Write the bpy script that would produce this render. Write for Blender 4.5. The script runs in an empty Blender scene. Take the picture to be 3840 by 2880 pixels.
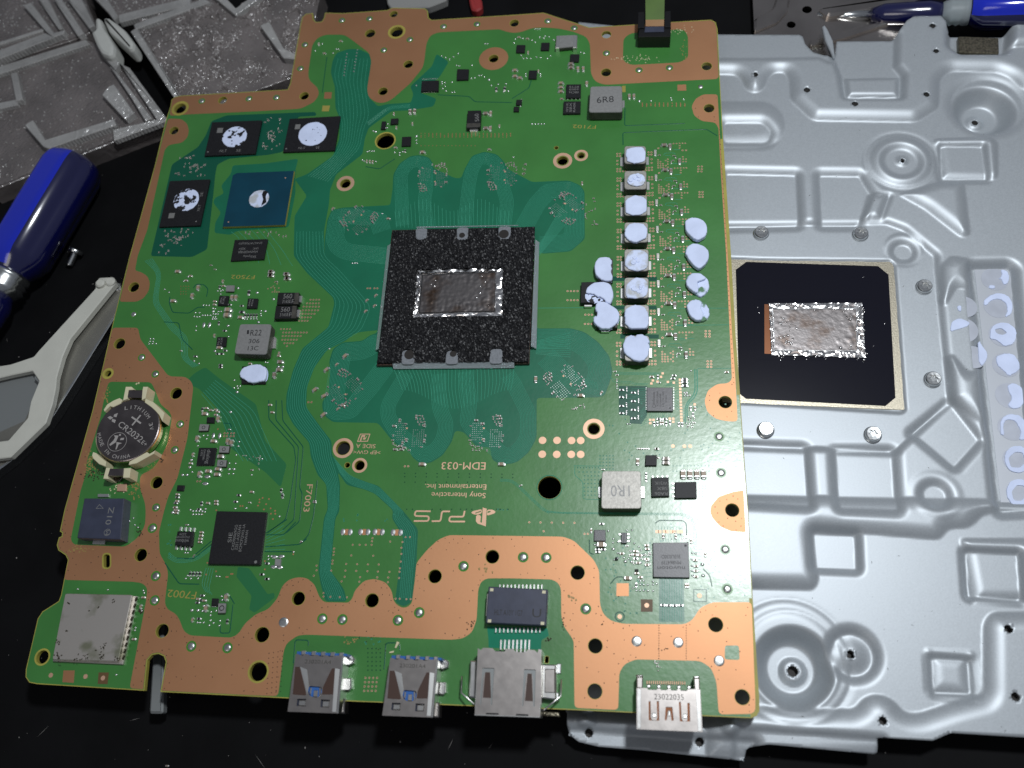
import bpy, bmesh, math, random
import numpy as np
from mathutils import Vector, Matrix
from mathutils.geometry import delaunay_2d_cdt
random.seed(7)
rng = np.random.default_rng(7)
sc = bpy.context.scene
C = sc.collection
MM = 0.001                       # everything below is measured in millimetres
H = 223.5                        # camera height above the board face

# ------------------------------------------------------------------ camera
CR = np.array([[0.9917797, 0.04525711, -0.11968632],
               [0.00520319, 0.92032513, 0.39111965],
               [0.12785127, -0.38852728, 0.9125243]])
FPX = 3165.485
cam = bpy.data.cameras.new('camera')
cam_ob = bpy.data.objects.new('camera', cam)
C.objects.link(cam_ob)
cam.sensor_width = 36.0
cam.lens = 36.0 * FPX / 3840
cam.clip_start = 0.01
cam.clip_end = 20.0
cam_ob.matrix_world = Matrix.Translation((0, 0, H * MM)) @ Matrix(CR.T.tolist()).to_4x4()
cam.dof.use_dof = True
cam.dof.focus_distance = 0.250
cam.dof.aperture_fstop = 14.0
sc.camera = cam_ob

# ------------------------------------------------------------------ light
world = bpy.data.worlds.new('World')
sc.world = world
world.use_nodes = True
wb = world.node_tree.nodes['Background']
wb.inputs[0].default_value = (0.80, 0.86, 1.0, 1)
wb.inputs[1].default_value = 0.13

def area(name, loc, target, size, power, col, shape='DISK'):
    l = bpy.data.lights.new(name, 'AREA')
    l.shape = shape
    l.size = size * MM
    l.energy = power
    l.color = col
    o = bpy.data.objects.new(name, l)
    C.objects.link(o)
    o.location = Vector(loc) * MM
    d = (Vector(target) - Vector(loc)).normalized()
    o.rotation_euler = d.to_track_quat('-Z', 'Y').to_euler()
    return o
area('desk_lamp', (94, 166, 440), (25, 40, 0), 44, 1.66, (0.92, 0.96, 1.0))
area('fill_light', (-420, -560, 800), (0, 60, 0), 420, 0.9, (1.0, 0.95, 0.9))  # weak fill added behind the camera; no lamp is known there

sc.view_settings.view_transform = 'Standard'
sc.view_settings.look = 'None'
sc.view_settings.exposure = 0.0
sc.view_settings.gamma = 1.0
sc.render.engine = 'CYCLES'
sc.cycles.use_denoising = True
sc.cycles.max_bounces = 8

# ------------------------------------------------------------------ measured positions
# Frames: origin and step of the enlargements the photograph was measured in.
FR = {'BAT': (320, 1420, .2653), 'MEM': (540, 400, .36161), 'SIE': (600, 1900, .30137), 'NUV': (2160, 1940, .28029),
      'INF': (2260, 1380, .22604), 'CPU': (1380, 820, .3617), 'LOGO': (1500, 1680, .25316), 'USB': (980, 2380, .3255),
      'LAN': (1700, 2160, .3495), 'HDM': (2300, 2400, .2532), 'IND': (2160, 940, .27726), 'LMP': (2730, 940, .3738),
      'MID': (540, 960, .32543), 'PMI': (620, 1480, .3496), 'TOP': (2700, 0, .51537), 'TRA': (0, 0, .42194),
      'LEF': (0, 500, .7595), 'TRB': (500, 0, .37975)}
for _c in range(4):
    for _r in range(3):
        FR['T%d%d' % (_c, _r)] = (960 * _c, 960 * _r, .57866)

def U(f, x, y, z=0.0):
    """A measured point, as millimetres in the plane at height z."""
    o = FR[f]
    px, py = o[0] + x * o[2], o[1] + y * o[2]
    d = np.array([(px - 1920) / FPX, -(py - 1440) / FPX, -1.0]) @ CR
    k = (H - z) / -d[2]
    return Vector((d[0] * k, d[1] * k, z))

def L(*a, z=0.0):
    """List of measured points; a string switches the frame."""
    out, f, i = [], None, 0
    while i < len(a):
        if isinstance(a[i], str):
            f = a[i]; i += 1
        else:
            out.append(U(f, a[i], a[i + 1], z)); i += 2
    return out

def mmpp(f, x, y, z=0.0):
    return (U(f, x + 10, y, z) - U(f, x - 10, y, z)).length / 20

# ------------------------------------------------------------------ materials
def mat(name, col, rough=.5, metal=0.0, bump=0.0, bscale=400.0, var=0.0, vscale=150.0, spec=.5, coat=0.0,
        trans=0.0, ior=1.45, col2=None, detail=4.0, stretch=None, contrast=(.35, .65), emis=None, sheen=0, rvar=0.0, coatr=.1):
    m = bpy.data.materials.new(name)
    m.use_nodes = True
    nt = m.node_tree
    b = nt.nodes['Principled BSDF']
    b.inputs['Base Color'].default_value = (*col, 1)
    b.inputs['Roughness'].default_value = rough
    b.inputs['Metallic'].default_value = metal
    b.inputs['Specular IOR Level'].default_value = spec
    b.inputs['Coat Weight'].default_value = coat
    b.inputs['Coat Roughness'].default_value = coatr
    b.inputs['Transmission Weight'].default_value = trans
    b.inputs['IOR'].default_value = ior
    tc = nt.nodes.new('ShaderNodeTexCoord')
    vec = tc.outputs['Object']
    if stretch:
        mp = nt.nodes.new('ShaderNodeMapping')
        mp.inputs['Scale'].default_value = stretch
        nt.links.new(vec, mp.inputs['Vector'])
        vec = mp.outputs['Vector']
    if var > 0 or col2 or rvar:
        n = nt.nodes.new('ShaderNodeTexNoise')
        n.inputs['Scale'].default_value = vscale
        n.inputs['Detail'].default_value = detail
        nt.links.new(vec, n.inputs['Vector'])
        r = nt.nodes.new('ShaderNodeValToRGB')
        r.color_ramp.elements[0].position = contrast[0]
        r.color_ramp.elements[1].position = contrast[1]
        c2 = col2 or tuple(c * (1 - var) for c in col)
        r.color_ramp.elements[0].color = (*c2, 1)
        r.color_ramp.elements[1].color = (*col, 1)
        nt.links.new(n.outputs['Fac'], r.inputs['Fac'])
        nt.links.new(r.outputs['Color'], b.inputs['Base Color'])
        if rvar:
            mr = nt.nodes.new('ShaderNodeMapRange')
            mr.inputs['To Min'].default_value = rough - rvar
            mr.inputs['To Max'].default_value = rough + rvar
            nt.links.new(n.outputs['Fac'], mr.inputs['Value'])
            nt.links.new(mr.outputs['Result'], b.inputs['Roughness'])
    if bump > 0:
        n2 = nt.nodes.new('ShaderNodeTexNoise')
        n2.inputs['Scale'].default_value = bscale
        n2.inputs['Detail'].default_value = 3
        nt.links.new(vec, n2.inputs['Vector'])
        bp = nt.nodes.new('ShaderNodeBump')
        bp.inputs['Strength'].default_value = 1.0
        bp.inputs['Distance'].default_value = bump * MM
        nt.links.new(n2.outputs['Fac'], bp.inputs['Height'])
        nt.links.new(bp.outputs['Normal'], b.inputs['Normal'])
        if coat:
            nt.links.new(bp.outputs['Normal'], b.inputs['Coat Normal'])
    return m

M = {}
M['mask'] = mat('solder_mask_green', (.043, .198, .036), .32, bump=.026, bscale=700, var=.14, vscale=60, spec=1.0, coat=.32, coatr=.22, rvar=.03)
M['mask2'] = mat('solder_mask_over_trace', (.050, .215, .028), .30, bump=.02, bscale=650, spec=.5)
M['teal'] = mat('solder_mask_teal', (.006, .142, .072), .32, bump=.02, bscale=700, var=.12, vscale=90, spec=.8)
M['teal2'] = mat('solder_mask_dark_teal', (.004, .082, .047), .30, bump=.018, bscale=650, spec=.5)
M['teal3'] = mat('solder_mask_bright_teal', (.006, .20, .11), .28, bump=.01, bscale=650, spec=.5)
M['trace'] = mat('masked_trace', (.05, .30, .19), .25, spec=.7)
M['copper'] = mat('bare_copper', (.57, .295, .155), .52, .80, bump=.006, bscale=900, var=.16, vscale=45, col2=(.53, .265, .135), contrast=(.25, .75), rvar=.05)
M['gold'] = mat('gold_plated_copper', (.74, .47, .32), .5, .6, var=.1)
M['dimgold'] = mat('masked_gold_print', (.42, .36, .09), .35, .3)
M['fr4'] = mat('bare_laminate', (.40, .36, .07), .5, var=.25, vscale=120)
M['fr4d'] = mat('brown_laminate', (.13, .075, .03), .5, var=.2)
M['hole'] = mat('drilled_hole', (.012, .009, .007), .6)
M['via'] = mat('masked_via', (.012, .075, .03), .3)
M['solder'] = mat('solder', (.85, .86, .85), .33, 1.0, bump=.03, bscale=900)
M['rivet'] = mat('solder_dome', (.80, .81, .78), .34, 1.0, bump=.06, bscale=1400, var=.3, vscale=700)
M['tin'] = mat('tin_cap', (.88, .88, .85), .36, 1.0)
M['ceramic'] = mat('ceramic_tan', (.36, .27, .19), .45, var=.2, vscale=400)
M['ceramic2'] = mat('ceramic_grey_brown', (.24, .19, .15), .45, var=.2, vscale=400)
M['resbody'] = mat('resistor_black', (.02, .02, .022), .4)
M['chip'] = mat('chip_epoxy', (.013, .013, .015), .52, bump=.02, bscale=2600, var=.4, vscale=2500, spec=.35)
M['chipglare'] = mat('chip_epoxy_glare', (.045, .043, .050), .44, bump=.02, bscale=2600, var=.35, vscale=2600, spec=1.0)  # same black epoxy, its colour lifted to grey for the lamp glare
M['chipmark'] = mat('chip_marking', (.17, .17, .165), .6)
M['chipmarkd'] = mat('chip_marking_dark', (.010, .010, .012), .5)
M['bluechip'] = mat('blue_package', (.003, .046, .078), .32, bump=.04, bscale=260, var=.2, vscale=100)
M['ferrite'] = mat('inductor_grey', (.27, .27, .265), .55, .35, bump=.02, bscale=1500, var=.12, vscale=1200)
M['ferrites'] = mat('inductor_silver', (.40, .385, .35), .5, .5, bump=.03, bscale=1600, var=.22, vscale=1500)
M['ferrited'] = mat('inductor_side', (.085, .08, .07), .55, .3, var=.4, vscale=500)
M['mark'] = mat('inductor_marking', (.02, .02, .022), .6)
M['putty'] = mat('thermal_putty', (.64, .72, .94), .65, bump=.22, bscale=330, var=.10, vscale=200)
M['puttyc'] = mat('cracked_putty', (.63, .71, .92), .62, bump=.30, bscale=600, col2=(.46, .48, .50), vscale=330, contrast=(.36, .52))
M['puttyt'] = mat('torn_putty', (.64, .72, .94), .62, bump=.25, bscale=500, col2=(.012, .012, .014), vscale=520, contrast=(.455, .475), detail=5)
M['puttyg'] = mat('torn_putty_on_mask', (.64, .72, .94), .6, bump=.2, bscale=500, col2=(.10, .22, .12), vscale=380, contrast=(.42, .50), detail=5)
M['foam'] = mat('foam_black', (.010, .010, .0115), .45, bump=.08, bscale=1800, var=.5, vscale=1100, spec=.45)
M['film'] = mat('insulating_film', (.50, .56, .58), .38, trans=.55, ior=1.2, bump=.02, bscale=900)
M['filmg'] = mat('frosted_film', (.20, .215, .235), .55, bump=.03, bscale=1800, var=.25, vscale=1500)
M['apu'] = mat('processor_substrate', (.055, .028, .02), .5)
M['lmr'] = mat('liquid_metal_rim', (.90, .89, .88), .24, 1.0, bump=.05, bscale=600)
M['lm'] = mat('liquid_metal', (.86, .85, .84), .22, 1.0, bump=.09, bscale=700, col2=(.60, .56, .53), vscale=190, contrast=(.30, .60), detail=6)
M['lmd'] = mat('die_face', (.27, .25, .245), .33, 1.0, bump=.03, bscale=1300, col2=(.13, .085, .06), vscale=170, contrast=(.30, .52), detail=6)
M['steel'] = mat('zinc_plated_steel', (.42, .452, .478), .48, .45, bump=.010, bscale=2300, var=.10, vscale=2600, spec=.5, rvar=.04)
M['screw'] = mat('screw_zinc', (.74, .76, .76), .24, 1.0, bump=.01, bscale=1500)
M['brass'] = mat('blasted_frame', (.46, .42, .33), .42, .9, bump=.05, bscale=2600, var=.35, vscale=2600)
M['blackfilm'] = mat('black_coating', (.006, .006, .012), .16, spec=.5, bump=.02, bscale=60)
M['browncu'] = mat('bare_copper_plate', (.19, .075, .035), .35, .7)
M['nickel'] = mat('nickel_shell', (.54, .50, .47), .31, 1.0, bump=.003, bscale=1500, var=.06, vscale=500, rvar=.03)
M['nickelb'] = mat('bright_shell', (.80, .79, .76), .30, 1.0, bump=.008, bscale=1500, var=.15, vscale=500)
M['blue'] = mat('blue_insulator', (.03, .12, .38), .4)
M['slate'] = mat('slate_plastic', (.045, .052, .085), .42, bump=.02, bscale=500, var=.2, vscale=300)
M['ivory'] = mat('ivory_plastic', (.66, .62, .42), .5, var=.08)
M['cellface'] = mat('battery_steel', (.31, .27, .262), .25, 1.0, bump=.01, bscale=900, var=.25, vscale=220, rvar=.06)
M['cellmark'] = mat('battery_stamp', (.62, .59, .56), .55, .8)
M['cellside'] = mat('battery_side', (.72, .60, .36), .3, 1.0)
M['shield'] = mat('shield_tinned', (.62, .58, .53), .46, .85, bump=.01, bscale=900, col2=(.33, .335, .24), vscale=150, contrast=(.32, .47), detail=8)
M['mask3'] = mat('solder_mask_over_bundle', (.018, .145, .050), .30, bump=.02, bscale=650, spec=.8)
M['imprint'] = mat('putty_imprint', (.50, .53, .60), .35, .2, var=.1, vscale=300)
M['stripface'] = mat('strip_face', (.47, .495, .535), .45, .3)
M['dirt'] = mat('corrosion_dirt', (.03, .025, .012), .8)
M['flux'] = mat('flux_residue', (.38, .27, .09), .5, trans=.2, bump=.1, bscale=500)
M['fluxp'] = mat('flux_crust', (.62, .56, .36), .6)
M['black'] = mat('black_plastic', (.008, .008, .009), .35, spec=.5)
M['ribbon'] = mat('green_ribbon', (.075, .14, .022), .4, var=.15)
M['ribbonb'] = mat('ribbon_end', (.30, .15, .05), .4)
M['mat'] = mat('black_mat', (.0045, .0046, .0052), .7, spec=.12, bump=.05, bscale=500, var=.35, vscale=60)
M['dust'] = mat('dust', (.20, .19, .18), .9)
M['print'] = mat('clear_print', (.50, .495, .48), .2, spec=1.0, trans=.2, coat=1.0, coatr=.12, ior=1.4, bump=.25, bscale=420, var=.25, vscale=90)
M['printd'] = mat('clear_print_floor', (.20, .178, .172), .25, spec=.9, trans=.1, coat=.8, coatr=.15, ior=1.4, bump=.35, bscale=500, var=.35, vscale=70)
M['printw'] = mat('white_print', (.50, .51, .48), .5, bump=.2, bscale=300)
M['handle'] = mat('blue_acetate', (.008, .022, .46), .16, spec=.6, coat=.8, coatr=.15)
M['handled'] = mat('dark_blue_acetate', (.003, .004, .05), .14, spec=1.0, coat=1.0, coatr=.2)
M['white'] = mat('white_plastic', (.56, .56, .50), .45, var=.06)
M['greyplate'] = mat('grey_steel_sheet', (.24, .255, .255), .45, .35, bump=.01, bscale=700)
M['dullsteel'] = mat('beige_steel_sheet', (.34, .33, .29), .42, .75, var=.2, vscale=50)
M['chrome'] = mat('bright_steel', (.62, .57, .53), .24, 1.0, bump=.05, bscale=90, var=.25, vscale=60)
M['weave'] = mat('conductive_weave', (.20, .18, .13), .4, .8, bump=.2, bscale=1500, var=.6, vscale=1300)
M['red'] = mat('red_plastic', (.30, .03, .03), .5)
M['paper'] = mat('grey_paper', (.26, .26, .25), .7)
M['amber'] = mat('amber_crumb', (.35, .24, .01), .4)

def layer_lines(m, depth, scale, rot):
    # printed layers: fine parallel ridges on top of the grain
    nt = m.node_tree
    b = nt.nodes['Principled BSDF']
    tc = nt.nodes.new('ShaderNodeTexCoord')
    mp = nt.nodes.new('ShaderNodeMapping')
    mp.inputs['Rotation'].default_value = (0, 0, rot)
    w = nt.nodes.new('ShaderNodeTexWave')
    w.inputs['Scale'].default_value = scale
    w.inputs['Distortion'].default_value = 1.5
    w.inputs['Detail'].default_value = 2
    bp = nt.nodes.new('ShaderNodeBump')
    bp.inputs['Distance'].default_value = depth * MM
    nt.links.new(tc.outputs['Object'], mp.inputs['Vector'])
    nt.links.new(mp.outputs['Vector'], w.inputs['Vector'])
    nt.links.new(w.outputs['Fac'], bp.inputs['Height'])
    old = b.inputs['Normal'].links[0].from_socket
    nt.links.new(old, bp.inputs['Normal'])
    nt.links.new(bp.outputs['Normal'], b.inputs['Normal'])
    nt.links.new(bp.outputs['Normal'], b.inputs['Coat Normal'])
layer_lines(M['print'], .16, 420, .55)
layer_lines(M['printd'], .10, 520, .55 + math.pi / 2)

# ------------------------------------------------------------------ geometry helpers
def obj(name, verts, faces, material, parent=None, smooth=False, mids=None):
    me = bpy.data.meshes.new(name)
    me.from_pydata([tuple(float(c) * MM for c in v) for v in verts], [], faces)
    mats = material if isinstance(material, (list, tuple)) else [material]
    for m_ in mats:
        me.materials.append(M[m_])
    if mids is not None:
        me.polygons.foreach_set('material_index', mids)
    if smooth:
        me.polygons.foreach_set('use_smooth', [True] * len(me.polygons))
    me.validate()
    o = bpy.data.objects.new(name, me)
    C.objects.link(o)
    if parent is not None:
        o.parent = parent
        o.matrix_parent_inverse = parent_inv(parent)
    return o

def parent_inv(p):
    m_ = Matrix.Translation(p.location) @ p.rotation_euler.to_matrix().to_4x4() @ Matrix.Diagonal((*p.scale, 1))
    q = p.parent
    if q is not None:
        m_ = parent_inv(q).inverted() @ p.matrix_parent_inverse @ m_
    return m_.inverted()

def thing(name, label, cat, loc=(0, 0, 0), group=None, kind=None):
    o = bpy.data.objects.new(name, None)
    C.objects.link(o)
    o.empty_display_size = .005
    o.location = Vector(loc) * MM
    return tag(o, label, cat, group, kind)

def tag(o, label, cat, group=None, kind=None):
    if label: o['label'] = label
    if cat: o['category'] = cat
    if group: o['group'] = group
    if kind: o['kind'] = kind
    return o

def xy(p):
    return np.array([[q[0], q[1]] for q in p], float)

def ccw(p):
    p = xy(p)
    a = np.sum(p[:, 0] * np.roll(p[:, 1], -1) - np.roll(p[:, 0], -1) * p[:, 1])
    return p if a > 0 else p[::-1]

def rnd(p, r, n=4):
    """Round the corners of a polygon."""
    p = xy(p)
    out = []
    N = len(p)
    rr = r if hasattr(r, '__len__') else [r] * N
    for i in range(N):
        a, b, c = p[i - 1], p[i], p[(i + 1) % N]
        la, lc = np.linalg.norm(a - b), np.linalg.norm(c - b)
        if la < 1e-6 or lc < 1e-6:
            continue
        d = min(rr[i], la * .48, lc * .48)
        s, e = b + (a - b) / la * d, b + (c - b) / lc * d
        for t in np.linspace(0, 1, n + 1):
            out.append((1 - t) ** 2 * s + 2 * t * (1 - t) * b + t * t * e)
    return np.array(out)

def circ(c, r, n=20, ry=None, rot=0.0):
    t = np.linspace(0, 2 * np.pi, n, endpoint=False)
    x, y = r * np.cos(t), (ry or r) * np.sin(t)
    return np.c_[c[0] + x * math.cos(rot) - y * math.sin(rot), c[1] + x * math.sin(rot) + y * math.cos(rot)]

def inset(p, d):
    """Move a counter-clockwise outline inwards by d."""
    p = xy(p)
    a = p - np.roll(p, 1, 0)
    b = np.roll(p, -1, 0) - p
    a /= np.maximum(np.linalg.norm(a, axis=1, keepdims=True), 1e-9)
    b /= np.maximum(np.linalg.norm(b, axis=1, keepdims=True), 1e-9)
    na, nb = np.c_[-a[:, 1], a[:, 0]], np.c_[-b[:, 1], b[:, 0]]
    n = na + nb
    k = np.maximum(np.sum(n * na, 1), .35)
    return p + n / k[:, None] * d

def inside(p, poly):
    x, y = p[0], p[1]
    q = np.roll(poly, -1, 0)
    c = (poly[:, 1] > y) != (q[:, 1] > y)
    with np.errstate(divide='ignore', invalid='ignore'):
        xi = (q[:, 0] - poly[:, 0]) * (y - poly[:, 1]) / (q[:, 1] - poly[:, 1]) + poly[:, 0]
    return bool(np.sum(c & (x < xi)) % 2)

def inside_many(P_, poly):
    odd = np.zeros(len(P_), bool)
    for a, b in zip(poly, np.roll(poly, -1, 0)):
        if a[1] != b[1]:
            c = (a[1] > P_[:, 1]) != (b[1] > P_[:, 1])
            odd ^= c & (P_[:, 0] < (b[0] - a[0]) * (P_[:, 1] - a[1]) / (b[1] - a[1]) + a[0])
    return odd

def edist(p, poly):
    q = np.roll(poly, -1, 0)
    d = q - poly
    w = np.array(p[:2]) - poly
    t = np.clip(np.sum(w * d, 1) / np.maximum(np.sum(d * d, 1), 1e-12), 0, 1)
    return float(np.min(np.linalg.norm(w - d * t[:, None], axis=1)))

def fill(loops):
    vs, es = [], []
    for lp in loops:
        b = len(vs)
        vs += [Vector((float(a[0]), float(a[1]))) for a in lp]
        n = len(lp)
        es += [(b + i, b + (i + 1) % n) for i in range(n)]
    r = delaunay_2d_cdt(vs, es, [], 0, 1e-5)
    fs = []
    P = np.array([(v.x, v.y) for v in r[0]])
    T = np.array([f[:3] for f in r[2]])
    ct = P[T].mean(1)
    par = np.zeros(len(ct), int)
    for lp in loops:
        a_ = xy(lp)
        b_ = np.roll(a_, -1, 0)
        for i in range(len(a_)):
            if a_[i, 1] != b_[i, 1]:
                c_ = (a_[i, 1] > ct[:, 1]) != (b_[i, 1] > ct[:, 1])
                xi = (b_[i, 0] - a_[i, 0]) * (ct[:, 1] - a_[i, 1]) / (b_[i, 1] - a_[i, 1]) + a_[i, 0]
                par += (c_ & (ct[:, 0] < xi)).astype(int)
    for f, k_ in zip(r[2], par):
        if k_ % 2 == 0:
            continue
        a, b, c = [r[0][i] for i in f[:3]]
        if (b - a).cross(c - a) < 0:
            f = f[::-1]
        fs.append(list(f))
    return [(v.x, v.y) for v in r[0]], fs

def sheet(name, outline, holes, z0, z1, material, parent=None, side=None):
    """A flat sheet with holes and real thickness; material may be (top, side)."""
    v2, fs = fill([outline] + list(holes))
    n = len(v2)
    vs = [(x, y, z1) for x, y in v2]
    faces = [f for f in fs]
    mids = [0] * len(faces)
    if z0 < z1:
        vs += [(x, y, z0) for x, y in v2]
        cnt = {}
        for f in fs:
            for i in range(3):
                a, b = f[i], f[(i + 1) % 3]
                cnt[(a, b)] = 1
        faces += [[i + n for i in f[::-1]] for f in fs]
        mids += [1 if side else 0] * len(fs)
        for (a, b) in cnt:
            if (b, a) not in cnt:
                faces.append([a, a + n, b + n, b])
                mids.append(1 if side else 0)
    return obj(name, vs, faces, [material, side] if side else material, parent, mids=mids)

def prism(name, p, z0, z1, material, parent=None, bev=.08, side=None, smooth=False, rings=None, taper=0.0):
    """Solid from an outline with a chamfered or rounded top edge."""
    p = ccw(p)
    prof = rings or [(0, z0), (taper, z1 - bev), (taper + bev, z1)]
    vs, fs, mids = [], [], []
    n = len(p)
    for d, z in prof:
        q = inset(p, d) if d else p
        vs += [(a[0], a[1], z) for a in q]
    for k in range(len(prof) - 1):
        for i in range(n):
            j = (i + 1) % n
            fs.append([k * n + i, k * n + j, (k + 1) * n + j, (k + 1) * n + i])
            mids.append(1 if side and k < len(prof) - 2 else 0)
    e_ = np.roll(p, -1, 0) - p
    g_ = np.roll(e_, -1, 0)
    if n > 4 and np.min(e_[:, 0] * g_[:, 1] - e_[:, 1] * g_[:, 0]) < -.02:
        # hollow corners: fill both ends piece by piece
        d, z = prof[-1]
        for q, zz, flip, mm in ((inset(p, d) if d else p, z, False, 0), (p, prof[0][1], True, 1 if side else 0)):
            v2, tf = fill([q])
            b_ = len(vs)
            vs += [(a[0], a[1], zz) for a in v2]
            for f in tf:
                fs.append([b_ + i for i in (f[::-1] if flip else f)])
                mids.append(mm)
        return obj(name, vs, fs, [material, side] if side else material, parent, smooth=False, mids=mids)
    fs.append([(len(prof) - 1) * n + i for i in range(n)])
    mids.append(0)
    fs.append([i for i in range(n)][::-1])
    mids.append(1 if side else 0)
    return obj(name, vs, fs, [material, side] if side else material, parent, smooth=False, mids=mids)

def quad(f, *a, z=0.0):
    return L(f, *a, z=z)

def box_at(name, cx, cy, z0, w, l, h, ang, material, parent=None, bev=.06, side=None):
    c, s = math.cos(ang), math.sin(ang)
    pts = [(cx + x * c - y * s, cy + x * s + y * c) for x, y in ((-w / 2, -l / 2), (w / 2, -l / 2), (w / 2, l / 2), (-w / 2, l / 2))]
    return prism(name, pts, z0, z0 + h, material, parent, min(bev, w * .3, l * .3, h * .4), side)

class MB:
    """Collects many small shapes into one mesh."""
    def __init__(self): self.v, self.f, self.m = [], [], []
    def add(self, vs, fs, m=0):
        b = len(self.v)
        self.v += [tuple(map(float, q)) for q in vs]
        self.f += [[b + i for i in f] for f in fs]
        self.m += [m] * len(fs)
    def disc(self, c, r, z, n=10, m=0, r0=0.0):
        t = [2 * math.pi * i / n for i in range(n)]
        if r0 <= 0:
            self.add([(c[0] + r * math.cos(a), c[1] + r * math.sin(a), z) for a in t], [list(range(n))], m)
        else:
            vs = [(c[0] + r * math.cos(a), c[1] + r * math.sin(a), z) for a in t] + [(c[0] + r0 * math.cos(a), c[1] + r0 * math.sin(a), z) for a in t]
            self.add(vs, [[i, (i + 1) % n, n + (i + 1) % n, n + i] for i in range(n)], m)
    def dome(self, c, r, z, h, n=10, m=0, ry=None, rot=0.0):
        vs, fs = [], []
        ry = ry or r
        cs, sn = math.cos(rot), math.sin(rot)
        for k, (s, zz) in enumerate(((1, 0), (.9, .5), (.62, .86))):
            for i in range(n):
                a = 2 * math.pi * i / n
                x, y = r * s * math.cos(a), ry * s * math.sin(a)
                vs.append((c[0] + x * cs - y * sn, c[1] + x * sn + y * cs, z + h * zz))
        vs.append((c[0], c[1], z + h))
        for k in range(2):
            for i in range(n):
                j = (i + 1) % n
                fs.append([k * n + i, k * n + j, (k + 1) * n + j, (k + 1) * n + i])
        for i in range(n):
            fs.append([2 * n + i, 2 * n + (i + 1) % n, 3 * n])
        self.add(vs, fs, m)
    def box(self, c, z0, w, l, h, ang=0.0, m=0, b=.04):
        cs, sn = math.cos(ang), math.sin(ang)
        vs = []
        for d, z in ((0, z0), (0, z0 + h - b), (b, z0 + h)):
            for x, y in ((-w / 2 + d, -l / 2 + d), (w / 2 - d, -l / 2 + d), (w / 2 - d, l / 2 - d), (-w / 2 + d, l / 2 - d)):
                vs.append((c[0] + x * cs - y * sn, c[1] + x * sn + y * cs, z))
        fs = [[k * 4 + i, k * 4 + (i + 1) % 4, k * 4 + 4 + (i + 1) % 4, k * 4 + 4 + i] for k in range(2) for i in range(4)] + [[8, 9, 10, 11]]
        self.add(vs, fs, m)
    def ribbon(self, p, w, z, m=0, h=.02):
        p = xy(p)
        d = np.gradient(p, axis=0)
        d /= np.maximum(np.linalg.norm(d, axis=1, keepdims=True), 1e-9)
        nn = np.c_[-d[:, 1], d[:, 0]] * w / 2
        k = len(p)
        vs = [(*(p[i] + nn[i]), z) for i in range(k)] + [(*(p[i] + nn[i] * .5), z + h) for i in range(k)] + \
             [(*(p[i] - nn[i] * .5), z + h) for i in range(k)] + [(*(p[i] - nn[i]), z) for i in range(k)]
        fs = []
        for r in range(3):
            for i in range(k - 1):
                fs.append([(r + 1) * k + i, (r + 1) * k + i + 1, r * k + i + 1, r * k + i])
        self.add(vs, fs, m)
    def build(self, name, mats, parent=None, smooth=False, kind=None):
        o = obj(name, self.v, self.f, mats, parent, smooth, self.m)
        if kind: o['kind'] = kind
        return o

def curve(p, r, n=5):
    """Open polyline with rounded corners."""
    p = xy(p)
    out = [p[0]]
    for i in range(1, len(p) - 1):
        a, b, c = p[i - 1], p[i], p[i + 1]
        la, lc = np.linalg.norm(a - b), np.linalg.norm(c - b)
        d = min(r, la * .48, lc * .48)
        s, e = b + (a - b) / la * d, b + (c - b) / lc * d
        for t in np.linspace(0, 1, n + 1):
            out.append((1 - t) ** 2 * s + 2 * t * (1 - t) * b + t * t * e)
    out.append(p[-1])
    return np.array(out)

def shift(p, d):
    p = xy(p)
    t = np.gradient(p, axis=0)
    t /= np.maximum(np.linalg.norm(t, axis=1, keepdims=True), 1e-9)
    return p + np.c_[-t[:, 1], t[:, 0]] * d

_tc = {}
def text_mesh(s, spacing=1.0):
    key = (s, spacing)
    if key not in _tc:
        cu = bpy.data.curves.new('lettering', 'FONT')
        cu.body = s
        cu.size = 1.0
        cu.space_character = spacing
        cu.resolution_u = 3
        o = bpy.data.objects.new('lettering', cu)
        C.objects.link(o)
        dg = bpy.context.evaluated_depsgraph_get()
        me = bpy.data.meshes.new_from_object(o.evaluated_get(dg))
        vs = np.array([v.co[:] for v in me.vertices])
        fs = [list(p.vertices) for p in me.polygons]
        bpy.data.objects.remove(o)
        bpy.data.curves.remove(cu)
        bpy.data.meshes.remove(me)
        vs[:, 0] -= vs[:, 0].min()
        _tc[key] = (vs, fs, vs[:, 0].max())
    return _tc[key]

def text(s, f, x0, y0, x1, y1, h, z, material, parent, name='lettering', spacing=1.0, flip=False):
    """Flat lettering along a measured baseline; h = cap height in the frame's steps."""
    vs, fs, w = text_mesh(s, spacing)
    a, b = U(f, x0, y0, z), U(f, x1, y1, z)
    d = (b - a)
    ln = math.hypot(d.x, d.y)
    ux = np.array([d.x, d.y]) / ln
    uy = np.array([-ux[1], ux[0]])
    hh = h * mmpp(f, (x0 + x1) / 2, (y0 + y1) / 2, z)
    kx, ky = ln / w, hh / .70
    P = np.array([a.x, a.y]) + vs[:, :1] * kx * ux + vs[:, 1:2] * ky * uy
    return obj(name, [(q[0], q[1], z) for q in P], fs, material, parent)
# ------------------------------------------------------------------ the mat everything lies on
ZMAT = -15.0
mat_ob = obj('table_mat', [(-900, -700, ZMAT), (900, -700, ZMAT), (900, 1100, ZMAT), (-900, 1100, ZMAT)], [[0, 1, 2, 3]], 'mat')
tag(mat_ob, 'black work mat under the circuit board', 'mat', kind='structure')

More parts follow.
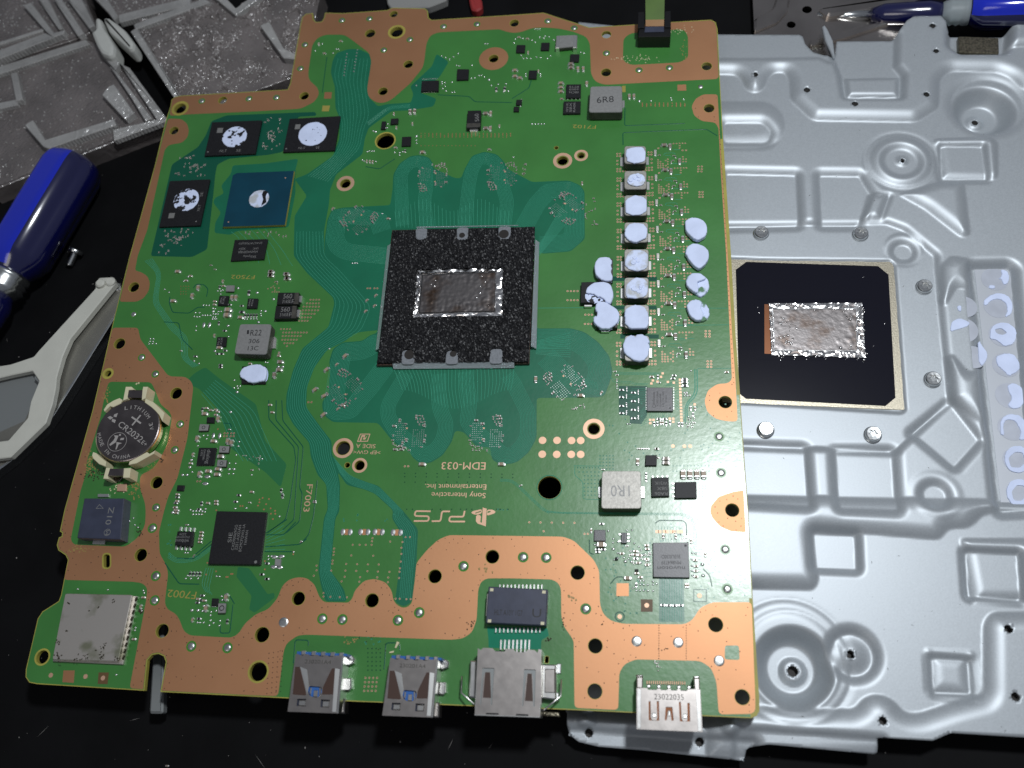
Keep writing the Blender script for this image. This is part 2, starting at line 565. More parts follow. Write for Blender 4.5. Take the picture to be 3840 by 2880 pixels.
# ------------------------------------------------------------------ circuit board
board = thing('circuit_board', 'large green circuit board with bare copper borders, chips and connectors', 'circuit board', (20, 60, -1.3))
OUT = xy(L('T00', 1104, 690, 1112, 645, 1135, 628, 1170, 620, 'T10', 205, 580, 222, 540, 290, 150, 300, 110, 325, 90, 368, 84,
           372, 125, 390, 143, 425, 140, 440, 118, 447, 82, 560, 86, 850, 66, 885, 50, 1095, 55, 1112, 68, 1118, 115, 1138, 129, 1659, 97,
           'T20', 205, 82, 440, 158, 500, 178, 1040, 142, 1290, 128, 1320, 145, 1332, 190, 1348, 520, 1368, 900, 1420, 1659,
           'T21', 1448, 500, 1478, 900, 1505, 1300, 'T22', 1532, 0, 1560, 560, 1603, 1220, 1603, 1290, 1585, 1322, 1550, 1336, 350, 1281,
           'T12', 560, 1225, 0, 1197, 'T02', 1040, 1166, 1075, 970, 1062, 935, 1025, 918, 985, 926, 955, 960, 935, 1158, 240, 1115,
           190, 1105, 166, 1070, 168, 1020, 245, 690, 275, 645, 380, 578, 395, 540, 440, 310, 425, 280, 378, 248, 368, 215, 382, 165,
           400, 158, 403, 135, 388, 125, 'T01', 418, 1645, 600, 1000, 640, 830, 735, 420, 835, 20, 'T00', 1000, 1085, 1075, 780))
OUTI = xy(OUT).copy()
for i_ in range(len(OUT)):
    mgn = .95 if 30 <= i_ <= 41 else .32
    OUTI[i_] = inset(OUT, -mgn)[i_]
MASKO = inset(OUT, -.22)
HOLES = [  # frame, x, y, half-width in that frame
    ('T00', 1168, 703, 36), ('T00', 1128, 847, 28), ('T00', 1443, 650, 27), ('T10', 893, 92, 25), ('T10', 740, 217, 32),
    ('T10', 912, 207, 40), ('T10', 987, 417, 30), ('T10', 823, 592, 30), ('T10', 313, 622, 29), ('T20', 15, 150, 29),
    ('T10', 1540, 380, 31), ('T10', 838, 912, 58), ('T10', 580, 1190, 32), ('T20', 612, 225, 30), ('T20', 610, 470, 32),
    ('T20', 1262, 430, 33), ('T20', 1277, 702, 34), ('T20', 328, 1042, 34), ('T20', 448, 1008, 22), ('T20', 287, 958, 13),
    ('T01', 868, 202, 33), ('T01', 775, 568, 35), ('T01', 702, 762, 20), ('T01', 1142, 890, 37), ('T01', 1015, 1468, 38),
    ('T11', 565, 1245, 45), ('T11', 592, 1355, 17), ('T11', 672, 1357, 32), ('T21', 530, 1120, 38), ('T21', 243, 1500, 76),
    ('T21', 1382, 947, 43), ('T22', 1427, -12, 45), ('T02', 913, 278, 39), ('T02', 1052, 770, 41), ('T02', 275, 940, 39),
    ('T12', 40, 795, 46), ('T12', 275, 560, 42), ('T12', 752, 573, 43), ('T12', 1160, 417, 43), ('T12', 1532, 290, 43),
    ('T12', 15, 1035, 56), ('T22', 425, 393, 45), ('T22', 540, 868, 46), ('T22', 537, 1162, 47), ('T22', 1320, 730, 47), ('T22', 1492, 1200, 48)]
holes = []
for f_, x_, y_, r_ in HOLES:
    c_ = U(f_, x_, y_)
    holes.append((c_, r_ * mmpp(f_, x_, y_)))
slot = rnd(L('T02', 672, 275, 712, 275, 712, 360, 672, 360), .8)
lanhole = rnd(L('LAN', 985, 860, 1025, 862, 1022, 935, 980, 935), .3)
hc = [circ(c, r, 24) for c, r in holes]
allh = hc + [slot, lanhole]
sheet('laminate', OUT, allh, -1.3, 0, 'fr4', board)

def zone(name, poly, z, material, parent=board, cut=True, extra=(), margin=.12, th=.018):
    """A film on the board face, pierced by the board's holes."""
    poly = xy(poly)
    hs = list(extra)
    if cut:
        for (c, r), h in zip(holes, hc):
            if inside(c, poly) and edist(c, poly) > r + margin + .05:
                hs.append(circ(c, r + margin, 24))
        for h in (slot, lanhole):
            c = h.mean(0)
            if inside(c, poly) and edist(c, poly) > 1.5:
                hs.append(inset(ccw(h), -margin))
    return sheet(name, poly, hs, z - th, z, material, parent)

mask = zone('solder_mask', MASKO, .02, 'mask')

# bare copper borders
ffc = rnd(L('T20', 722, 250, 770, 215, 1110, 188, 1140, 230, 1142, 375, 1090, 405, 770, 422, 718, 395), 1.6)
c1 = list(OUTI[0:30]) + list(xy(L('T20', 1340, 512, 600, 550, 540, 530, 512, 480, 505, 282, 480, 238, 400, 206, 300, 185, 200, 178, 130, 182, 55, 210, 0, 214,
     'T10', 1610, 202, 1580, 190, 1180, 210, 1130, 230, 1105, 280, 1090, 400, 1080, 440, 1000, 540, 880, 645, 830, 668, 780, 665, 730, 630, 720, 580, 748, 400,
     735, 345, 610, 250, 570, 225, 450, 225, 400, 245, 365, 290, 338, 480, 345, 520, 400, 570, 410, 610, 380, 660, 290, 705, 0, 722, 'T00', 1210, 742, 1096, 752)))
zone('copper_area', rnd(c1, [.25] * 30 + [1.5] * (len(c1) - 30)), .045, 'copper', extra=[ffc])
c2 = list(xy(L('T00', 1090, 768, 1175, 772, 1212, 800, 1225, 845, 1215, 890, 1180, 925, 1095, 940, 1068, 970, 955, 1490, 'T01', 892, 0, 875, 95,
     915, 105, 955, 130, 972, 172, 965, 225, 930, 275, 885, 297, 775, 297))) + [OUTI[72], OUTI[73]]
zone('copper_area', rnd(c2, 1.0), .045, 'copper')
batg = rnd(L('T01', 705, 815, 980, 818, 1010, 880, 1040, 960, 1100, 1010, 1115, 1050, 1085, 1220, 1040, 1310, 990, 1380, 910, 1420, 905, 1500, 940, 1600,
     'T02', 945, 0, 940, 90, 890, 170, 815, 225, 480, 212, 458, 180, 490, 20, 'T01', 520, 1530, 560, 1400, 560, 1340, 650, 1050, 680, 900), 1.2)
ab = L('T22', 1380, 865, 1470, 865, 1475, 960, 1378, 955)
c3 = list(xy(L('T01', 730, 465, 895, 465, 910, 540, 1085, 770, 1110, 781, 1200, 783, 1240, 812, 1253, 850, 1215, 1180, 1150, 1440, 1090, 1560, 1062, 1659,
     'T02', 1030, 130, 1035, 270, 1078, 345, 1090, 400, 1068, 590, 1085, 630, 1140, 660, 1165, 700, 1190, 770, 1230, 800, 1500, 815, 1545, 790, 1590, 720,
     'T12', 0, 662, 80, 630, 140, 560, 170, 480, 210, 440, 270, 422, 330, 428, 380, 470, 410, 550, 440, 585, 600, 588, 625, 560, 640, 510, 700, 445, 770, 433,
     840, 455, 880, 510, 890, 570, 910, 600, 950, 622, 985, 615, 1010, 590, 1030, 440, 1040, 330, 1110, 245, 1180, 180, 1250, 150, 1330, 151,
     'T22', 0, 155, 330, 160, 400, 185, 530, 310, 565, 380, 570, 600, 590, 660, 640, 705, 720, 725, 1120, 728, 1170, 700, 1220, 620, 1300, 585, 1552, 585)))
n3 = len(c3)
c3 += list(OUTI[38:42]) + list(xy(L('T22', 1340, 1312, 1325, 1100, 1290, 1010, 1220, 965, 800, 955, 730, 985, 695, 1040, 688, 1283, 405, 1269, 400, 840, 385, 810,
     335, 740, 320, 680, 318, 500, 300, 460, 260, 437, 0, 430, 'T12', 1500, 430, 1460, 450, 1440, 500, 1430, 700, 1400, 780, 1340, 820, 1260, 828, 330, 795, 270, 800,
     200, 850, 180, 900, 143, 1193)))
n4 = len(c3)
c3 += list(OUTI[44:52]) + list(xy(L('T02', 840, 1142, 870, 980, 950, 560, 955, 490, 920, 460, 860, 452, 415, 440)))
c3 += list(OUTI[60:71])
zone('copper_area', rnd(c3, [1.1] * n3 + [.6] * 4 + [1.1] * (n4 - n3 - 4) + [.3] * 8 + [1.0] * 7 + [.3] * 11), .045, 'copper', extra=[batg, rnd(ab, .6)])
c4 = list(xy(L('T20', 1240, 612, 1190, 640, 1163, 690, 1180, 750, 1230, 785, 1318, 795, 1338, 830, 1352, 1100, 'T21', 1388, 0, 1425, 800, 1400, 825, 1330, 830,
     1270, 870, 1247, 940, 1265, 1010, 1320, 1055, 1400, 1072, 1462, 1072))) + [OUTI[34] * .7 + OUTI[33] * .3, OUTI[33], OUTI[32], OUTI[31]] + list(xy(L('T20', 1332, 612)))
zone('copper_area', rnd(c4, 1.0), .045, 'copper')
c5 = list(xy(L('T21', 1500, 1518, 1430, 1530, 1340, 1560, 1290, 1620, 'T22', 1285, 0, 1300, 40, 1350, 95, 1420, 125, 1515, 132))) + [OUTI[36]]
zone('copper_area', ccw(rnd(c5, .5)), .045, 'copper', cut=True, margin=.1)
zone('copper_area', circ(U('T10', 1540, 380), 94 * mmpp('T10', 1540, 380), 32), .045, 'copper')

# bare laminate strip along the right edge, beside the copper
for i0, i1 in ((31, 35), (37, 42)):
    a = inset(OUT, -.04)[i0:i1]; b = inset(OUT, -.9)[i0:i1]
    sheet('bare_edge', list(a) + list(b[::-1]), [], .022, .03, 'fr4', board)
# plated rings round the mounting holes
for f_, x_, y_, r0, r1, m_ in (('T00', 1168, 703, 40, 54, 'fr4'), ('T10', 912, 207, 44, 56, 'fr4'), ('T10', 580, 1190, 36, 57, 'gold'), ('T20', 328, 1042, 40, 62, 'gold'),
                               ('T20', 448, 1008, 28, 45, 'gold'), ('T11', 565, 1245, 48, 66, 'gold'), ('T11', 672, 1357, 34, 49, 'gold'), ('T21', 530, 1120, 44, 70, 'gold'),
                               ('T01', 700, 762, 22, 36, 'fr4'), ('T12', 15, 1035, 59, 68, 'fr4'), ('T02', 275, 940, 42, 50, 'fr4'), ('T10', 838, 912, 60, 67, 'fr4'), ('T21', 243, 1500, 78, 84, 'teal3')):
    c_, k_ = U(f_, x_, y_), mmpp(f_, x_, y_)
    sheet('hole_ring', circ(c_, r1 * k_, 28), [circ(c_, r0 * k_, 24)], .02, .062, m_, board)
sheet('hole_ring', inset(ccw(slot), -.45), [inset(ccw(slot), -.08)], .02, .062, 'fr4', board)

# darker mask where no copper lies underneath, with the fine traces on it
def teal(z, *a, m='teal', r=1.0, z_=None):
    return zone('trace_area', rnd(L(*a), r), z, m, th=.004)
teal(.030, 'T10', 463, 1425, 490, 1362, 560, 1346, 870, 1330, 885, 1230, 890, 1130, 930, 1060, 1000, 1012, 1060, 1005, 1120, 1020, 1148, 1060, 1150, 1090, 1290, 1155,
     1330, 1155, 1350, 1100, 1400, 1010, 1480, 983, 1560, 1000, 1600, 1040, 'T20', -20, 1100, 130, 1180, 370, 1170, 440, 1200, 470, 1240, 472, 1550, 380, 1630, 190, 1645,
     100, 1500, 'T21', 100, 200, 160, 470, 380, 468, 470, 493, 560, 558, 632, 650, 652, 750, 630, 830, 600, 905, 560, 917, 160, 920, 160, 1180, 110, 1272, 40, 1332, 0, 1346,
     'T11', 1590, 1352, 1530, 1322, 1518, 1240, 1430, 1236, 1345, 1140, 1290, 1132, 1270, 1202, 1210, 1292, 1130, 1342, 1060, 1342, 1010, 1302, 990, 1240, 920, 1232,
     870, 1182, 830, 1130, 790, 1082, 500, 1077, 450, 1042, 430, 990, 430, 940, 470, 900, 480, 750, 475, 680, 500, 600, 560, 560, 690, 550, 740, 512, 785, 500, 800, 330, 445, 30, 'T10', 445, 1560)
teal(.033, 'T10', 495, 400, 520, 345, 600, 318, 665, 318, 735, 350, 748, 410, 722, 570, 735, 635, 790, 690, 850, 675, 1005, 665, 1020, 610, 1000, 560, 1140, 430, 1170, 350, 1250, 400,
     1190, 500, 1060, 600, 1170, 640, 1150, 690, 1000, 715, 880, 720, 730, 830, 705, 900, 690, 1000, 520, 1130, 480, 1230, 472, 1330, 440, 1500, 445, 1659,
     'T11', 480, 40, 640, 130, 860, 20, 800, 480, 700, 490, 640, 500, 580, 550, 460, 610, 380, 720, 330, 850, 325, 980, 420, 1110, 490, 1200, 492, 1290, 600, 1420, 720, 1466, 795, 1490, 960, 1659,
     'T12', 1050, 112, 1040, 330, 1012, 580, 960, 615, 905, 585, 905, 550, 955, 160, 880, 40, 'T11', 890, 1650, 770, 1540, 700, 1512, 590, 1485, 530, 1400, 545, 1480, 540, 1659,
     'T12', 515, 40, 482, 380, 570, 500, 590, 580, 450, 580, 420, 470, 405, 380, 440, 40, 'T11', 465, 1640, 455, 1480, 400, 1420, 355, 1300, 345, 1210, 240, 1090, 195, 1000, 197, 900, 240, 740,
     300, 600, 470, 460, 508, 310, 500, 270, 330, 110, 245, 0, 'T10', 250, 1400, 330, 1270, 250, 1160, 330, 1130, 500, 1010, 540, 900, 545, 770, 515, 700, 510, 560, 485, 470)
teal(.031, 'MEM', 700, 150, 860, 90, 1780, 55, 1790, 95, 1600, 105, 1440, 470, 1290, 500, 880, 540, 760, 600, 740, 700, 720, 900, 655, 1480, 500, 1560, 70, 1550, 130, 1290, 290, 600, 560, 420, 640, 300, m='teal2')
teal(.031, 'MEM', 920, 610, 1250, 590, 1600, 540, 1570, 660, 1570, 900, 1500, 1250, 960, 1290, 900, 1330, 730, 1310, 740, 1200, 800, 1100, 720, 1000, 730, 950, 830, 900, 800, 820, 900, 700, m='teal')
teal(.031, 'NUV', 1110, 780, 1440, 780, 1452, 1400, 1110, 1402, m='teal', r=.3)
teal(.031, 'INF', 265, 300, 740, 300, 740, 780, 640, 930, 450, 920, 450, 790, 270, 780, m='teal2', r=.3)
teal(.034, 'LAN', 360, 540, 1010, 560, 1025, 640, 945, 690, 940, 790, 380, 770, 375, 650, m='teal3', r=.3)
teal(.031, 'SIE', 970, 750, 1110, 765, 1340, 1090, 1420, 1070, 1430, 1130, 1180, 1320, 1110, 1280, 1140, 1110, 950, 870, m='mask3', r=.5)
teal(.029, 'T01', 1200, 820, 1260, 760, 1330, 720, 1430, 800, 1659, 960, 'T11', 60, 1200, 200, 1350, 160, 1500, 60, 1400, 'T01', 1500, 1250, 1420, 1000, 1290, 860, m='mask3', r=1.0)
for q in (('IND', 490, 350, 1095, 355, 1095, 410, 490, 410), ('IND', 490, 748, 1090, 748, 1090, 795, 490, 795), ('IND', 600, 1130, 1120, 1135, 1120, 1190, 600, 1190)):
    teal(.031, *q, m='teal2', r=.1)

tr = MB()
def lines_between(a, b, n, w=.11, r=2.5, z=.036):
    a, b = xy(a), xy(b)
    if len(a) != len(b):
        def rs(p):
            s_ = np.r_[0, np.cumsum(np.linalg.norm(np.diff(p, axis=0), axis=1))]
            u = np.linspace(0, s_[-1], 16)
            return np.c_[np.interp(u, s_, p[:, 0]), np.interp(u, s_, p[:, 1])]
        a, b = rs(a), rs(b)
    for k in range(n):
        t = (k + .5) / n
        tr.ribbon(curve(a * (1 - t) + b * t, r), w, z)
def lobe(step, n, *a, sgn=1, w=.10, z=.036, r=2.2):
    p = curve(L(*a), r, 6)
    for k in range(1, n + 1):
        q = shift(p, sgn * step * k)
        # drop the folded part of tight turns
        keep = [q[0]]
        for i in range(1, len(q)):
            if np.dot(q[i] - q[i - 1], p[i] - p[i - 1]) > 0 or np.linalg.norm(p[i] - p[i - 1]) < 1e-6:
                keep.append(q[i])
        if len(keep) > 3:
            tr.ribbon(np.array(keep), w, z)
lobe(.44, 14, 'T11', 785, 505, 740, 512, 690, 552, 560, 562, 500, 602, 476, 690, 440, 900, 430, 990, 455, 1045, 505, 1073, 640, 1060, 780, 900, 900, 740)
lobe(.42, 11, 'T11', 930, 740, 850, 870, 800, 960, 800, 1060, 870, 1180, 1010, 1300, 1060, 1340, 1130, 1340, 1210, 1290, 1270, 1200, 1290, 1080, 1240, 960, 1240, 760)
lobe(.42, 11, 'T11', 1300, 760, 1330, 950, 1310, 1080, 1345, 1140, 1520, 1300, 1590, 1350, 1659, 1345, 'T21', 40, 1332, 110, 1272, 160, 1180, 160, 1000, 60, 800, 20, 740)
lobe(.44, 15, 'T21', 165, 470, 380, 468, 470, 493, 560, 558, 632, 650, 652, 750, 630, 830, 600, 905, 560, 917, 300, 840, 160, 700, sgn=-1)
lobe(.44, 14, 'T20', 0, 1480, 100, 1300, 200, 1190, 370, 1170, 440, 1200, 470, 1240, 472, 1420, 472, 1550, 380, 1630, 180, 1645, sgn=-1)
lobe(.42, 11, 'T10', 900, 1470, 890, 1130, 930, 1060, 1000, 1012, 1060, 1005, 1120, 1020, 1148, 1060, 1155, 1200, 1140, 1300, 1160, 1470, sgn=-1)
lobe(.42, 11, 'T10', 1300, 1470, 1330, 1200, 1350, 1100, 1400, 1010, 1480, 983, 1560, 1000, 1600, 1040, 'T20', 20, 1300, 0, 1470, sgn=-1)
lobe(.44, 14, 'T10', 880, 1480, 850, 1380, 700, 1350, 560, 1346, 490, 1362, 463, 1425, 445, 1560, 480, 1640, 'T11', 560, 30, 850, 60)
# straight fans below and above the processor
lines_between(L('MID', 0, 60, 150, 200, 90, 540, 300, 860, 430, 960, 420, 1180, 560, 1290), L('MID', 100, 20, 205, 190, 160, 520, 360, 800, 520, 940, 500, 1180, 640, 1260), 5, w=.14)
lines_between(L('T01', 1300, 900, 1420, 1050, 1480, 1200, 1560, 1330), L('T01', 1400, 800, 1659, 1000, 'T11', 60, 1130, 150, 1330), 8, w=.12)
lines_between(L('SIE', 680, 760, 620, 1040, 660, 1100), L('SIE', 560, 760, 500, 960, 560, 1060), 4, w=.12)
lines_between(L('SIE', 1330, 350, 1540, 200), L('SIE', 1310, 560, 1560, 560), 6, w=.12)
lines_between(L('SIE', 640, 480, 420, 640, 200, 640, 120, 560), L('SIE', 620, 560, 440, 690, 200, 710, 90, 640), 4, w=.12)
lines_between(L('MEM', 870, 1300, 960, 1360, 900, 1600), L('MEM', 1290, 1260, 1480, 1500, 1600, 1659), 6, w=.12)
for k in range(34):
    t = k / 33
    a = U('CPU', 270 + 1240 * t, 1560)
    b = U('T11', 950 + 700 * t, 930 - 60 * math.cos(6.3 * t))
    tr.ribbon(curve([a, (a + b) / 2 + Vector((.6 * math.sin(9 * t), 0, 0)), b], 2), .13, .0365)
for k in range(30):
    t = k / 29
    a = U('CPU', 300 + 1150 * t, 95)
    b = U('T10', 900 + 740 * t, 1330 + 40 * math.cos(12.6 * t))
    tr.ribbon([a, (a + b) / 2, b], .12, .0365)
for k in range(22):
    t = k / 21
    a = U('CPU', 1760 - 20 * t, 300 + 250 * t if t < .45 else 1150 + 250 * t)
    b = U('T20', 330 + 60 * t, 1330 + 260 * t) if t < .45 else U('T21', 380, 490 + 300 * (t - .45))
    tr.ribbon([a, (a + b) / 2, b], .12, .0365)
# the wide bundle from the top down to the connectors
lines_between(L('T10', 520, 380, 495, 480, 520, 580, 525, 720, 555, 800, 545, 920, 500, 1010, 330, 1140), L('T10', 735, 380, 715, 560, 728, 650, 745, 750, 700, 850, 680, 960, 590, 1050, 470, 1180), 9)
lines_between(L('T10', 255, 1500, 'T11', 250, 0, 335, 110, 500, 270, 505, 310, 470, 460, 300, 600, 240, 740, 200, 900, 198, 1000, 245, 1090, 350, 1210, 362, 1300, 405, 1415, 460, 1480, 470, 1640, 'T12', 445, 40, 410, 380, 425, 470, 470, 570),
              L('T10', 440, 1500, 'T11', 450, 0, 560, 100, 690, 250, 760, 330, 690, 490, 450, 615, 380, 720, 330, 850, 325, 980, 420, 1110, 485, 1200, 488, 1290, 520, 1390, 540, 1480, 535, 1640, 'T12', 510, 40, 480, 380, 560, 500, 580, 570), 9)
lines_between(L('T11', 540, 1400, 600, 1480, 700, 1510, 775, 1540, 895, 1650, 'T12', 885, 40, 960, 150, 925, 560), L('T11', 500, 1300, 605, 1420, 720, 1468, 795, 1492, 955, 1655, 'T12', 960, 20, 1045, 115, 1005, 560), 7)
lines_between(L('T10', 1000, 700, 870, 705, 730, 815), L('T10', 1000, 675, 860, 685, 720, 790), 4)
lines_between(L('NUV', 1135, 825, 1140, 1390), L('NUV', 1430, 825, 1432, 1390), 9, z=.036)
lines_between(L('NUV', 1085, 120, 1110, 330), L('NUV', 1400, 120, 1400, 330), 8, z=.036)
lines_between(L('LOGO', 1480, 455, 1620, 455, 1720, 500, 2120, 880, 2212, 940), L('LOGO', 1480, 500, 1610, 500, 1690, 540, 2090, 920, 2212, 980), 3)
lines_between(L('T21', 240, 1650, 300, 1659, 'T22', 1130, 5, 1200, 60, 1200, 230), L('T21', 210, 1659, 290, 1670, 'T22', 1120, 25, 1170, 75, 1170, 230), 3)
lines_between(L('INF', 200, 50, 330, 65, 1000, 75), L('INF', 200, 120, 330, 120, 880, 115), 3)
lines_between(L('INF', 130, 190, 190, 260, 480, 265, 520, 285, 740, 290), L('INF', 120, 40, 130, 150, 300, 210, 480, 210, 520, 245, 760, 250), 2)
lines_between(L('INF', 1510, 20, 1515, 430, 1350, 600, 1355, 950), L('INF', 1585, 20, 1590, 450, 1410, 620, 1420, 760), 2, w=.3)
for k in range(10):
    for a, b, c in (((735, 640 + 30 * k), (690, 650 + 32 * k), (625, 720 + 27 * k)),):
        tr.ribbon(curve(L('INF', *a, *b, *c), .3), .09, .038)
for k in range(8):
    tr.ribbon(curve(L('INF', 735, 345 + 28 * k, 680, 340 + 30 * k, 480 - 90 * (k % 2), 345 + 33 * k), .3), .09, .038)
    tr.ribbon(curve(L('INF', 1165, 400 + 34 * k, 1210, 390 + 36 * k, 1262, 360 + 50 * k), .3), .09, .038)
    tr.ribbon(curve(L('INF', 1040 + 16 * k, 300, 1075 + 16 * k, 265, 1100 + 20 * k, 235), .3), .09, .038)
for k in range(12):
    tr.ribbon(curve(L('INF', 770 + 32 * k, 740, 775 + 31 * k, 800, 800 + 30 * k, 840), .3), .08, .038)
for k in range(9):
    tr.ribbon(L('NUV', 1015, 370 + 52 * k, 880, 372 + 54 * k), .09, .038)
    tr.ribbon(L('NUV', 1525, 420 + 44 * k, 1680, 430 + 45 * k), .09, .038)
for yy in (455, 492):
    pass
for f_, *p_ in (('IND', 1620, 778, 2050, 778), ('IND', 1350, 1012, 2075, 1003), ('IND', 1645, 1592, 2105, 1592), ('IND', 1405, 1190, 1600, 1188), ('T21', 165, 338, 470, 335), ('T21', 400, 1360, 590, 1362),
                ('T21', 408, 1362, 405, 1420, 460, 1465, 460, 1575, 580, 1580), ('NUV', 1820, 930, 1790, 780, 1700, 690), ('T20', 720, 940, 718, 860, 1260, 838, 1330, 880), ('T20', 732, 700, 730, 815, 1120, 800),
                ('NUV', 460, 890, 540, 795, 660, 800), ('NUV', 180, 300, 180, 480, 240, 495), ('NUV', 1060, 80, 1110, 40, 1430, 45, 1475, 80, 1480, 240), ('USB', 370, 330, 390, 60, 545, 65, 540, 130),
                ('USB', 1415, 400, 1435, 95, 1590, 95, 1595, 180), ('T02', 1510, 600, 1490, 785, 1425, 785, 1430, 740), ('T02', 1520, 595, 1490, 545), ('SIE', 60, 700, 240, 960, 490, 965),
                ('MID', 570, 370, 600, 325, 690, 330, 740, 380, 720, 470), ('MID', 300, 470, 290, 540, 330, 650, 520, 660, 620, 590, 700, 590), ('MID', 230, 760, 400, 770, 440, 960, 560, 1080),
                ('SIE', 1580, 160, 1320, 330), ('SIE', 1690, 190, 1540, 350, 1320, 350), ('SIE', 1310, 500, 1740, 470, 1825, 400), ('SIE', 1300, 560, 1660, 560), ('SIE', 410, 620, 640, 430), ('SIE', 210, 640, 420, 650, 640, 470),
                ('PMI', 1110, 60, 1110, 260, 1380, 560, 1400, 700, 1340, 1130, 1290, 1340, 1100, 1480), ('PMI', 1250, 60, 1260, 280, 1480, 560, 1440, 1000, 1470, 1060, 1440, 1360, 1300, 1480),
                ('PMI', 1190, 60, 1185, 270, 1430, 560, 1390, 1180, 1380, 1340, 1260, 1450), ('PMI', 1630, 920, 1590, 1300, 1540, 1500, 1460, 1590), ('PMI', 710, 350, 700, 310, 620, 305), ('T10', 460, 370, 430, 600), ('T10', 1180, 615, 1380, 625, 1420, 660, 1659, 665),
                ('T20', 0, 640, 110, 570, 125, 520), ('T10', 710, 1080, 800, 1095, 900, 1030)):
    tr.ribbon(curve(L(f_, *p_), .8), .16 if f_ in ('IND', 'T21') else .28, .038, m=0 if f_ in ('IND', 'T21') else 1)
tr.build('circuit_trace', ['trace', 'teal2'], board, kind='stuff')
# ------------------------------------------------------------------ prints, pads and rivets on the board
def child(name, mb, mats, parent=board, kind=None):
    return mb.build(name, mats, parent, kind=kind)

G = 'gold'
text('EDM-033', 'LOGO', 1270, 213, 620, 210, 112, .066, G, board)
text('Sony Interactive', 'LOGO', 1270, 668, 470, 655, 78, .066, G, board)
text('Entertainment Inc.', 'LOGO', 1280, 540, 372, 533, 78, .066, G, board)
text('>EP GW<', 'T11', 808, 1262, 632, 1258, 24, .066, G, board)
text('SIDE A', 'T11', 776, 1220, 650, 1217, 27, .066, G, board)
text('F7003', 'PMI', 1520, 962, 1478, 1255, 65, .066, G, board)
text('F7002', 'SIE', 458, 1060, 105, 1032, 85, .066, 'dimgold', board)
text('F7502', 'MID', 1280, 222, 1010, 218, 48, .066, 'dimgold', board)
text('F7102', 'T20', 545, 812, 395, 808, 28, .066, 'dimgold', board)
# makers mark: the box with a slanted stroke, and the console emblem
q4 = L('T11', 742, 1152, 725, 1203, 655, 1205, 675, 1152)
sheet('print_frame', q4, [inset(ccw(q4), .25)], .05, .066, G, board)
sheet('print_mark', L('T11', 725, 1160, 708, 1190, 692, 1190, 700, 1172, 690, 1172, 682, 1198, 672, 1198, 686, 1160, 710, 1160, 703, 1178, 710, 1178), [], .05, .066, G, board)
def print_poly(*a, r=0.0, name='emblem'):
    p = L('LOGO', *a)
    return sheet(name, rnd(p, r) if r else xy(p), [], .05, .066, G, board)
print_poly(1225, 882, 1285, 900, 1272, 1162, 1210, 1140, 1150, 1120, 1125, 1085, 1128, 1010, 1150, 992, 1185, 995, 1200, 1015, 1190, 1100, 1212, 1108, 1222, 990)
p_ = L('LOGO', 1215, 905, 1212, 965, 1160, 990, 1090, 985, 1052, 960, 1080, 935)
sheet('emblem', rnd(p_, .5), [xy(L('LOGO', 1205, 928, 1200, 945, 1120, 972, 1110, 962))], .05, .066, G, board)
p_ = L('LOGO', 1290, 915, 1370, 912, 1420, 945, 1395, 972, 1288, 1005)
sheet('emblem', rnd(p_, .5), [xy(L('LOGO', 1300, 938, 1345, 932, 1340, 950, 1298, 965))], .05, .066, G, board)
def stroke(pts, w, r=0.0, name='console_print'):
    mb = MB()
    p = curve(L('LOGO', *pts), r, 6)
    d = np.gradient(p, axis=0); d /= np.linalg.norm(d, axis=1, keepdims=True)
    n_ = np.c_[-d[:, 1], d[:, 0]] * w / 2
    k = len(p)
    mb.add([(*(p[i] + n_[i]), .066) for i in range(k)] + [(*(p[i] - n_[i]), .066) for i in range(k)], [[i, k + i, k + i + 1, i + 1] for i in range(k - 1)])
    return mb.build(name, [G], board)
stroke((958, 932, 945, 1000, 930, 1018, 750, 1018, 735, 1040, 728, 1070, 745, 1090, 963, 1090), .46, .9)
stroke((742, 940, 640, 940, 620, 955, 605, 1060, 590, 1083, 470, 1085), .46, .9)
stroke((455, 938, 245, 935, 228, 950, 218, 990, 235, 1008, 430, 1012, 423, 1082, 205, 1082), .46, .7)

# copper test pads
for f_, r_, pts in (('T21', 25, (198, 1195, 292, 1195, 386, 1196, 445, 1196, 196, 1285, 290, 1286, 384, 1286, 445, 1286)), ('T21', 12, (1043, 1232, 1117, 1233, 1155, 1233)),
                    ('T22', 15, (873, 605, 1215, 542, 698, 678)), ('T02', 14, (330, 1058, 555, 1066, 668, 1076))):
    for i in range(0, len(pts), 2):
        z_ = .078 if (f_, r_) in (('T22', 15), ('T02', 14)) else .062
        c_ = U(f_, pts[i], pts[i + 1])
        sheet('test_pad', circ(c_, r_ * mmpp(f_, pts[i], pts[i + 1]), 24), [], .04, z_, G, board)
for f_, m_, pts in (('T22', 'copper', (678, 462, 757, 462, 757, 545, 676, 545)), ('T22', 'fr4d', (835, 565, 912, 567, 912, 647, 835, 647)), ('T02', 'copper', (412, 1027, 485, 1027, 478, 1107, 405, 1103)),
                    ('T02', 'fr4d', (640, 1040, 706, 1040, 697, 1116, 634, 1114)), ('T10', 'copper', (445, 598, 492, 598, 488, 640, 440, 640)), ('T10', 'dimgold', (432, 685, 480, 685, 472, 722, 427, 722)),
                    ('T20', 'copper', (1072, 550, 1128, 548, 1130, 588, 1072, 588)), ('T20', 'dimgold', (712, 558, 736, 556, 736, 598, 714, 598))):
    sheet('test_pad', xy(L(f_, *pts)), [], .04, .062, m_, board)
def outline_sq(w, *a):
    p = ccw(L(*a))
    sheet('pad_outline', p, [inset(p, w)], .03, .05, 'teal2', board)
outline_sq(.22, 'T22', 1175, 500, 1262, 500, 1262, 583, 1175, 583)
c_ = U('T22', 698, 678); k_ = mmpp('T22', 698, 678)
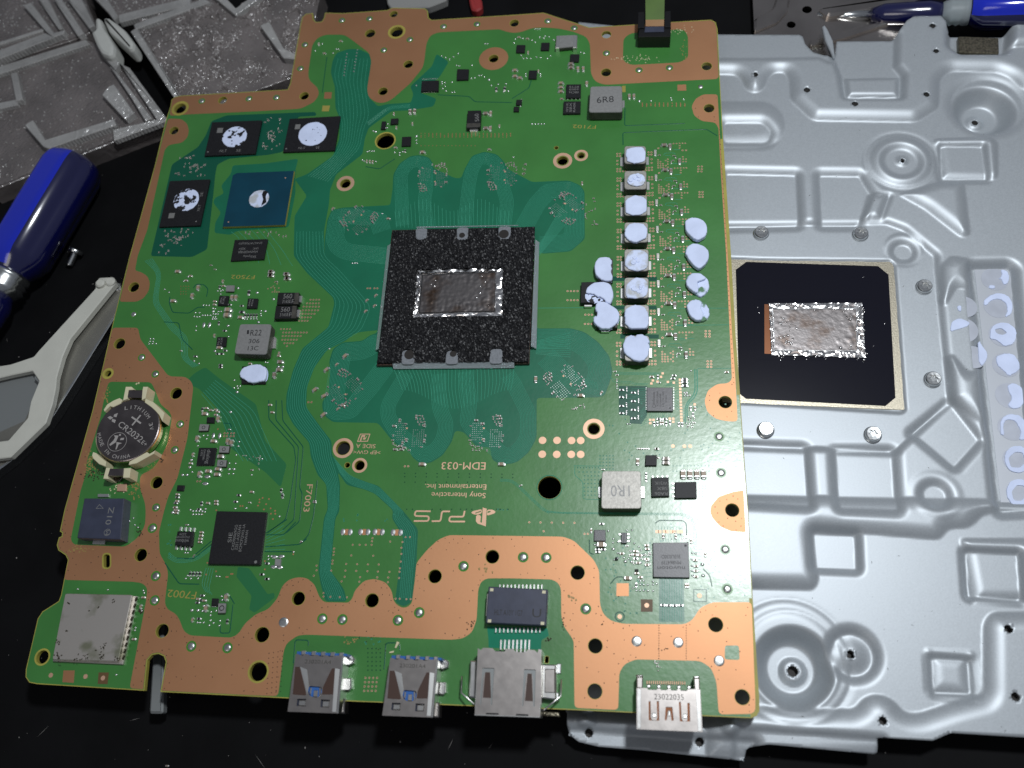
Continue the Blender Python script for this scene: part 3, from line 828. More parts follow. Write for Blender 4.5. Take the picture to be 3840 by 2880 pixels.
sheet('pad_outline', circ(c_, 33 * k_, 28), [circ(c_, 25 * k_, 28)], .03, .05, 'teal2', board)

# gold squares round the controller
sq = [(1282 + 1.9 * i, 195 + 52 * i) for i in range(14)] + [(995, 90), (968, 148), (832, 208), (808, 258), (910, 228), (1082, 232), (1180, 245), (788, 862), (843, 862), (790, 915), (1115, 842), (1170, 842), (1170, 893), (1527, 605)]
kk = mmpp('INF', 1000, 500)
for x_, y_ in sq:
    c_ = U('INF', x_, y_)
    sheet('test_pad', [(c_.x - 20 * kk, c_.y - 20 * kk), (c_.x + 20 * kk, c_.y - 20 * kk), (c_.x + 20 * kk, c_.y + 20 * kk), (c_.x - 20 * kk, c_.y + 20 * kk)], [], .04, .062, G, board)
for x_ in (1085, 1120, 1182, 1217, 1277, 1312, 1370, 1412):
    c_ = U('NUV', x_, 192)
    sheet('test_pad', [(c_.x - .42, c_.y - .4), (c_.x + .42, c_.y - .4), (c_.x + .42, c_.y + .4), (c_.x - .42, c_.y + .4)], [], .04, .062, G, board)

# soldered rivets in the copper border, each in its green ring
RIV = [('T10', 557, 132), ('T10', 735, 122), ('T10', 997, 257), ('T10', 828, 325), ('T10', 317, 290), ('T10', 288, 445), ('T10', 132, 632), ('T10', 1215, 173), ('T10', 1432, 157), ('T00', 1308, 655), ('T00', 1613, 640),
       ('T20', 232, 137), ('T20', 403, 182), ('T20', 612, 345), ('T20', 823, 455), ('T20', 1020, 440), ('T20', 1222, 563), ('T01', 867, 378), ('T01', 918, 658), ('T01', 1007, 765), ('T01', 1168, 1090), ('T01', 1133, 1257),
       ('T01', 1012, 1630), ('T02', 988, 105), ('T02', 1010, 415), ('T02', 1003, 573), ('T02', 1240, 870), ('T02', 1475, 880), ('T12', 178, 715), ('T12', 430, 692), ('T12', 560, 697), ('T12', 920, 702), ('T12', 1058, 652),
       ('T12', 1345, 352), ('T22', 72, 293), ('T22', 222, 296), ('T22', 478, 628), ('T22', 808, 838), ('T22', 1077, 846), ('T22', 1342, 965), ('T22', 1382, 243), ('T22', 1395, 500), ('T21', 1342, 1170), ('T21', 1355, 1405)]
for i, (f_, x_, y_) in enumerate(RIV):
    c_ = U(f_, x_, y_)
    mb = MB()
    big = 1.42 if f_ in ('T12', 'T22', 'T21') or (f_ == 'T02') else 1.22
    full = i in (28, 37, 38, 39)
    mb.dome(c_, big * (.92 if full else .72), .06, .16 if full else .3, 16)
    o = mb.build('rivet', ['rivet'], board, smooth=True)
    if not full:
        sheet('rivet_ring', circ(c_, big, 24), [], .04, .058, 'mask2', o)

# solder-plated pads of an unfitted row, copper between
for x_, y_ in ((587, 130), (702, 130), (795, 130), (913, 133)):
    c_ = U('T12', x_, y_)
    for s in (-1, 1):
        mb = MB()
        mb.dome((c_.x + s * 1.05, c_.y), .72, .04, .3, 16, 0, .98)
        mb.build('solder_pad', ['solder'], board)
    sheet('test_pad', [(c_.x - .45, c_.y - .85), (c_.x + .45, c_.y - .85), (c_.x + .45, c_.y + .85), (c_.x - .45, c_.y + .85)], [], .04, .07, 'copper', board)

# ---- gold ringed vias: the largest as parts, the rest as one part
VIA = []
def vias(f, *a, r=.32):
    for i in range(0, len(a), 2):
        VIA.append((U(f, a[i], a[i + 1]), r))
IX = [(797, 1002), (800, 1165), (802, 1330), (805, 1505)]
INDC = [U('T20', x, y, 3.8) for x, y in IX] + [U('T21', 807, 27, 3.8), U('T21', 807, 205, 3.8), U('T21', 807, 390, 3.8), U('T21', 808, 597, 3.8)]
ref = U('IND', 820, 500, 3.8)
PER = [563, 450, 604, 450, 563, 487, 604, 487, 563, 560, 563, 615, 563, 688, 604, 688, 563, 725, 604, 725, 648, 725, 690, 725, 1015, 437, 1057, 437, 1017, 475, 1058, 475, 1060, 548, 1062, 604, 975, 680, 1020, 678, 1065, 676,
       935, 718, 978, 718, 1020, 717, 1065, 716, 1158, 379]
PERS = [1155, 558, 1155, 590, 1190, 588, 1155, 620, 1190, 620, 1225, 620, 1155, 650, 1190, 652, 1228, 650, 1157, 682, 1192, 682, 1230, 680, 1265, 573, 1297, 552, 1297, 590, 1297, 628, 1268, 652, 1298, 678,
        1380, 310, 1423, 310, 1467, 308, 1468, 345, 1468, 382, 1515, 520, 1520, 556, 1560, 555, 1520, 594, 1562, 594, 1510, 308, 1550, 308]
for k, cc in enumerate(INDC):
    d_ = cc - ref
    for lst, r_ in ((PER, .33), (PERS, .26)):
        for i in range(0, len(lst), 2):
            p = U('IND', lst[i], lst[i + 1])
            VIA.append((Vector((p.x + d_.x, p.y + d_.y, 0)), r_))
vias('T20', 1208, 1080, 1230, 1080, 1208, 1097, 1230, 1097, 1206, 1112, 1228, 1112, 1215, 1245, 1235, 1245, 1215, 1261, 1235, 1261, 1215, 1277, 1235, 1277, 1105, 975, 1128, 975)
vias('T21', 1255, 487, 1280, 487, 1255, 505, 1280, 505, 1255, 522, 1280, 522, 1268, 683, 1290, 683, 1268, 702, 1290, 702, 1268, 720, 1290, 720, 360, 228, 382, 228, 403, 228, 425, 228, 360, 287, 382, 287, 403, 287, 425, 287, 475, 381, 497, 381, 518, 381, 473, 441, 495, 441, 517, 441)
for y_, x0, x1, n_ in ((505, 1920, 2020, 4), (547, 1880, 2015, 5), (585, 1840, 2015, 6), (627, 1830, 2005, 6), (667, 1828, 1965, 5), (709, 1822, 1922, 4), (748, 1790, 1885, 4), (843, 1580, 1685, 4), (883, 1605, 1875, 9), (923, 1600, 1805, 7),
                       (966, 1595, 1760, 6), (1006, 1620, 1720, 4), (1040, 1648, 1648, 1)):
    for i in range(n_):
        vias('MID', x0 + (x1 - x0) * i / max(n_ - 1, 1), y_, r=.30)
vias('MID', 1430, 380, 1465, 365, 1490, 350, 1505, 370, 1510, 395, 1555, 370, 1480, 415, 1505, 415, 1530, 415, 1555, 415, 1510, 300, 1535, 320, r=.24)
for i in range(4):
    for j in range(4):
        vias('T12', 710 + 25 * i - 3 * j, 1075 + 28 * j, r=.26)
vias('T12', 627, 213, 672, 213, 712, 213, 750, 213, 755, 170, 752, 190, 870, 192, 950, 195, 507, 237, 505, 258, 503, 278, 497, 315, 495, 335, 393, 348, 393, 378, 375, 413, 488, 380, 580, 380, 650, 382, 722, 384, 790, 386, 865, 388,
     585, 337, 656, 338, 726, 340, 796, 340, 618, 282, 760, 284, 575, 420, 675, 422, 786, 424, 857, 425, 927, 428, 943, 232, 942, 272, 938, 322, 933, 365, 930, 388, 670, 452, 555, 450, 855, 455, r=.26)
vias('T22', 112, 67, 185, 68, 258, 69, 332, 70, 405, 71, 206, 125, 470, 142, 492, 142, r=.27)
vias('T12', 438, 525, 482, 550, 543, 552, 590, 553, 438, 548, 905, 562, 932, 562, 975, 565, 1002, 565, 970, 163, 998, 163, r=.24)
vias('T11', 723, 210, 740, 210, 768, 210, 787, 210, 340, 947, 360, 947, 965, 1363, 987, 1363, r=.30)
vias('PMI', 636, 415, 668, 415, 708, 415, 738, 415, 632, 446, 662, 446, 702, 446, 734, 446, 345, 930, 376, 930, 1535, 82, 1568, 82, r=.30)
VIA.sort(key=lambda v: v[0].y / 400 - v[1])
vm = {}
def via_mesh(r):
    if r not in vm:
        mb = MB()
        mb.disc((0, 0), r, .066, 12, 0, r * .52)
        mb.disc((0, 0), r * .52, .060, 12, 1)
        o = mb.build('via', ['gold', 'hole'], board)
        vm[r] = o
        return o
    o = vm[r].copy()
    C.objects.link(o)
    return o
for c_, r_ in VIA[:295]:
    via_mesh(r_).location = Vector((c_.x, c_.y, 0)) * MM
rest = MB()
for c_, r_ in VIA[295:]:
    rest.disc(c_, r_, .066, 10, 0, r_ * .52)
    rest.disc(c_, r_ * .52, .060, 10, 1)
def dotgrid(f, x0, y0, x1, y1, nx, ny, r=.15, m=0, skip=0.0, z=.066):
    for i in range(nx):
        for j in range(ny):
            if random.random() >= skip:
                c = U(f, x0 + (x1 - x0) * i / max(nx - 1, 1), y0 + (y1 - y0) * j / max(ny - 1, 1))
                rest.disc(c, r, z, 8, m)
dotgrid('T10', 1070, 890, 1650, 865, 24, 5, .17, 2, .08)
dotgrid('T10', 1070, 945, 1420, 930, 15, 1, .17, 2)
dotgrid('T20', 845, 690, 1120, 668, 11, 6, .18, 2, .12)
dotgrid('MID', 425, 350, 515, 440, 4, 4, .17, 2, .2)
dotgrid('SIE', 420, 95, 530, 98, 4, 1, .2, 2)
for x_, y_ in ((1045, 1108), (1012, 1125), (1010, 1155), (995, 1190), (1082, 1175), (1112, 1120), (1058, 1232), (1130, 1220), (1178, 1247), (1133, 1278), (1180, 1278), (1155, 1335), (805, 1195), (830, 1195), (548, 1240), (565, 370)):
    rest.disc(U('PMI', x_, y_), .26, .066, 10, 2)
for x_, y_ in ((590, 700), (845, 705), (575, 845), (700, 805), (885, 838), (825, 875), (905, 838), (845, 875), (1305, 780), (1660, 560), (1660, 592), (1305, 678)):
    rest.disc(U('SIE', x_, y_), .24, .066, 10, 2)
rest.build('small_via', ['gold', 'hole', 'copper'], board, kind='stuff')

# pin holes in the copper and masked vias in the green
pin = MB()
zones = [xy(rnd(c3, .4)), xy(rnd(c4, .4)), xy(rnd(c5, .4))]
got = []
tries = 0
while len(got) < 330 and tries < 9000:
    tries += 1
    z_ = zones[0] if random.random() < .9 else random.choice(zones)
    a_ = z_[random.randrange(len(z_))]
    if random.random() < .5:
        p = a_ + rng.normal(0, 1.0, 2)
    else:
        p = np.array([random.uniform(z_[:, 0].min(), z_[:, 0].max()), random.uniform(z_[:, 1].min(), z_[:, 1].max())])
    if not inside(p, z_) or inside(p, batg) or edist(p, z_) < .25 or any(np.hypot(*(p - q)) < 1.3 for q in got):
        continue
    if any((Vector((p[0], p[1], 0)) - c).length < r + .5 for c, r in holes) or any((Vector((p[0], p[1], 0)) - U(*v)).length < 1.7 for v in RIV):
        continue
    got.append(p)
    pin.disc(p, random.choice((.12, .13, .15)), .049, 8, 0)
for y0, y1 in ((735, 950),):
    for k in range(14):
        pin.disc(U('T22', 952, y0 + (y1 - y0) * k / 13), .14, .049, 8)
        pin.disc(U('T22', 1129, y0 + (y1 - y0) * k / 13), .14, .049, 8)
for k in range(26):
    pin.disc(U('T21', 1392 + 45 * k / 25, 40 + 780 * k / 25), .13, .049, 8)
    pin.disc(U('T20', 1345 + 45 * k / 25, 840 + 800 * k / 25), .13, .049, 8)
for i in range(4):
    for j in range(9):
        pin.disc(U('USB', 245 - 52 * i - 3 * j, 190 + 58 * j + 8 * i), .14, .049, 8)
def masked(f, x0, y0, x1, y1, n, r=.20):
    for _ in range(n):
        p = U(f, random.uniform(x0, x1), random.uniform(y0, y1))
        pin.disc(p, r * 1.15, .040, 10, 2)
        pin.disc((p.x + .03, p.y + .03), r * .62, .043, 10, 1)
masked('T21', 560, 940, 1440, 1130, 26); masked('T21', 650, 1140, 1480, 1340, 30); masked('T22', 1170, 40, 1520, 560, 34); masked('T22', 590, 200, 900, 700, 46); masked('T21', 1230, 1440, 1480, 1640, 16)
masked('T22', 900, 60, 1110, 190, 16); masked('LOGO', 1450, 900, 1620, 920, 4); masked('USB', 1100, 20, 1400, 160, 10); masked('T12', 560, 10, 900, 70, 8); masked('T02', 1080, 80, 1120, 330, 10)
for j, y_ in enumerate((375, 425)):
    for k in range(11):
        p = U('LOGO', 70 + 160 * k, y_ + 1.5 * k); pin.disc(p, .2, .04, 8, 1)
for k in range(8):
    p = U('LOGO', 70 + 155 * k, 507); pin.disc(p, .2, .04, 8, 1)
for x_ in (100, 185, 475, 600, 765, 895, 985, 1065, 1430, 1480, 1600):
    pin.disc(U('LOGO', x_, 908), .2, .04, 8, 1)
for gx0, gy0, gx1, gy1, nx, ny in ((425, 1372, 560, 1372, 8, 1), (435, 1400, 640, 1400, 9, 1), (470, 1425, 560, 1550, 5, 6), (1215, 1490, 1275, 1560, 4, 5), (570, 1295, 655, 1380, 5, 5), (1045, 1360, 1275, 1395, 11, 2), (720, 885, 810, 1030, 0, 0)):
    for i in range(nx):
        for j in range(ny):
            p = U('T21', gx0 + (gx1 - gx0) * i / max(nx - 1, 1), gy0 + (gy1 - gy0) * j / max(ny - 1, 1))
            pin.disc(p, .22, .04, 8, 2); pin.disc((p.x + .03, p.y + .03), .13, .043, 8, 1)
for i in range(4):
    for j in range(6):
        pin.disc(U('T12', 725 + 27 * i, 885 + 28 * j), .2, .04, 8, 1)
pin.build('pin_hole', ['hole', 'via', 'trace'], board, kind='stuff')
# ------------------------------------------------------------------ chips
def chip(f, pts, h, m='chip', name='chip', bev=.10, z0=.08, side=None, parent=board, r=0.0):
    p = L(f, *pts, z=h)
    return prism(name, rnd(p, r, 3) if r else p, z0, h, m, parent, bev, side)

def marks(o, f, lines, z, m='chipmark', **k):
    for s, x0, y0, x1, y1, h in lines:
        text(s, f, x0, y0, x1, y1, h, z + .012, m, o, **k)
def dot(o, f, x, y, r, z, m='chipmark', name='index_mark'):
    c = U(f, x, y, z)
    return sheet(name, circ(c, r, 14), [], z - .01, z + .012, m, o)

c = chip('MEM', (705, 160, 1220, 140, 1150, 485, 625, 508), 1.0, name='memory_chip')
marks(c, 'MEM', [('NLT', 780, 472, 855, 470, 30), ('SE', 955, 468, 1000, 466, 30)], 1.0); dot(c, 'MEM', 662, 470, .28, 1.0)
sheet('data_mark', L('MEM', 765, 222, 822, 220, 812, 270, 752, 272, z=1.0), [], .99, 1.012, 'chipmark', c)
c = chip('MEM', (1510, 125, 2035, 95, 1975, 450, 1440, 468), 1.0, name='memory_chip')
marks(c, 'MEM', [('NLT', 1600, 440, 1670, 438, 26), ('SE', 1780, 435, 1820, 433, 26)], 1.0); dot(c, 'MEM', 1475, 437, .28, 1.0)
sheet('data_mark', L('MEM', 1572, 185, 1625, 182, 1615, 232, 1562, 235, z=1.0), [], .99, 1.012, 'chipmark', c)
c = chip('MEM', (265, 770, 680, 752, 578, 1230, 155, 1245), 1.0, name='memory_chip')
marks(c, 'MEM', [('NLT', 575, 1080, 590, 1015, 26), ('SE', 605, 930, 615, 885, 26)], 1.0); dot(c, 'MEM', 540, 1190, .28, 1.0)
sheet('data_mark', L('MEM', 262, 1105, 322, 1102, 310, 1155, 250, 1158, z=1.0), [], .99, 1.012, 'chipmark', c)
c = prism('controller_chip', L('MEM', 960, 688, 1555, 665, 1460, 1225, 815, 1245, 920, 712, z=1.3), .25, 1.3, 'bluechip', board, .05, 'fr4')
dot(c, 'MEM', 1466, 738, .26, 1.3, 'gold'); dot(c, 'MEM', 876, 1196, .26, 1.3, 'gold')
c = chip('MEM', (940, 1380, 1280, 1372, 1240, 1580, 897, 1598), .9, name='memory_chip')
marks(c, 'MEM', [('SKhynix', 1165, 1545, 1030, 1540, 26), ('H5AN4G8NBJR', 1180, 1492, 978, 1498, 26), ('UHC', 1188, 1460, 1130, 1461, 24), ('305V', 1055, 1462, 985, 1464, 24), ('DWCW7056JP3', 1225, 1403, 985, 1410, 22)], .9)
c = chip('SIE', (705, 55, 1325, 68, 1242, 722, 597, 712), 1.25, name='processor_chip')
marks(c, 'SIE', [('SIE', 885, 445, 905, 320, 46), ('CXD90069GG', 918, 540, 968, 228, 34), ('2251-AXDAH', 962, 540, 1014, 230, 34), ('BCMCFQW3-1A', 1010, 558, 1065, 218, 34), ('TAIWAN', 1075, 482, 1100, 295, 32)], 1.25)
dot(c, 'SIE', 1190, 688, .42, 1.25, 'chipmark')
def legs(o, f, x0, y0, x1, y1, n, ang, w=.45, l=.9, h=.35, m='tin', name='leg'):
    for i in range(n):
        p = U(f, x0 + (x1 - x0) * i / max(n - 1, 1), y0 + (y1 - y0) * i / max(n - 1, 1))
        box_at(name, p.x, p.y, .06, w, l, h, ang, m, o, .05)
c = chip('SIE', (215, 305, 405, 310, 385, 488, 180, 478), 1.5, name='flash_chip', bev=.2)
marks(c, 'SIE', [('winbond', 362, 408, 195, 402, 42), ('25Q16JVNIM', 372, 368, 200, 365, 24), ('2229', 330, 330, 245, 328, 26)], 1.5)
legs(c, 'SIE', 262, 278, 425, 290, 4, .05, .55, 1.1); legs(c, 'SIE', 208, 512, 375, 524, 4, .05, .55, 1.1)
chip('SIE', (1432, 645, 1505, 650, 1498, 738, 1424, 735), .6, 'ferrite', 'sensor_chip', .08)
c = chip('PMI', (360, 568, 545, 570, 515, 755, 330, 755), .9, name='power_chip')
marks(c, 'PMI', [('dialog', 452, 590, 430, 740, 38), ('DA9081', 415, 590, 395, 700, 22), ('2302', 385, 590, 375, 660, 22)], .9)
for i in range(9):
    for f_, a_, b_ in (('PMI', (548 - 3.4 * i, 578 + 18 * i), .5), ('PMI', (345 + 19 * i, 762), .5)):
        p = U(f_, *a_); box_at('leg', p.x, p.y, .06, .22, .4, .2, 0 if b_ and a_[1] > 760 else 1.5, 'tin', c, .03)
for pts in ((445, 240, 525, 240, 520, 303, 440, 300), (128, 970, 202, 972, 192, 1030, 118, 1028)):
    c = chip('PMI', pts, .7, name='small_chip')
for pts in ((368, 313, 465, 318, 452, 385, 355, 388), (580, 548, 685, 552, 674, 622, 570, 620), (558, 697, 655, 700, 647, 772, 548, 770)):
    c = chip('PMI', pts, 1.1, 'ferrite', 'power_inductor', .12, side='ferrited')
    q = L('PMI', *pts, z=1.1); ce = sum(q, Vector()) / 4
    sheet('coil_mark', circ(ce, .55, 16), [circ(ce, .38, 16)], 1.09, 1.112, 'mark', c)
for pts, tx in (((868, 458, 975, 458, 958, 570, 848, 566), 'JRK'), ((1197, 487, 1312, 490, 1298, 600, 1182, 600), 'AW4'), ((842, 932, 950, 932, 938, 1040, 828, 1040), 'M1X')):
    c = chip('MID', pts, .85, name='small_chip')
    x_, y_ = pts[0], pts[1]
    marks(c, 'MID', [(tx, x_ + 22, y_ + 92, x_ + 40, y_ + 12, 22), (tx[::-1], x_ + 52, y_ + 92, x_ + 70, y_ + 12, 22)], .85)
    legs(c, 'MID', x_ + 10, y_ + 118, x_ + 72, y_ + 118, 4, 0, .2, .35, .2); legs(c, 'MID', x_ + 112, y_ + 30, x_ + 96, y_ + 98, 4, 1.57, .2, .35, .2)
# wound inductors
def inductor(f, pts, h, m, lines, mm='mark', r=.9, name='power_inductor', tabs=None, z0=.25):
    o = prism(name, rnd(L(f, *pts, z=h), r, 3), z0, h, m, board, .18, 'ferrited', rings=[(.25, z0), (0, z0 + .5), (0, h - .22), (.12, h)])
    for s, x0, y0, x1, y1, hh in lines:
        text(s, f, x0, y0, x1, y1, hh, h + .012, mm, o)
    for t in tabs or ():
        prism('solder_tab', L(f, *t), .05, .7, 'tin', o, .06)
    return o
o = inductor('MID', (1105, 783, 1470, 783, 1412, 1135, 1038, 1125), 4.0, 'ferrite', [('R22', 1220, 918, 1350, 915, 72), ('306', 1202, 1005, 1328, 1003, 52), ('13C', 1192, 1088, 1315, 1086, 52)],
             tabs=[(1480, 900, 1535, 960, 1525, 1075, 1440, 1080)])
sheet('index_mark', L('MID', 1188, 855, 1212, 853, 1209, 898, 1184, 900, z=4.0), [], 3.98, 4.012, 'mark', o)
inductor('T20', (508, 560, 713, 556, 716, 726, 498, 728), 4.2, 'ferrite', [('6R8', 550, 668, 660, 660, 50)], tabs=[(712, 660, 730, 660, 730, 700, 712, 712)])
inductor('T21', (583, 1393, 835, 1392, 840, 1637, 578, 1637), 4.4, 'ferrites', [('1R0', 762, 1487, 640, 1487, 75)], 'ferrite', tabs=[(560, 1500, 590, 1500, 590, 1570, 562, 1570), (835, 1500, 860, 1500, 860, 1570, 835, 1570)])
inductor('T20', (300, 230, 405, 225, 410, 300, 290, 312), 1.9, 'ferrite', [], r=.6)
for p in ((288, 232, 312, 230, 306, 312, 282, 312), (398, 225, 424, 230, 420, 310, 394, 310)):
    prism('solder_tab', L('T20', *p, z=1.9), .05, 2.0, 'tin', board, .15)
c = inductor('MID', (945, 335, 1045, 335, 1038, 408, 938, 408), 1.0, 'ferrite', [], r=.3)
c = inductor('SIE', (722, 1200, 822, 1200, 812, 1325, 715, 1325), 1.2, 'ferrite', [], r=.25)
q = U('SIE', 768, 1262, 1.2); sheet('coil_mark', circ(q, .75, 16), [circ(q, .5, 16)], 1.19, 1.212, 'mark', c)
# tantalum capacitors
def tant(f, pts, band, tab, lines, h=1.9, name='tantalum_capacitor'):
    o = chip(f, pts, h, 'chip', name, .12)
    sheet('polarity_band', L(f, *band, z=h), [], h - .02, h + .012, 'chipmark' if False else 'ferrited', o)
    prism('solder_tab', L(f, *tab, z=1.0), .05, 1.2, 'tin', o, .1)
    marks(o, f, lines, h)
    return o
tant('MID', (1545, 420, 1785, 420, 1778, 555, 1528, 558), (1738, 422, 1784, 422, 1777, 553, 1722, 553), (1790, 460, 1825, 460, 1815, 535, 1785, 535), [('560', 1602, 490, 1703, 488, 58), ('316SE', 1590, 542, 1688, 540, 40), ('p', 1702, 528, 1733, 528, 48)])
tant('MID', (1520, 572, 1760, 572, 1752, 718, 1500, 722), (1712, 574, 1758, 574, 1750, 715, 1696, 715), (1765, 620, 1800, 620, 1788, 705, 1760, 705), [('560', 1575, 642, 1677, 640, 56), ('316SE', 1562, 694, 1662, 692, 40), ('p', 1672, 680, 1705, 680, 48)])
tant('T10', (1372, 716, 1458, 714, 1452, 826, 1364, 830), (1368, 800, 1454, 798, 1452, 822, 1365, 826), (1385, 840, 1440, 838, 1436, 852, 1385, 852), [('560', 1445, 785, 1442, 735, 26)])
tant('IND', (72, 425, 300, 418, 480, 425, 485, 700, 60, 705), (270, 600, 300, 600, 300, 690, 270, 690), (110, 735, 220, 735, 215, 760, 112, 760), [])
tant('IND', (300, 110, 497, 110, 497, 405, 300, 405), (470, 112, 496, 112, 496, 400, 470, 400), (485, 200, 500, 200, 500, 300, 485, 300), [])
tant('IND', (270, 830, 560, 830, 560, 1040, 270, 1040), (530, 832, 558, 832, 558, 1038, 530, 1038), (340, 1075, 450, 1075, 450, 1100, 340, 1100), [])
# more small chips
for f_, pts, h_, m_ in (('T20', (352, 546, 447, 545, 445, 632, 350, 632), 1.0, 'chip'), ('T20', (335, 656, 445, 655, 443, 733, 331, 735), 1.0, 'chip'), ('T20', (378, 350, 437, 350, 433, 398, 375, 398), .8, 'chip'), ('T20', (30, 290, 86, 290, 82, 338, 26, 338), .8, 'chip'),
                        ('T20', (190, 275, 244, 275, 240, 323, 186, 323), .8, 'chip'), ('T20', (110, 455, 162, 455, 158, 508, 106, 508), .8, 'chip'), ('T10', (1074, 523, 1184, 520, 1181, 588, 1070, 591), 1.0, 'chip'), ('T10', (1304, 447, 1379, 447, 1375, 513, 1300, 516), .9, 'chip'),
                        ('T10', (815, 785, 842, 785, 836, 835, 808, 835), .9, 'chip'), ('T10', (875, 768, 922, 765, 918, 800, 870, 803), .9, 'chip'), ('T10', (947, 886, 1004, 884, 1001, 943, 943, 945), .8, 'chip'), ('T20', (28, 645, 64, 645, 62, 678, 26, 678), .8, 'chip'), ('T20', (12, 690, 46, 690, 44, 720, 10, 720), .8, 'chip'),
                        ('T21', (866, 1290, 940, 1290, 938, 1358, 863, 1358), .9, 'chip'), ('T21', (903, 1435, 1015, 1433, 1020, 1557, 905, 1560), 1.0, 'chip'), ('T21', (1057, 1465, 1195, 1462, 1198, 1568, 1055, 1570), 1.0, 'chip'), ('NUV', (242, 168, 395, 168, 398, 316, 240, 316), .8, 'chipglare'),
                        ('NUV', (608, 205, 682, 205, 680, 345, 605, 345), .9, 'chipglare'), ('NUV', (525, 532, 562, 532, 562, 572, 525, 572), .6, 'chip'), ('NUV', (788, 692, 836, 692, 836, 720, 788, 720), .6, 'chip'), ('SIE', (645, 1140, 725, 1142, 712, 1235, 635, 1232), .8, 'chip')):
    c = chip(f_, pts, h_, m_, 'small_chip')
    x0, y0, x2, y2 = pts[0], pts[1], pts[4], pts[5]
    if (f_, x0) == ('T21', 903):
        marks(c, f_, [('W31K', 1008, 1462, 925, 1462, 22), ('SBX', 1008, 1496, 940, 1496, 22), ('RA06', 1008, 1530, 925, 1530, 22)], h_)
    if (f_, x0) == ('T20', 352):
        marks(c, f_, [('0BCN', 432, 592, 372, 592, 16), ('6603', 432, 574, 372, 574, 15), ('BTY8', 432, 557, 372, 557, 15)], h_)
    if (f_, x0) == ('T20', 335):
        marks(c, f_, [('W31K', 365, 725, 366, 665, 15), ('SBX', 387, 725, 388, 665, 15), ('RA06', 410, 725, 411, 665, 15)], h_)
    if (f_, x0) == ('NUV', 608):
        marks(c, f_, [('Y0960', 660, 330, 655, 215, 32)], h_, 'chipmarkd')
    n_ = 5
    w_ = abs(x2 - x0)
    if f_ != 'NUV' or x0 < 300:
        legs(c, f_, min(x0, x2) + w_ * .12, max(y0, y2) + 6, max(x0, x2) - w_ * .12, max(y0, y2) + 6, n_, 0, .2, .35, .25)
legs(board, 'T20', 362, 643, 440, 643, 4, 0, .45, .7, .3, name='solder_tab'); legs(board, 'T10', 1080, 600, 1168, 597, 12, 0, .16, .7, .25, name='solder_tab'); legs(board, 'T10', 1082, 515, 1176, 512, 12, 0, .16, .6, .25, name='solder_tab')
legs(board, 'T21', 1043, 1478, 1045, 1560, 4, 1.57, .4, .6, .3, name='solder_tab'); legs(board, 'T21', 912, 1432, 1005, 1430, 4, 0, .4, .5, .3, name='solder_tab')
legs(board, 'NUV', 588, 230, 585, 320, 2, 1.57, .5, .6, .25, name='solder_tab'); legs(board, 'NUV', 700, 230, 700, 320, 3, 1.57, .45, .6, .25, name='solder_tab')
c = chip('INF', (732, 322, 1160, 322, 1168, 715, 735, 715), .95, 'chipglare', 'regulator_chip')
marks(c, 'INF', [('infineon', 865, 600, 868, 400, 44), ('XDPE14286A', 925, 640, 922, 385, 30), ('G1SA448', 975, 640, 970, 430, 30), ('H2131 19A', 1022, 640, 1018, 385, 30), ('S1A1', 1068, 570, 1065, 460, 30)], .95, 'chipmarkd')
q = U('INF', 855, 632, .95); sheet('index_mark', circ(q, .5, 16), [circ(q, .38, 16)], .94, .963, 'chipmarkd', c)
dot(c, 'INF', 1118, 665, .22, .95, 'chipmarkd')
for i in range(14):
    p = U('INF', 745 + 32 * i, 728); box_at('leg', p.x, p.y, .06, .16, .35, .2, 0, 'tin', c, .02)
    p = U('INF', 1178, 335 + 27 * i); box_at('leg', p.x, p.y, .06, .35, .16, .2, 0, 'tin', c, .02)
    p = U('INF', 725, 335 + 27 * i); box_at('leg', p.x, p.y, .06, .35, .16, .2, 0, 'tin', c, .02)
c = chip('NUV', (1028, 340, 1505, 335, 1520, 808, 1035, 800), 1.0, 'chipglare', 'video_chip')
marks(c, 'NUV', [('nuvoton', 1458, 655, 1088, 655, 52), ('MN864739', 1402, 580, 1142, 582, 50), ('303U030D', 1398, 500, 1142, 502, 52)], 1.0, 'chipmarkd')
dot(c, 'NUV', 1465, 378, .34, 1.0, 'chipmarkd')

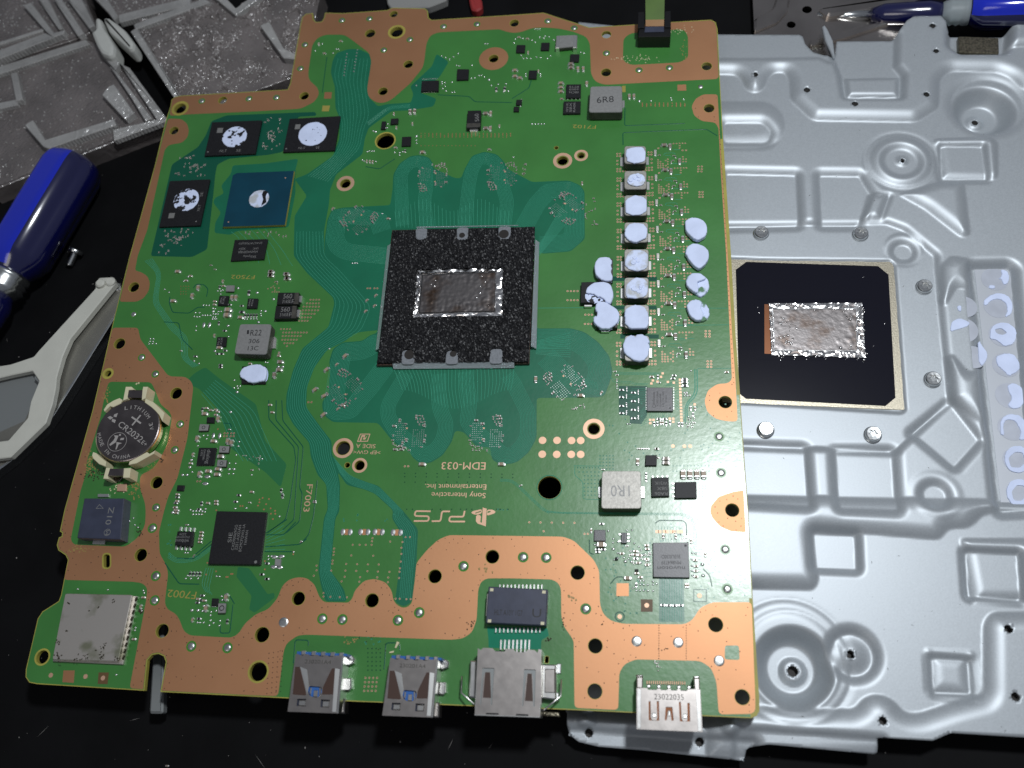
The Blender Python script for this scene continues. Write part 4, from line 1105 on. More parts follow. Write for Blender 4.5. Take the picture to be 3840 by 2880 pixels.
# ------------------------------------------------------------------ two-pole parts
def two_pole(L_, W_, H_, body):
    mb = MB()
    e = L_ * .24
    mb.box((0, 0), .05, L_ - 2 * e + .02, W_ * .96, H_ * .96, 0, 0, H_ * .06)
    for s in (-1, 1):
        mb.box((s * (L_ - e) / 2, 0), .05, e, W_, H_, 0, 1, min(W_, H_) * .14)
        mb.dome((s * (L_ / 2 + .06), 0), .16 * W_ / .5, .05, H_ * .35, 8, 1, W_ * .55)
    return mb, [body, 'tin']
PROTO = {}
def smd(kind):
    """A new capacitor, resistor or solder joint; mesh data is shared between alike ones."""
    if kind not in PROTO:
        if kind == 'bl':
            mb = MB(); mb.dome((0, 0), .34, .05, .26, 10, 0, .28); o = mb.build('solder_joint', ['solder'], board, smooth=True)
        elif kind == 'bg':
            mb = MB(); mb.dome((0, 0), .52, .05, .34, 12, 0, .42); o = mb.build('solder_joint', ['solder'], board, smooth=True)
        elif kind == 'pd':
            mb = MB(); mb.dome((0, 0), .95, .05, .2, 14, 0, .5); o = mb.build('solder_joint', ['solder'], board, smooth=True)
        else:
            d = {'c2': (.72, .36, .34, 'ceramic2', 'capacitor'), 'c4': (1.05, .55, .5, 'ceramic', 'capacitor'), 'c6': (1.7, .9, .8, 'ceramic', 'capacitor'), 'c7': (1.75, 1.0, .9, 'ceramic2', 'capacitor'), 'c8': (2.1, 1.35, 1.1, 'ceramic', 'capacitor'),
                 'r2': (.7, .36, .26, 'resbody', 'resistor'), 'r4': (1.05, .55, .36, 'resbody', 'resistor'), 'r6': (1.5, .8, .45, 'resbody', 'resistor'), 'rw': (1.9, .85, .5, 'shield', 'resistor')}[kind]
            mb, ms = two_pole(*d[:4])
            o = mb.build(d[4], ms, board)
        PROTO[kind] = o
        return o
    o = PROTO[kind].copy()
    C.objects.link(o)
    return o
njoint = 0
spare = MB()
def put(kind, f, x, y, deg=0):
    global njoint
    p = U(f, x, y)
    if kind == 'bl':
        njoint += 1
        if njoint > 280:
            spare.dome(p, .34, .05, .26, 8, 0, .28)
            return
    o = smd(kind)
    o.location = Vector((p.x, p.y, 0)) * MM
    o.rotation_euler = (0, 0, math.radians(deg + random.uniform(-2, 2)))
DATA = {
 'PMI': '''c4 445 148;r4 400 160 90;c4 490 170;c2 505 172;c4 545 165;c4 565 185;c4 545 220;c6 428 210;c6 572 262 90;bg 703 187;c2 690 376;bl 410 440;bl 455 437;bl 445 475;pd 515 440 90;pd 583 440 90;c6 348 475 90;c6 522 503;c6 675 503 90;
c6 715 520 90;bl 795 505;bl 785 553;bl 350 550;c4 300 645 90;bg 282 702;c4 275 740;bg 265 780;bl 290 830;bg 188 862;bg 235 862;c7 598 668;c6 465 825;c6 372 855 90;c6 570 803;c6 560 860;bg 688 800;bg 738 800;bl 683 850;bl 730 850;pd 450 880;
pd 430 955;bl 690 735;bl 755 738;bl 762 648;c4 930 1045;r4 790 1080;r4 755 1150;c2 905 1158;bl 748 1222;bl 872 1216;c4 548 1145;c4 548 1175;c4 460 1165;r4 390 1170 90;bl 270 1235;bl 298 1250;bl 330 1248;r2 365 1230;bl 400 1252;bl 430 1225;bl 425 1258;
bl 300 1285;bl 330 1285;bl 362 1285;bl 392 1285;c4 135 1072;r4 132 1103;c4 130 1145;r4 115 1165;c4 112 1210;c4 130 1245;bg 80 1265;c2 1125 110;c2 1150 192;r4 1245 1030 90;r4 1260 1092 90;bl 1225 1308;c2 235 1398;c2 1605 1142;c2 1605 1158;c2 1460 1582 30;c2 930 810;bl 928 862;bl 1040 690''',
 'SIE': '''c4 520 322;c4 515 363;c4 505 403;c4 500 443;bl 325 228;bl 355 228;bl 315 573;bl 348 575;pd 1425 625;pd 1510 620;pd 1415 750;pd 1490 755;r4 1335 708;bl 1350 655;bl 1350 615;bl 1390 615;r4 1270 845;r4 1335 900;r4 378 838 90;r4 418 838 90;r4 458 838 90;r4 498 838 90;
bl 320 895;bl 385 895;bl 475 895;bl 345 858;bl 705 865;bl 742 868;c2 425 615 60;c6 830 1130 90;c6 580 1265 90;r4 530 1108;c4 480 1150;r4 515 1165;c4 555 1170;r4 470 1195;bg 400 1290;bg 475 1290;bl 530 1300;bl 545 1235;c4 410 1410 90;r4 490 1395;bl 468 1443;bl 500 1443;bl 545 1443;bl 630 1415;
bl 668 1447;bl 615 1478;bl 740 1480;bl 750 1420;bl 632 1352;r4 840 1430 90;bl 770 1115;bl 775 1165;bl 700 1295;bl 640 1310;c4 200 45;bg 160 72;c4 205 80;c4 190 15;bl 940 25;bl 1075 18;bl 1490 122;bl 570 30;bl 562 65;bl 525 62;bl 490 55;r4 488 35;bl 450 55;bl 410 55;bl 380 40;bl 410 98;bl 450 98;bl 485 98;bl 520 98''',
 'MID': '''c6 395 187;c4 540 235;bl 510 240;c4 490 288;bl 460 292;c6 630 372 90;c6 562 465 90;c6 342 525;bl 240 385;bl 290 420;c4 912 295 90;bg 1085 372;r4 875 362 90;c4 920 350;bl 850 405;bl 885 405;bl 910 395;bl 885 440;c6 1020 485 90;c6 1065 485 90;r6 1212 425 90;bg 1305 425;c8 975 632;c8 965 692;r4 990 565;r4 1128 578;
c4 820 528;c4 815 565;bl 685 570;bl 720 570;bl 750 572;bl 595 655;bl 640 655;bl 580 700;bl 610 702;bl 640 702;bl 675 685;bl 705 685;bl 735 685;bl 765 685;bg 800 640;bl 795 605;bl 822 610;bl 860 640;bl 890 640;bl 800 670;bl 825 672;bl 850 672;bl 790 728;bl 815 728;bl 835 728;bl 795 705;bl 825 705;pd 690 795 90;pd 755 795 90;
bl 605 812;bl 600 860;bg 970 805;r4 865 775 90;r4 932 865;c4 815 920 90;c6 875 1062;bg 820 1098;r4 938 1093;r4 850 1130;r4 900 1130;r4 1170 688 90;r4 1202 688 90;r4 1235 688 90;r4 1267 688 90;r4 1299 688 90;bl 1160 730;bl 1187 730;bl 1230 728;bl 1265 728;bl 1298 728;r6 1130 650;c6 1118 715;bl 1350 635;bg 1400 637;bl 1345 665;
bl 1350 690;bg 1320 765;c7 1470 190;c7 1465 235;c7 1645 217;c7 1653 270;bl 75 955;bl 110 955;bl 70 985;bl 105 985;bl 60 1015;bl 100 1012;bl 140 1012;c2 430 1095;r4 595 1160;bl 580 1210;bl 635 1240;r4 885 1258;r4 885 1285;c7 1575 1228;bg 1550 1278;bg 1600 1278;c7 1562 1318;c7 1508 1378 90;c4 1560 1125 90;c4 1555 1155;
bl 1075 1500;bl 1110 1500;bl 1040 1520;bl 1085 1525;bg 1075 1570;c4 1225 1245;bl 1045 1433;bl 1400 1440;c2 775 110;c2 820 158;bg 1495 500;bl 975 930;bl 1400 1225;bl 1425 1230;c2 1530 300''',
 'T20': '''c6 317 545;c6 317 573;c6 317 600;c6 485 547 90;c6 428 452 90;c6 462 452 90;c7 382 422;c7 383 445;c4 45 245;bl 70 250;c4 100 255;bl 130 262;bl 165 190;bl 180 190;bl 150 190;bl 180 242;bl 215 235;bl 240 240;bl 205 250;bl 60 360;c4 105 345 90;bl 75 380;bl 95 380;bl 120 380;bl 160 372;bl 185 375;bl 230 380;bl 250 362;bl 270 260;bl 445 340;
bl 465 345;c6 20 462;c6 20 500;c6 50 512;bl 185 480;bl 185 495;bl 90 480;bl 90 495;c4 172 465 90;bl 130 805;bl 150 805;bl 170 805;bl 190 805;bl 208 805;c6 760 630 90;c6 790 630 90;bg 825 657;bl 1030 635;bl 900 655;bl 1112 645;bl 1033 650;c4 410 318 90;c4 322 645;c2 85 1070;c2 78 1125;bl 10 1020;c4 455 1190 90;bl 12 280;bl 22 255;bl 150 275;r4 62 655 90;bl 55 690''',
 'T10': '''c7 1002 730 90;c7 1030 728 90;c4 1015 805 90;c7 1490 742;c6 1522 740 90;c7 1490 838;c6 1520 838 90;c4 1578 820 90;bg 775 855;bl 760 850;bl 840 830;bl 855 805;bl 850 830;c4 912 830 90;c4 895 740 90;bl 735 980;bl 750 980;bl 765 980;bl 722 985;c4 720 1048 90;c4 740 1050 90;c4 758 1052 90;bl 777 1048;bl 690 1038;bl 700 1045;bl 900 990;bl 930 990;bl 950 985;bl 930 1005;
c4 905 960;r4 967 980 90;bg 1040 885;bl 1040 910;bl 1040 930;c6 1080 992;c4 1512 972;bl 1205 545;bl 1225 560;bl 1210 575;bl 1230 590;bl 1205 532;bl 1225 537;bl 1040 555;bl 1270 600;bl 1285 598;bl 1300 425;bl 1318 428;bl 1395 510;bl 1418 505;bl 1445 490;bl 1460 490;bl 1480 500;bl 1400 425;bg 1510 518;r6 1558 582 90;r6 1612 578 90;bl 1635 592;bl 1605 597;bl 1570 547;bl 1620 545;bl 1525 555;bl 1205 365;
bl 1230 375;bl 1255 385;bl 1280 370;bl 1310 350;bl 1270 535;c4 410 290 90;bl 430 285;c4 550 270;bl 385 330;c4 445 350;bl 500 345;bl 520 320;bl 535 320;bl 1485 285;bl 1500 285;c4 500 1355 45;c4 858 1420;bl 818 1385;bl 1078 540;bl 905 805''',
 'INF': '''r4 312 368;r2 400 340 90;r2 400 362 90;r4 508 415;r2 590 390 90;r2 590 410 90;r4 310 488;r2 395 460 90;r2 395 480 90;r4 508 555;r2 595 530 90;r2 595 550 90;r4 312 635;r2 395 600 90;r2 395 622 90;r4 508 700;r2 590 672 90;r2 590 695 90;r4 312 755;r2 395 730 90;r2 395 750 90;r4 508 840;r2 590 810 90;
r2 590 830 90;r4 812 155;r4 915 150 90;r4 1185 130;r4 1165 180;r6 1358 195;r6 1358 240;r6 1362 300;r4 855 930 90;r4 908 925 90;c4 960 912 90;c4 1000 912 90;r4 1055 928 90;r4 1118 908 90;r4 932 850;r4 1030 852;r4 1265 938 90;r4 1320 940 90;r4 1460 672 90;c4 1532 680 90;r4 1500 772 90;bl 1420 815;bl 1440 865;bl 1500 905;
bl 1450 915;bl 1385 920;c2 235 205 90;c2 235 280 90;bl 235 340;c4 895 1345;r2 660 1345;r2 700 1345;r2 750 1345;c2 620 1345;bl 1475 985;bl 1355 415;bl 1400 415;bl 1355 465;bl 1400 465;bl 410 930;bl 450 930;c2 205 60;c2 240 120''',
 'NUV': '''c8 335 372;c4 205 182 90;r4 285 432;r4 365 432;r4 290 468;bl 248 368;r4 342 90;c4 945 380;c4 952 427;c4 795 457;c4 790 503;c4 855 512;r4 798 555;c4 945 562;c4 830 612;bl 868 612;c4 950 638;c4 615 487;bg 500 425;bg 660 592;c6 690 817;c4 810 752;r4 806 910 90;c4 860 805;c4 1730 500 90;c4 1168 255 90;c4 1335 260 90;
c4 1540 322 90;c4 1595 575;c4 1605 655;c4 1600 720;c4 1605 795;c4 1470 915 90;c4 1500 915 90;r4 1160 1178;r4 1240 1180;r4 1320 1182;r4 1403 1180;bg 1690 632;bg 1700 780;bl 750 172;bl 680 175;bl 720 270;bl 720 320;bl 500 290;bl 495 340;bl 560 330;bl 780 350;bl 840 395;bl 740 455;bl 700 560;bl 740 600;bl 860 850;bl 905 850;bl 860 900;bl 905 905;
bl 960 905;bl 1030 860;bl 1030 900;bl 1080 890 90;bl 765 945;bl 810 980;bl 855 980;bl 905 980;bl 960 985;bl 1030 985;bl 560 480;bl 640 540;bl 870 440;bl 900 500;bl 430 185;bl 560 545;bl 510 570;bl 580 230;c2 680 385;bl 1555 480;bl 1600 485;bl 1550 565;bl 1550 650;bl 1550 715;bl 1560 780''',
 'T21': '''c6 815 1335 90;c7 997 1318;c7 997 1345;c8 1107 1417 90;c8 1152 1417 90;c8 1197 1417 90;c8 1240 1417 90;r4 870 1418 90;r4 870 1450 90;c2 820 1250;r2 850 1250;r2 875 1250;c4 937 1252;c2 590 1385;c2 55 1490 30;c6 155 802 90;c6 445 908;c4 580 888 60;bl 1160 745;c4 905 785;c2 945 1310;c4 1390 755''',
 'IND': '''c2 1125 1790''',
 'T11': '''c7 100 110;c7 98 132;c7 202 125;c7 207 152;c4 720 290 45;c4 778 258 45;c4 770 325 45;c4 712 360 45;bl 655 48;bl 640 48;bl 625 48;c6 440 1032 45;c6 580 652 45;c6 460 740 45;c6 385 870 45;c6 445 910 30;c4 565 972;c4 533 993 45;c4 525 705 45;c6 1078 1352;c6 1592 1352;c2 380 1590;c2 378 1598;c4 92 967;c4 107 1015;r4 165 1520 90;r4 172 1552 90;bl 475 602''',
 'T12': '''r4 40 405;r4 72 435;bl 292 190;bl 245 260''',
 'T02': '''c4 932 555;c4 915 615 90;c4 870 825;bl 920 640;bl 880 750;bl 875 768;bl 840 60;bl 875 85;bl 895 100;bl 930 510;bl 935 525;bl 700 505;bl 505 500;bl 755 1055;bl 865 40;c2 1085 1645''',
}
for f_, s_ in DATA.items():
    for e in s_.replace('\n', '').split(';'):
        w = e.split()
        if len(w) >= 3:
            put(w[0], f_, float(w[1]), float(w[2]), float(w[3]) if len(w) > 3 else 0)
for k, cc in enumerate(INDC):
    d_ = cc - ref
    for kd, x_, y_, a_ in (('rw', 1113, 450, 90), ('c2', 1172, 490, 0), ('c7', 1243, 347, 0), ('c7', 1328, 365, 90), ('c7', 1467, 600, 90), ('r2', 1410, 520, 90), ('c2', 1385, 505, 0), ('c2', 1370, 580, 0), ('c2', 1345, 605, 90)):
        p = U('IND', x_, y_)
        o = smd(kd); o.location = Vector((p.x + d_.x, p.y + d_.y, 0)) * MM; o.rotation_euler = (0, 0, math.radians(a_))
    t2 = MB()
    for pl in ((1240, 490, 1245, 455, 1385, 453, 1410, 475), (1260, 492, 1330, 492, 1340, 520), (1335, 622, 1455, 620, 1570, 612), (1380, 405, 1470, 404)):
        q = xy(L('IND', *pl)) + np.array([d_.x, d_.y])
        t2.ribbon(curve(q, .4), .14, .038)
    t2.build('circuit_trace', ['trace'], board, kind='stuff')

spare.build('small_solder_joint', ['solder'], board, smooth=True, kind='stuff')
# ------------------------------------------------------------------ the tiny parts under the memory positions round the processor
tiny = MB()
def tcap(c, ang, s=1.0, body=1):
    tiny.box(c, .05, .28 * s, .34 * s, .3 * s, ang, body, .03)
    for q in (-1, 1):
        tiny.box((c[0] + q * .24 * s * math.cos(ang), c[1] + q * .24 * s * math.sin(ang)), .05, .2 * s, .36 * s, .32 * s, ang, 0, .05)
def footprint(f, x, y, rot, mir=1):
    """Via field with rows of tiny capacitors; local axes in mm."""
    c0 = U(f, x, y)
    cs, sn = math.cos(rot), math.sin(rot)
    def P(u, v):
        u *= mir
        return (c0.x + u * cs - v * sn, c0.y + u * sn + v * cs)
    for i in range(6):
        for j in range(9):
            if random.random() < .86:
                tiny.disc(P(-4.3 + i * .55, 2.6 - j * .62), .12, .05, 6, 2)
            if random.random() < .86:
                tiny.disc(P(.9 + i * .62, .6 - j * .62), .12, .05, 6, 2)
    for u, v in ((1.4, 4.6), (2.3, 4.9), (3.2, 4.7), (1.5, 3.9), (2.6, 3.8), (3.6, 3.9), (2.0, 3.0), (3.0, 2.9), (3.9, 3.0), (2.5, 2.2), (3.5, 2.0), (4.1, 1.9)):
        tcap(P(u, v), rot + random.choice((0, 1.57)), random.choice((.9, 1.0, 1.5)))
    for u, v in ((-4.9, -1.2), (-4.9, -2.6), (-4.7, -3.6), (-4.0, -4.2), (-3.2, -4.6), (-2.4, -4.4), (-2.9, -5.6), (-2.0, -5.4), (-3.9, -5.4), (-1.3, -4.9), (-3.4, 3.4), (-4.9, 1.7), (-1.5, 2.4), (.2, -5.6), (3.6, -4.6), (4.4, -2.8), (-1.9, -3.4), (-.8, -2.6), (4.6, -1.2)):
        tcap(P(u, v), rot + random.choice((0, 1.57)), random.choice((.9, 1.0, 1.0, 1.6)))
    for u, v in ((-1.1, 1.1), (-1.1, -2.2)):
        tiny.box(P(u, v), .04, .5, .5, .03, rot, 3, .005)
footprint('T11', 1000, 1140, 0); footprint('T11', 1500, 1140, 0)
footprint('T11', 570, 850, math.radians(-45) + math.pi / 2, 1)
footprint('T21', 330, 810, math.radians(40), -1)
footprint('T10', 1140, 1160, math.pi, 1); footprint('T10', 1590, 1150, math.pi, 1)
footprint('T10', 680, 1420, math.radians(135) + math.pi, 1)
footprint('T20', 360, 1360, math.radians(45) + math.pi, 1)
# memory area at the left: rows of tiny parts
def scatter(f, x0, y0, x1, y1, n, ang=0.0, s=1.0):
    for _ in range(n):
        p = U(f, random.uniform(x0, x1), random.uniform(y0, y1))
        tcap((p.x, p.y), ang + random.choice((0, 1.57)), s * random.choice((.8, 1, 1.1)))
scatter('MEM', 1250, 110, 1450, 200, 8); scatter('MEM', 1270, 200, 1430, 300, 9); scatter('MEM', 1280, 290, 1370, 380, 14); scatter('MEM', 1210, 380, 1420, 450, 9)
scatter('MEM', 370, 510, 530, 560, 8); scatter('MEM', 390, 580, 660, 660, 12); scatter('MEM', 480, 600, 570, 690, 12); scatter('MEM', 330, 690, 660, 730, 8)
scatter('MEM', 180, 1270, 540, 1310, 9); scatter('MEM', 220, 1320, 480, 1400, 14); scatter('MEM', 310, 1340, 390, 1430, 12); scatter('MEM', 130, 1420, 450, 1530, 10)
scatter('MEM', 1020, 1300, 1520, 1350, 12); scatter('T20', 470, 1280, 560, 1460, 16); scatter('T20', 60, 1060, 95, 1140, 6); scatter('T21', 380, 960, 470, 1000, 6)
scatter('NUV', 700, 430, 1010, 640, 26, 0, .8); scatter('NUV', 1420, 230, 1500, 330, 8, 0, .8); scatter('INF', 1340, 390, 1450, 480, 6, 0, .7); scatter('INF', 1380, 780, 1530, 990, 12, 0, .8)
scatter('PMI', 830, 650, 1060, 860, 10, 0, .7); scatter('HDM', 600, 310, 690, 520, 6, 0, .8); scatter('T22', 990, 100, 1100, 190, 5, 0, .6)
for i in range(8):
    a, b = U('T10', 590 - 2.6 * i, 350 + 20 * i), U('T10', 658 - 3.3 * i, 325 + 20 * i)
    tiny.dome(a, .3, .05, .3, 8, 0); tiny.dome(b, .3, .05, .3, 8, 0)
tiny.build('tiny_component', ['tin', 'ceramic2', 'solder', 'gold'], board, kind='stuff')
# ------------------------------------------------------------------ thermal putty
def putty(f, pts, z0, z1, m='putty', parent=board, name='thermal_putty', jit=.16, r=.8, n=3, under=.25):
    p = ccw(rnd(L(f, *pts, z=z1), r, n))
    p = p + rng.normal(0, jit * .35, p.shape)
    return prism(name, p, z0, z1, m, parent, rings=[(under, z0), (.06, z0 + (z1 - z0) * .35), (0, z1 - min(.35, (z1 - z0) * .4)), (.14, z1 - .08), (.42, z1)])
INDB = [('T20', 728, 945, 868, 1060), ('T20', 728, 1106, 872, 1226), ('T20', 728, 1264, 876, 1396), ('T20', 728, 1440, 882, 1570), ('T21', 728, -45, 886, 97), ('T21', 728, 139, 886, 273), ('T21', 728, 316, 888, 468), ('T21', 730, 515, 890, 680)]
PUT = [('T20', 740, 965, 790, 950, 850, 950, 866, 980, 864, 1040, 830, 1050, 790, 1055, 750, 1045, 737, 1010), ('T20', 760, 1132, 800, 1120, 850, 1126, 865, 1160, 855, 1192, 810, 1206, 765, 1198, 742, 1172),
       ('T20', 735, 1292, 790, 1262, 840, 1267, 872, 1292, 875, 1362, 840, 1387, 780, 1392, 737, 1377), ('T20', 730, 1490, 755, 1450, 800, 1440, 860, 1450, 880, 1490, 870, 1540, 800, 1570, 755, 1555, 730, 1525),
       ('IND', 660, 130, 700, 30, 780, -20, 900, -10, 960, 20, 975, 80, 975, 200, 940, 250, 830, 270, 700, 240, 665, 190), ('IND', 675, 470, 740, 390, 820, 355, 930, 375, 970, 440, 975, 560, 930, 620, 820, 640, 700, 630, 665, 590),
       ('IND', 650, 850, 680, 770, 790, 725, 900, 735, 960, 790, 985, 880, 985, 980, 960, 1040, 740, 1050, 690, 1010, 655, 980, 665, 920),
       ('IND', 630, 1290, 660, 1190, 740, 1130, 790, 1148, 800, 1165, 815, 1130, 900, 1125, 960, 1160, 1005, 1230, 970, 1250, 1000, 1270, 985, 1400, 940, 1470, 860, 1495, 760, 1470, 660, 1390)]
for k, ((f_, x0, y0, x1, y1), pt) in enumerate(zip(INDB, PUT)):
    h_ = 3.8
    o = prism('power_inductor', rnd(L(f_, x0, y0, x1, y0, x1, y1, x0, y1, z=h_), 1.0, 3), .2, h_, 'ferrites', board, side='ferrited', rings=[(.3, .2), (0, .8), (0, h_ - .2), (.15, h_)])
    d_ = INDC[k] - ref
    for tp in ((603, 520, 655, 520, 655, 655, 603, 655), (978, 520, 1022, 520, 1022, 645, 978, 645)):
        q = xy(L('IND', *tp)) + np.array([d_.x, d_.y])
        prism('solder_tab', q, .05, .55, 'tin', o, .08)
    putty(pt[0], pt[1:], h_ - .05, h_ + (.9 if k in (3, 6, 7) else .55), 'puttyc' if k in (1, 4, 5) else 'putty', o)
    # ragged smear where the putty tore off
    if k in (1, 4, 5):
        cc = sum((Vector((*q, 0)) for q in xy(L(pt[0], *pt[1:], z=h_))), Vector()) / (len(pt) // 2)
        for _ in range(5):
            a, rr = random.uniform(0, 6.28), random.uniform(.6, 2.0)
            c_ = (cc.x + rr * math.cos(a), cc.y + rr * math.sin(a))
            t = np.linspace(0, 6.28, 9, endpoint=False)
            rad = rng.uniform(.35, .9, 9)
            prism('putty_flake', np.c_[c_[0] + rad * np.cos(t), c_[1] + rad * np.sin(t)], h_ + .5, h_ + random.uniform(.7, .95), 'putty', o, .08)
for k, pt in enumerate((('T20', 1120, 1430, 1150, 1410, 1200, 1407, 1250, 1430, 1270, 1480, 1256, 1530, 1200, 1558, 1160, 1530, 1125, 1490), ('IND', 1475, 20, 1500, -60, 1590, -110, 1720, -80, 1800, 0, 1800, 100, 1750, 190, 1665, 245, 1600, 200, 1520, 110),
                        ('IND', 1480, 410, 1520, 330, 1585, 290, 1700, 298, 1780, 370, 1812, 470, 1780, 560, 1675, 635, 1600, 560, 1510, 480), ('IND', 1490, 740, 1540, 670, 1620, 650, 1720, 680, 1800, 770, 1815, 850, 1770, 930, 1700, 960, 1610, 940, 1530, 870))):
    # a low crescent foot that stayed flat on the board, and the thick lump on it
    o = putty(pt[0], pt[1:], .05, .9, 'puttyg' if k in (2, 3) else 'putty', name='thermal_putty', r=1.4)
    if k in (0, 1):
        putty(pt[0], pt[1:], .6, 2.1, 'putty', o, 'putty_lump', r=1.4, under=0)
    elif k == 2:
        putty('IND', (1485, 410, 1520, 335, 1590, 295, 1690, 300, 1770, 370, 1640, 420, 1660, 520, 1650, 570, 1590, 550, 1510, 480), .6, 1.9, 'putty', o, 'putty_lump', r=.6, under=0)
    else:
        putty('IND', (1495, 740, 1540, 672, 1620, 652, 1715, 690, 1680, 760, 1730, 850, 1700, 940, 1620, 935, 1535, 870), .6, 1.9, 'putty', o, 'putty_lump', r=.8, under=0)
putty('IND', (245, 220, 270, 130, 310, 85, 410, 75, 470, 100, 492, 150, 470, 190, 490, 240, 468, 290, 492, 320, 494, 400, 400, 410, 310, 370, 255, 300), 1.2, 2.7, r=.9)
putty('IND', (122, 565, 160, 480, 240, 425, 370, 410, 470, 450, 510, 580, 480, 680, 460, 720, 400, 690, 385, 655, 330, 620, 290, 620, 255, 590, 190, 575), 1.85, 2.7, r=.8)
putty('IND', (125, 575, 260, 600, 385, 665, 300, 700, 240, 715, 160, 690, 125, 640), 1.85, 2.0, 'puttyt', r=.6)
putty('IND', (275, 690, 390, 680, 470, 730, 570, 800, 592, 880, 570, 960, 500, 1030, 410, 1060, 310, 1040, 240, 960, 230, 888, 280, 890, 288, 830, 255, 790), 1.2, 2.8, r=.9)
putty('MID', (1205, 1255, 1330, 1240, 1400, 1275, 1415, 1340, 1395, 1430, 1330, 1440, 1270, 1460, 1190, 1450, 1160, 1420, 1105, 1400, 1100, 1340, 1130, 1290), .5, 1.9, r=.8)
chip('MID', (1130, 1270, 1400, 1270, 1395, 1470, 1120, 1470), .9, name='small_chip')
for (x0, x1, y0, y1, m_) in ((812, 1068, 215, 412, 'puttyt'), (1600, 1900, 153, 414, 'putty'), (305, 572, 848, 1087, 'puttyt'), (1088, 1298, 858, 1054, 'puttyc')):
    z_ = 1.35 if m_ == 'puttyc' else 1.02
    a, b = U('MEM', x0, (y0 + y1) / 2, z_), U('MEM', x1, (y0 + y1) / 2, z_)
    r_ = (b - a).length / 2
    c_ = U('MEM', (x0 + x1) / 2, (y0 + y1) / 2, z_)
    p = circ(c_, r_ * .97, 40) + rng.normal(0, .05, (40, 2))
    o = prism('thermal_putty', p, z_ - .08, z_ + .22, m_, board, rings=[(0, z_ - .08), (.02, z_ + .1), (.2, z_ + .22)])
    if m_ == 'putty':
        for x_, y_, s_ in ((1680, 350, .35), (1775, 350, .22), (1750, 235, .25), (1795, 215, .2), (1805, 270, .22), (1835, 300, .2), (1820, 240, .12), (1770, 240, .14)):
            q = U('MEM', x_, y_, z_ + .22); t = np.linspace(0, 6.28, 8, endpoint=False); rad = rng.uniform(.5, 1.1, 8) * s_
            sheet('bare_spot', np.c_[q.x + rad * np.cos(t), q.y + rad * np.sin(t)], [], z_ + .2, z_ + .228, 'chip', o)
    if m_ == 'puttyc':
        sheet('bare_spot', rnd(L('MEM', 1240, 870, 1285, 880, 1262, 930, 1270, 990, 1215, 1030, 1235, 960, 1222, 910, z=z_ + .22), .3), [], z_ + .2, z_ + .228, 'chip', o)

# ------------------------------------------------------------------ main processor with foam frame and liquid metal
Z1 = 2.5
apu = prism('main_processor', L('CPU', 250, 118, 1728, 84, 1672, 1500, 92, 1520, z=1.3), .25, 1.3, 'apu', board, .05)
FC = [U('CPU', *q, Z1) for q in ((255, 115), (1730, 80), (1665, 1478), (92, 1492))]
win = xy(L('CPU', 505, 530, 1395, 505, 1390, 1008, 470, 1022, z=Z1))
tabs = [xy(rnd(L('CPU', *q, z=Z1), 1.2, 4)) for q in ((490, 95, 618, 92, 605, 215, 495, 217), (918, 85, 1048, 82, 1030, 217, 920, 217), (1350, 75, 1485, 72, 1470, 208, 1355, 208), (342, 1505, 482, 1503, 470, 1355, 350, 1360), (798, 1502, 938, 1500, 925, 1362, 812, 1364), (1255, 1498, 1400, 1494, 1392, 1340, 1270, 1342))]
nu, nv = 128, 120
gv, keep = [], {}
fnoise = rng.uniform(0, .42, (nv + 1, nu + 1))
for j in range(nv + 1):
    for i in range(nu + 1):
        u, v = i / nu, j / nv
        p = FC[0] * (1 - u) * (1 - v) + FC[1] * u * (1 - v) + FC[2] * u * v + FC[3] * (1 - u) * v
        q = np.array([p.x, p.y]) + rng.normal(0, .085, 2)
        edge = min(u, v, 1 - u, 1 - v)
        gv.append((q[0], q[1], Z1 - .25 + fnoise[j, i] - (.25 if edge < .006 else 0)))
P2 = np.array([g[:2] for g in gv])
PC = P2.copy()
PC[:-nu - 2] = (P2[:-nu - 2] + P2[1:-nu - 1] + P2[nu + 1:-1] + P2[nu + 2:]) / 4
bare = inside_many(PC, win)
for t in tabs: bare |= inside_many(PC, t)
gf = []
for j in range(nv):
    for i in range(nu):
        a = j * (nu + 1) + i
        if bare[a]:
            continue
        gf.append([a, a + nu + 1, a + nu + 2]); gf.append([a, a + nu + 2, a + 1])
fo = obj('foam_frame', gv, gf, 'foam', apu)
sheet('foam_base', xy([inset(ccw(FC), .1)[k] for k in range(4)]), [ccw(win)], 1.3, 1.95, 'foam', apu)
hl = {1: (975, 172, 1.05), 2: (1408, 160, 1.75), 3: (430, 1408, 1.75), 4: (883, 1400, 1.15)}
for k, t in enumerate(tabs):
    o = sheet('film_tab', t, [], 2.02, 2.1, 'filmg', apu)
    if k in hl:
        x_, y_, r_ = hl[k]
        sheet('tab_hole', circ(U('CPU', x_, y_, 2.1), r_ * .9, 20), [], 2.08, 2.115, 'hole', o)
def flap(inner, outer, zi, zo, m='film'):
    a = L('CPU', *inner, z=zi); b = L('CPU', *outer, z=zo)
    up = Vector((0, 0, .14))
    vs = a + b + [v + up for v in a + b]
    obj('film_flap', vs, [[4, 5, 7, 6], [0, 2, 3, 1], [2, 6, 7, 3], [0, 1, 5, 4], [0, 4, 6, 2], [1, 3, 7, 5]], m, apu)
flap((252, 1492, 1516, 1486), (266, 1560, 1518, 1550), 1.9, .5)
flap((236, 262, 112, 1350), (202, 285, 80, 1366), 1.9, .5)
flap((1735, 220, 1690, 1320), (1776, 246, 1746, 1352), 1.9, .5)
flap((500, 98, 1560, 76), (510, 85, 1560, 68), 1.9, 1.2)
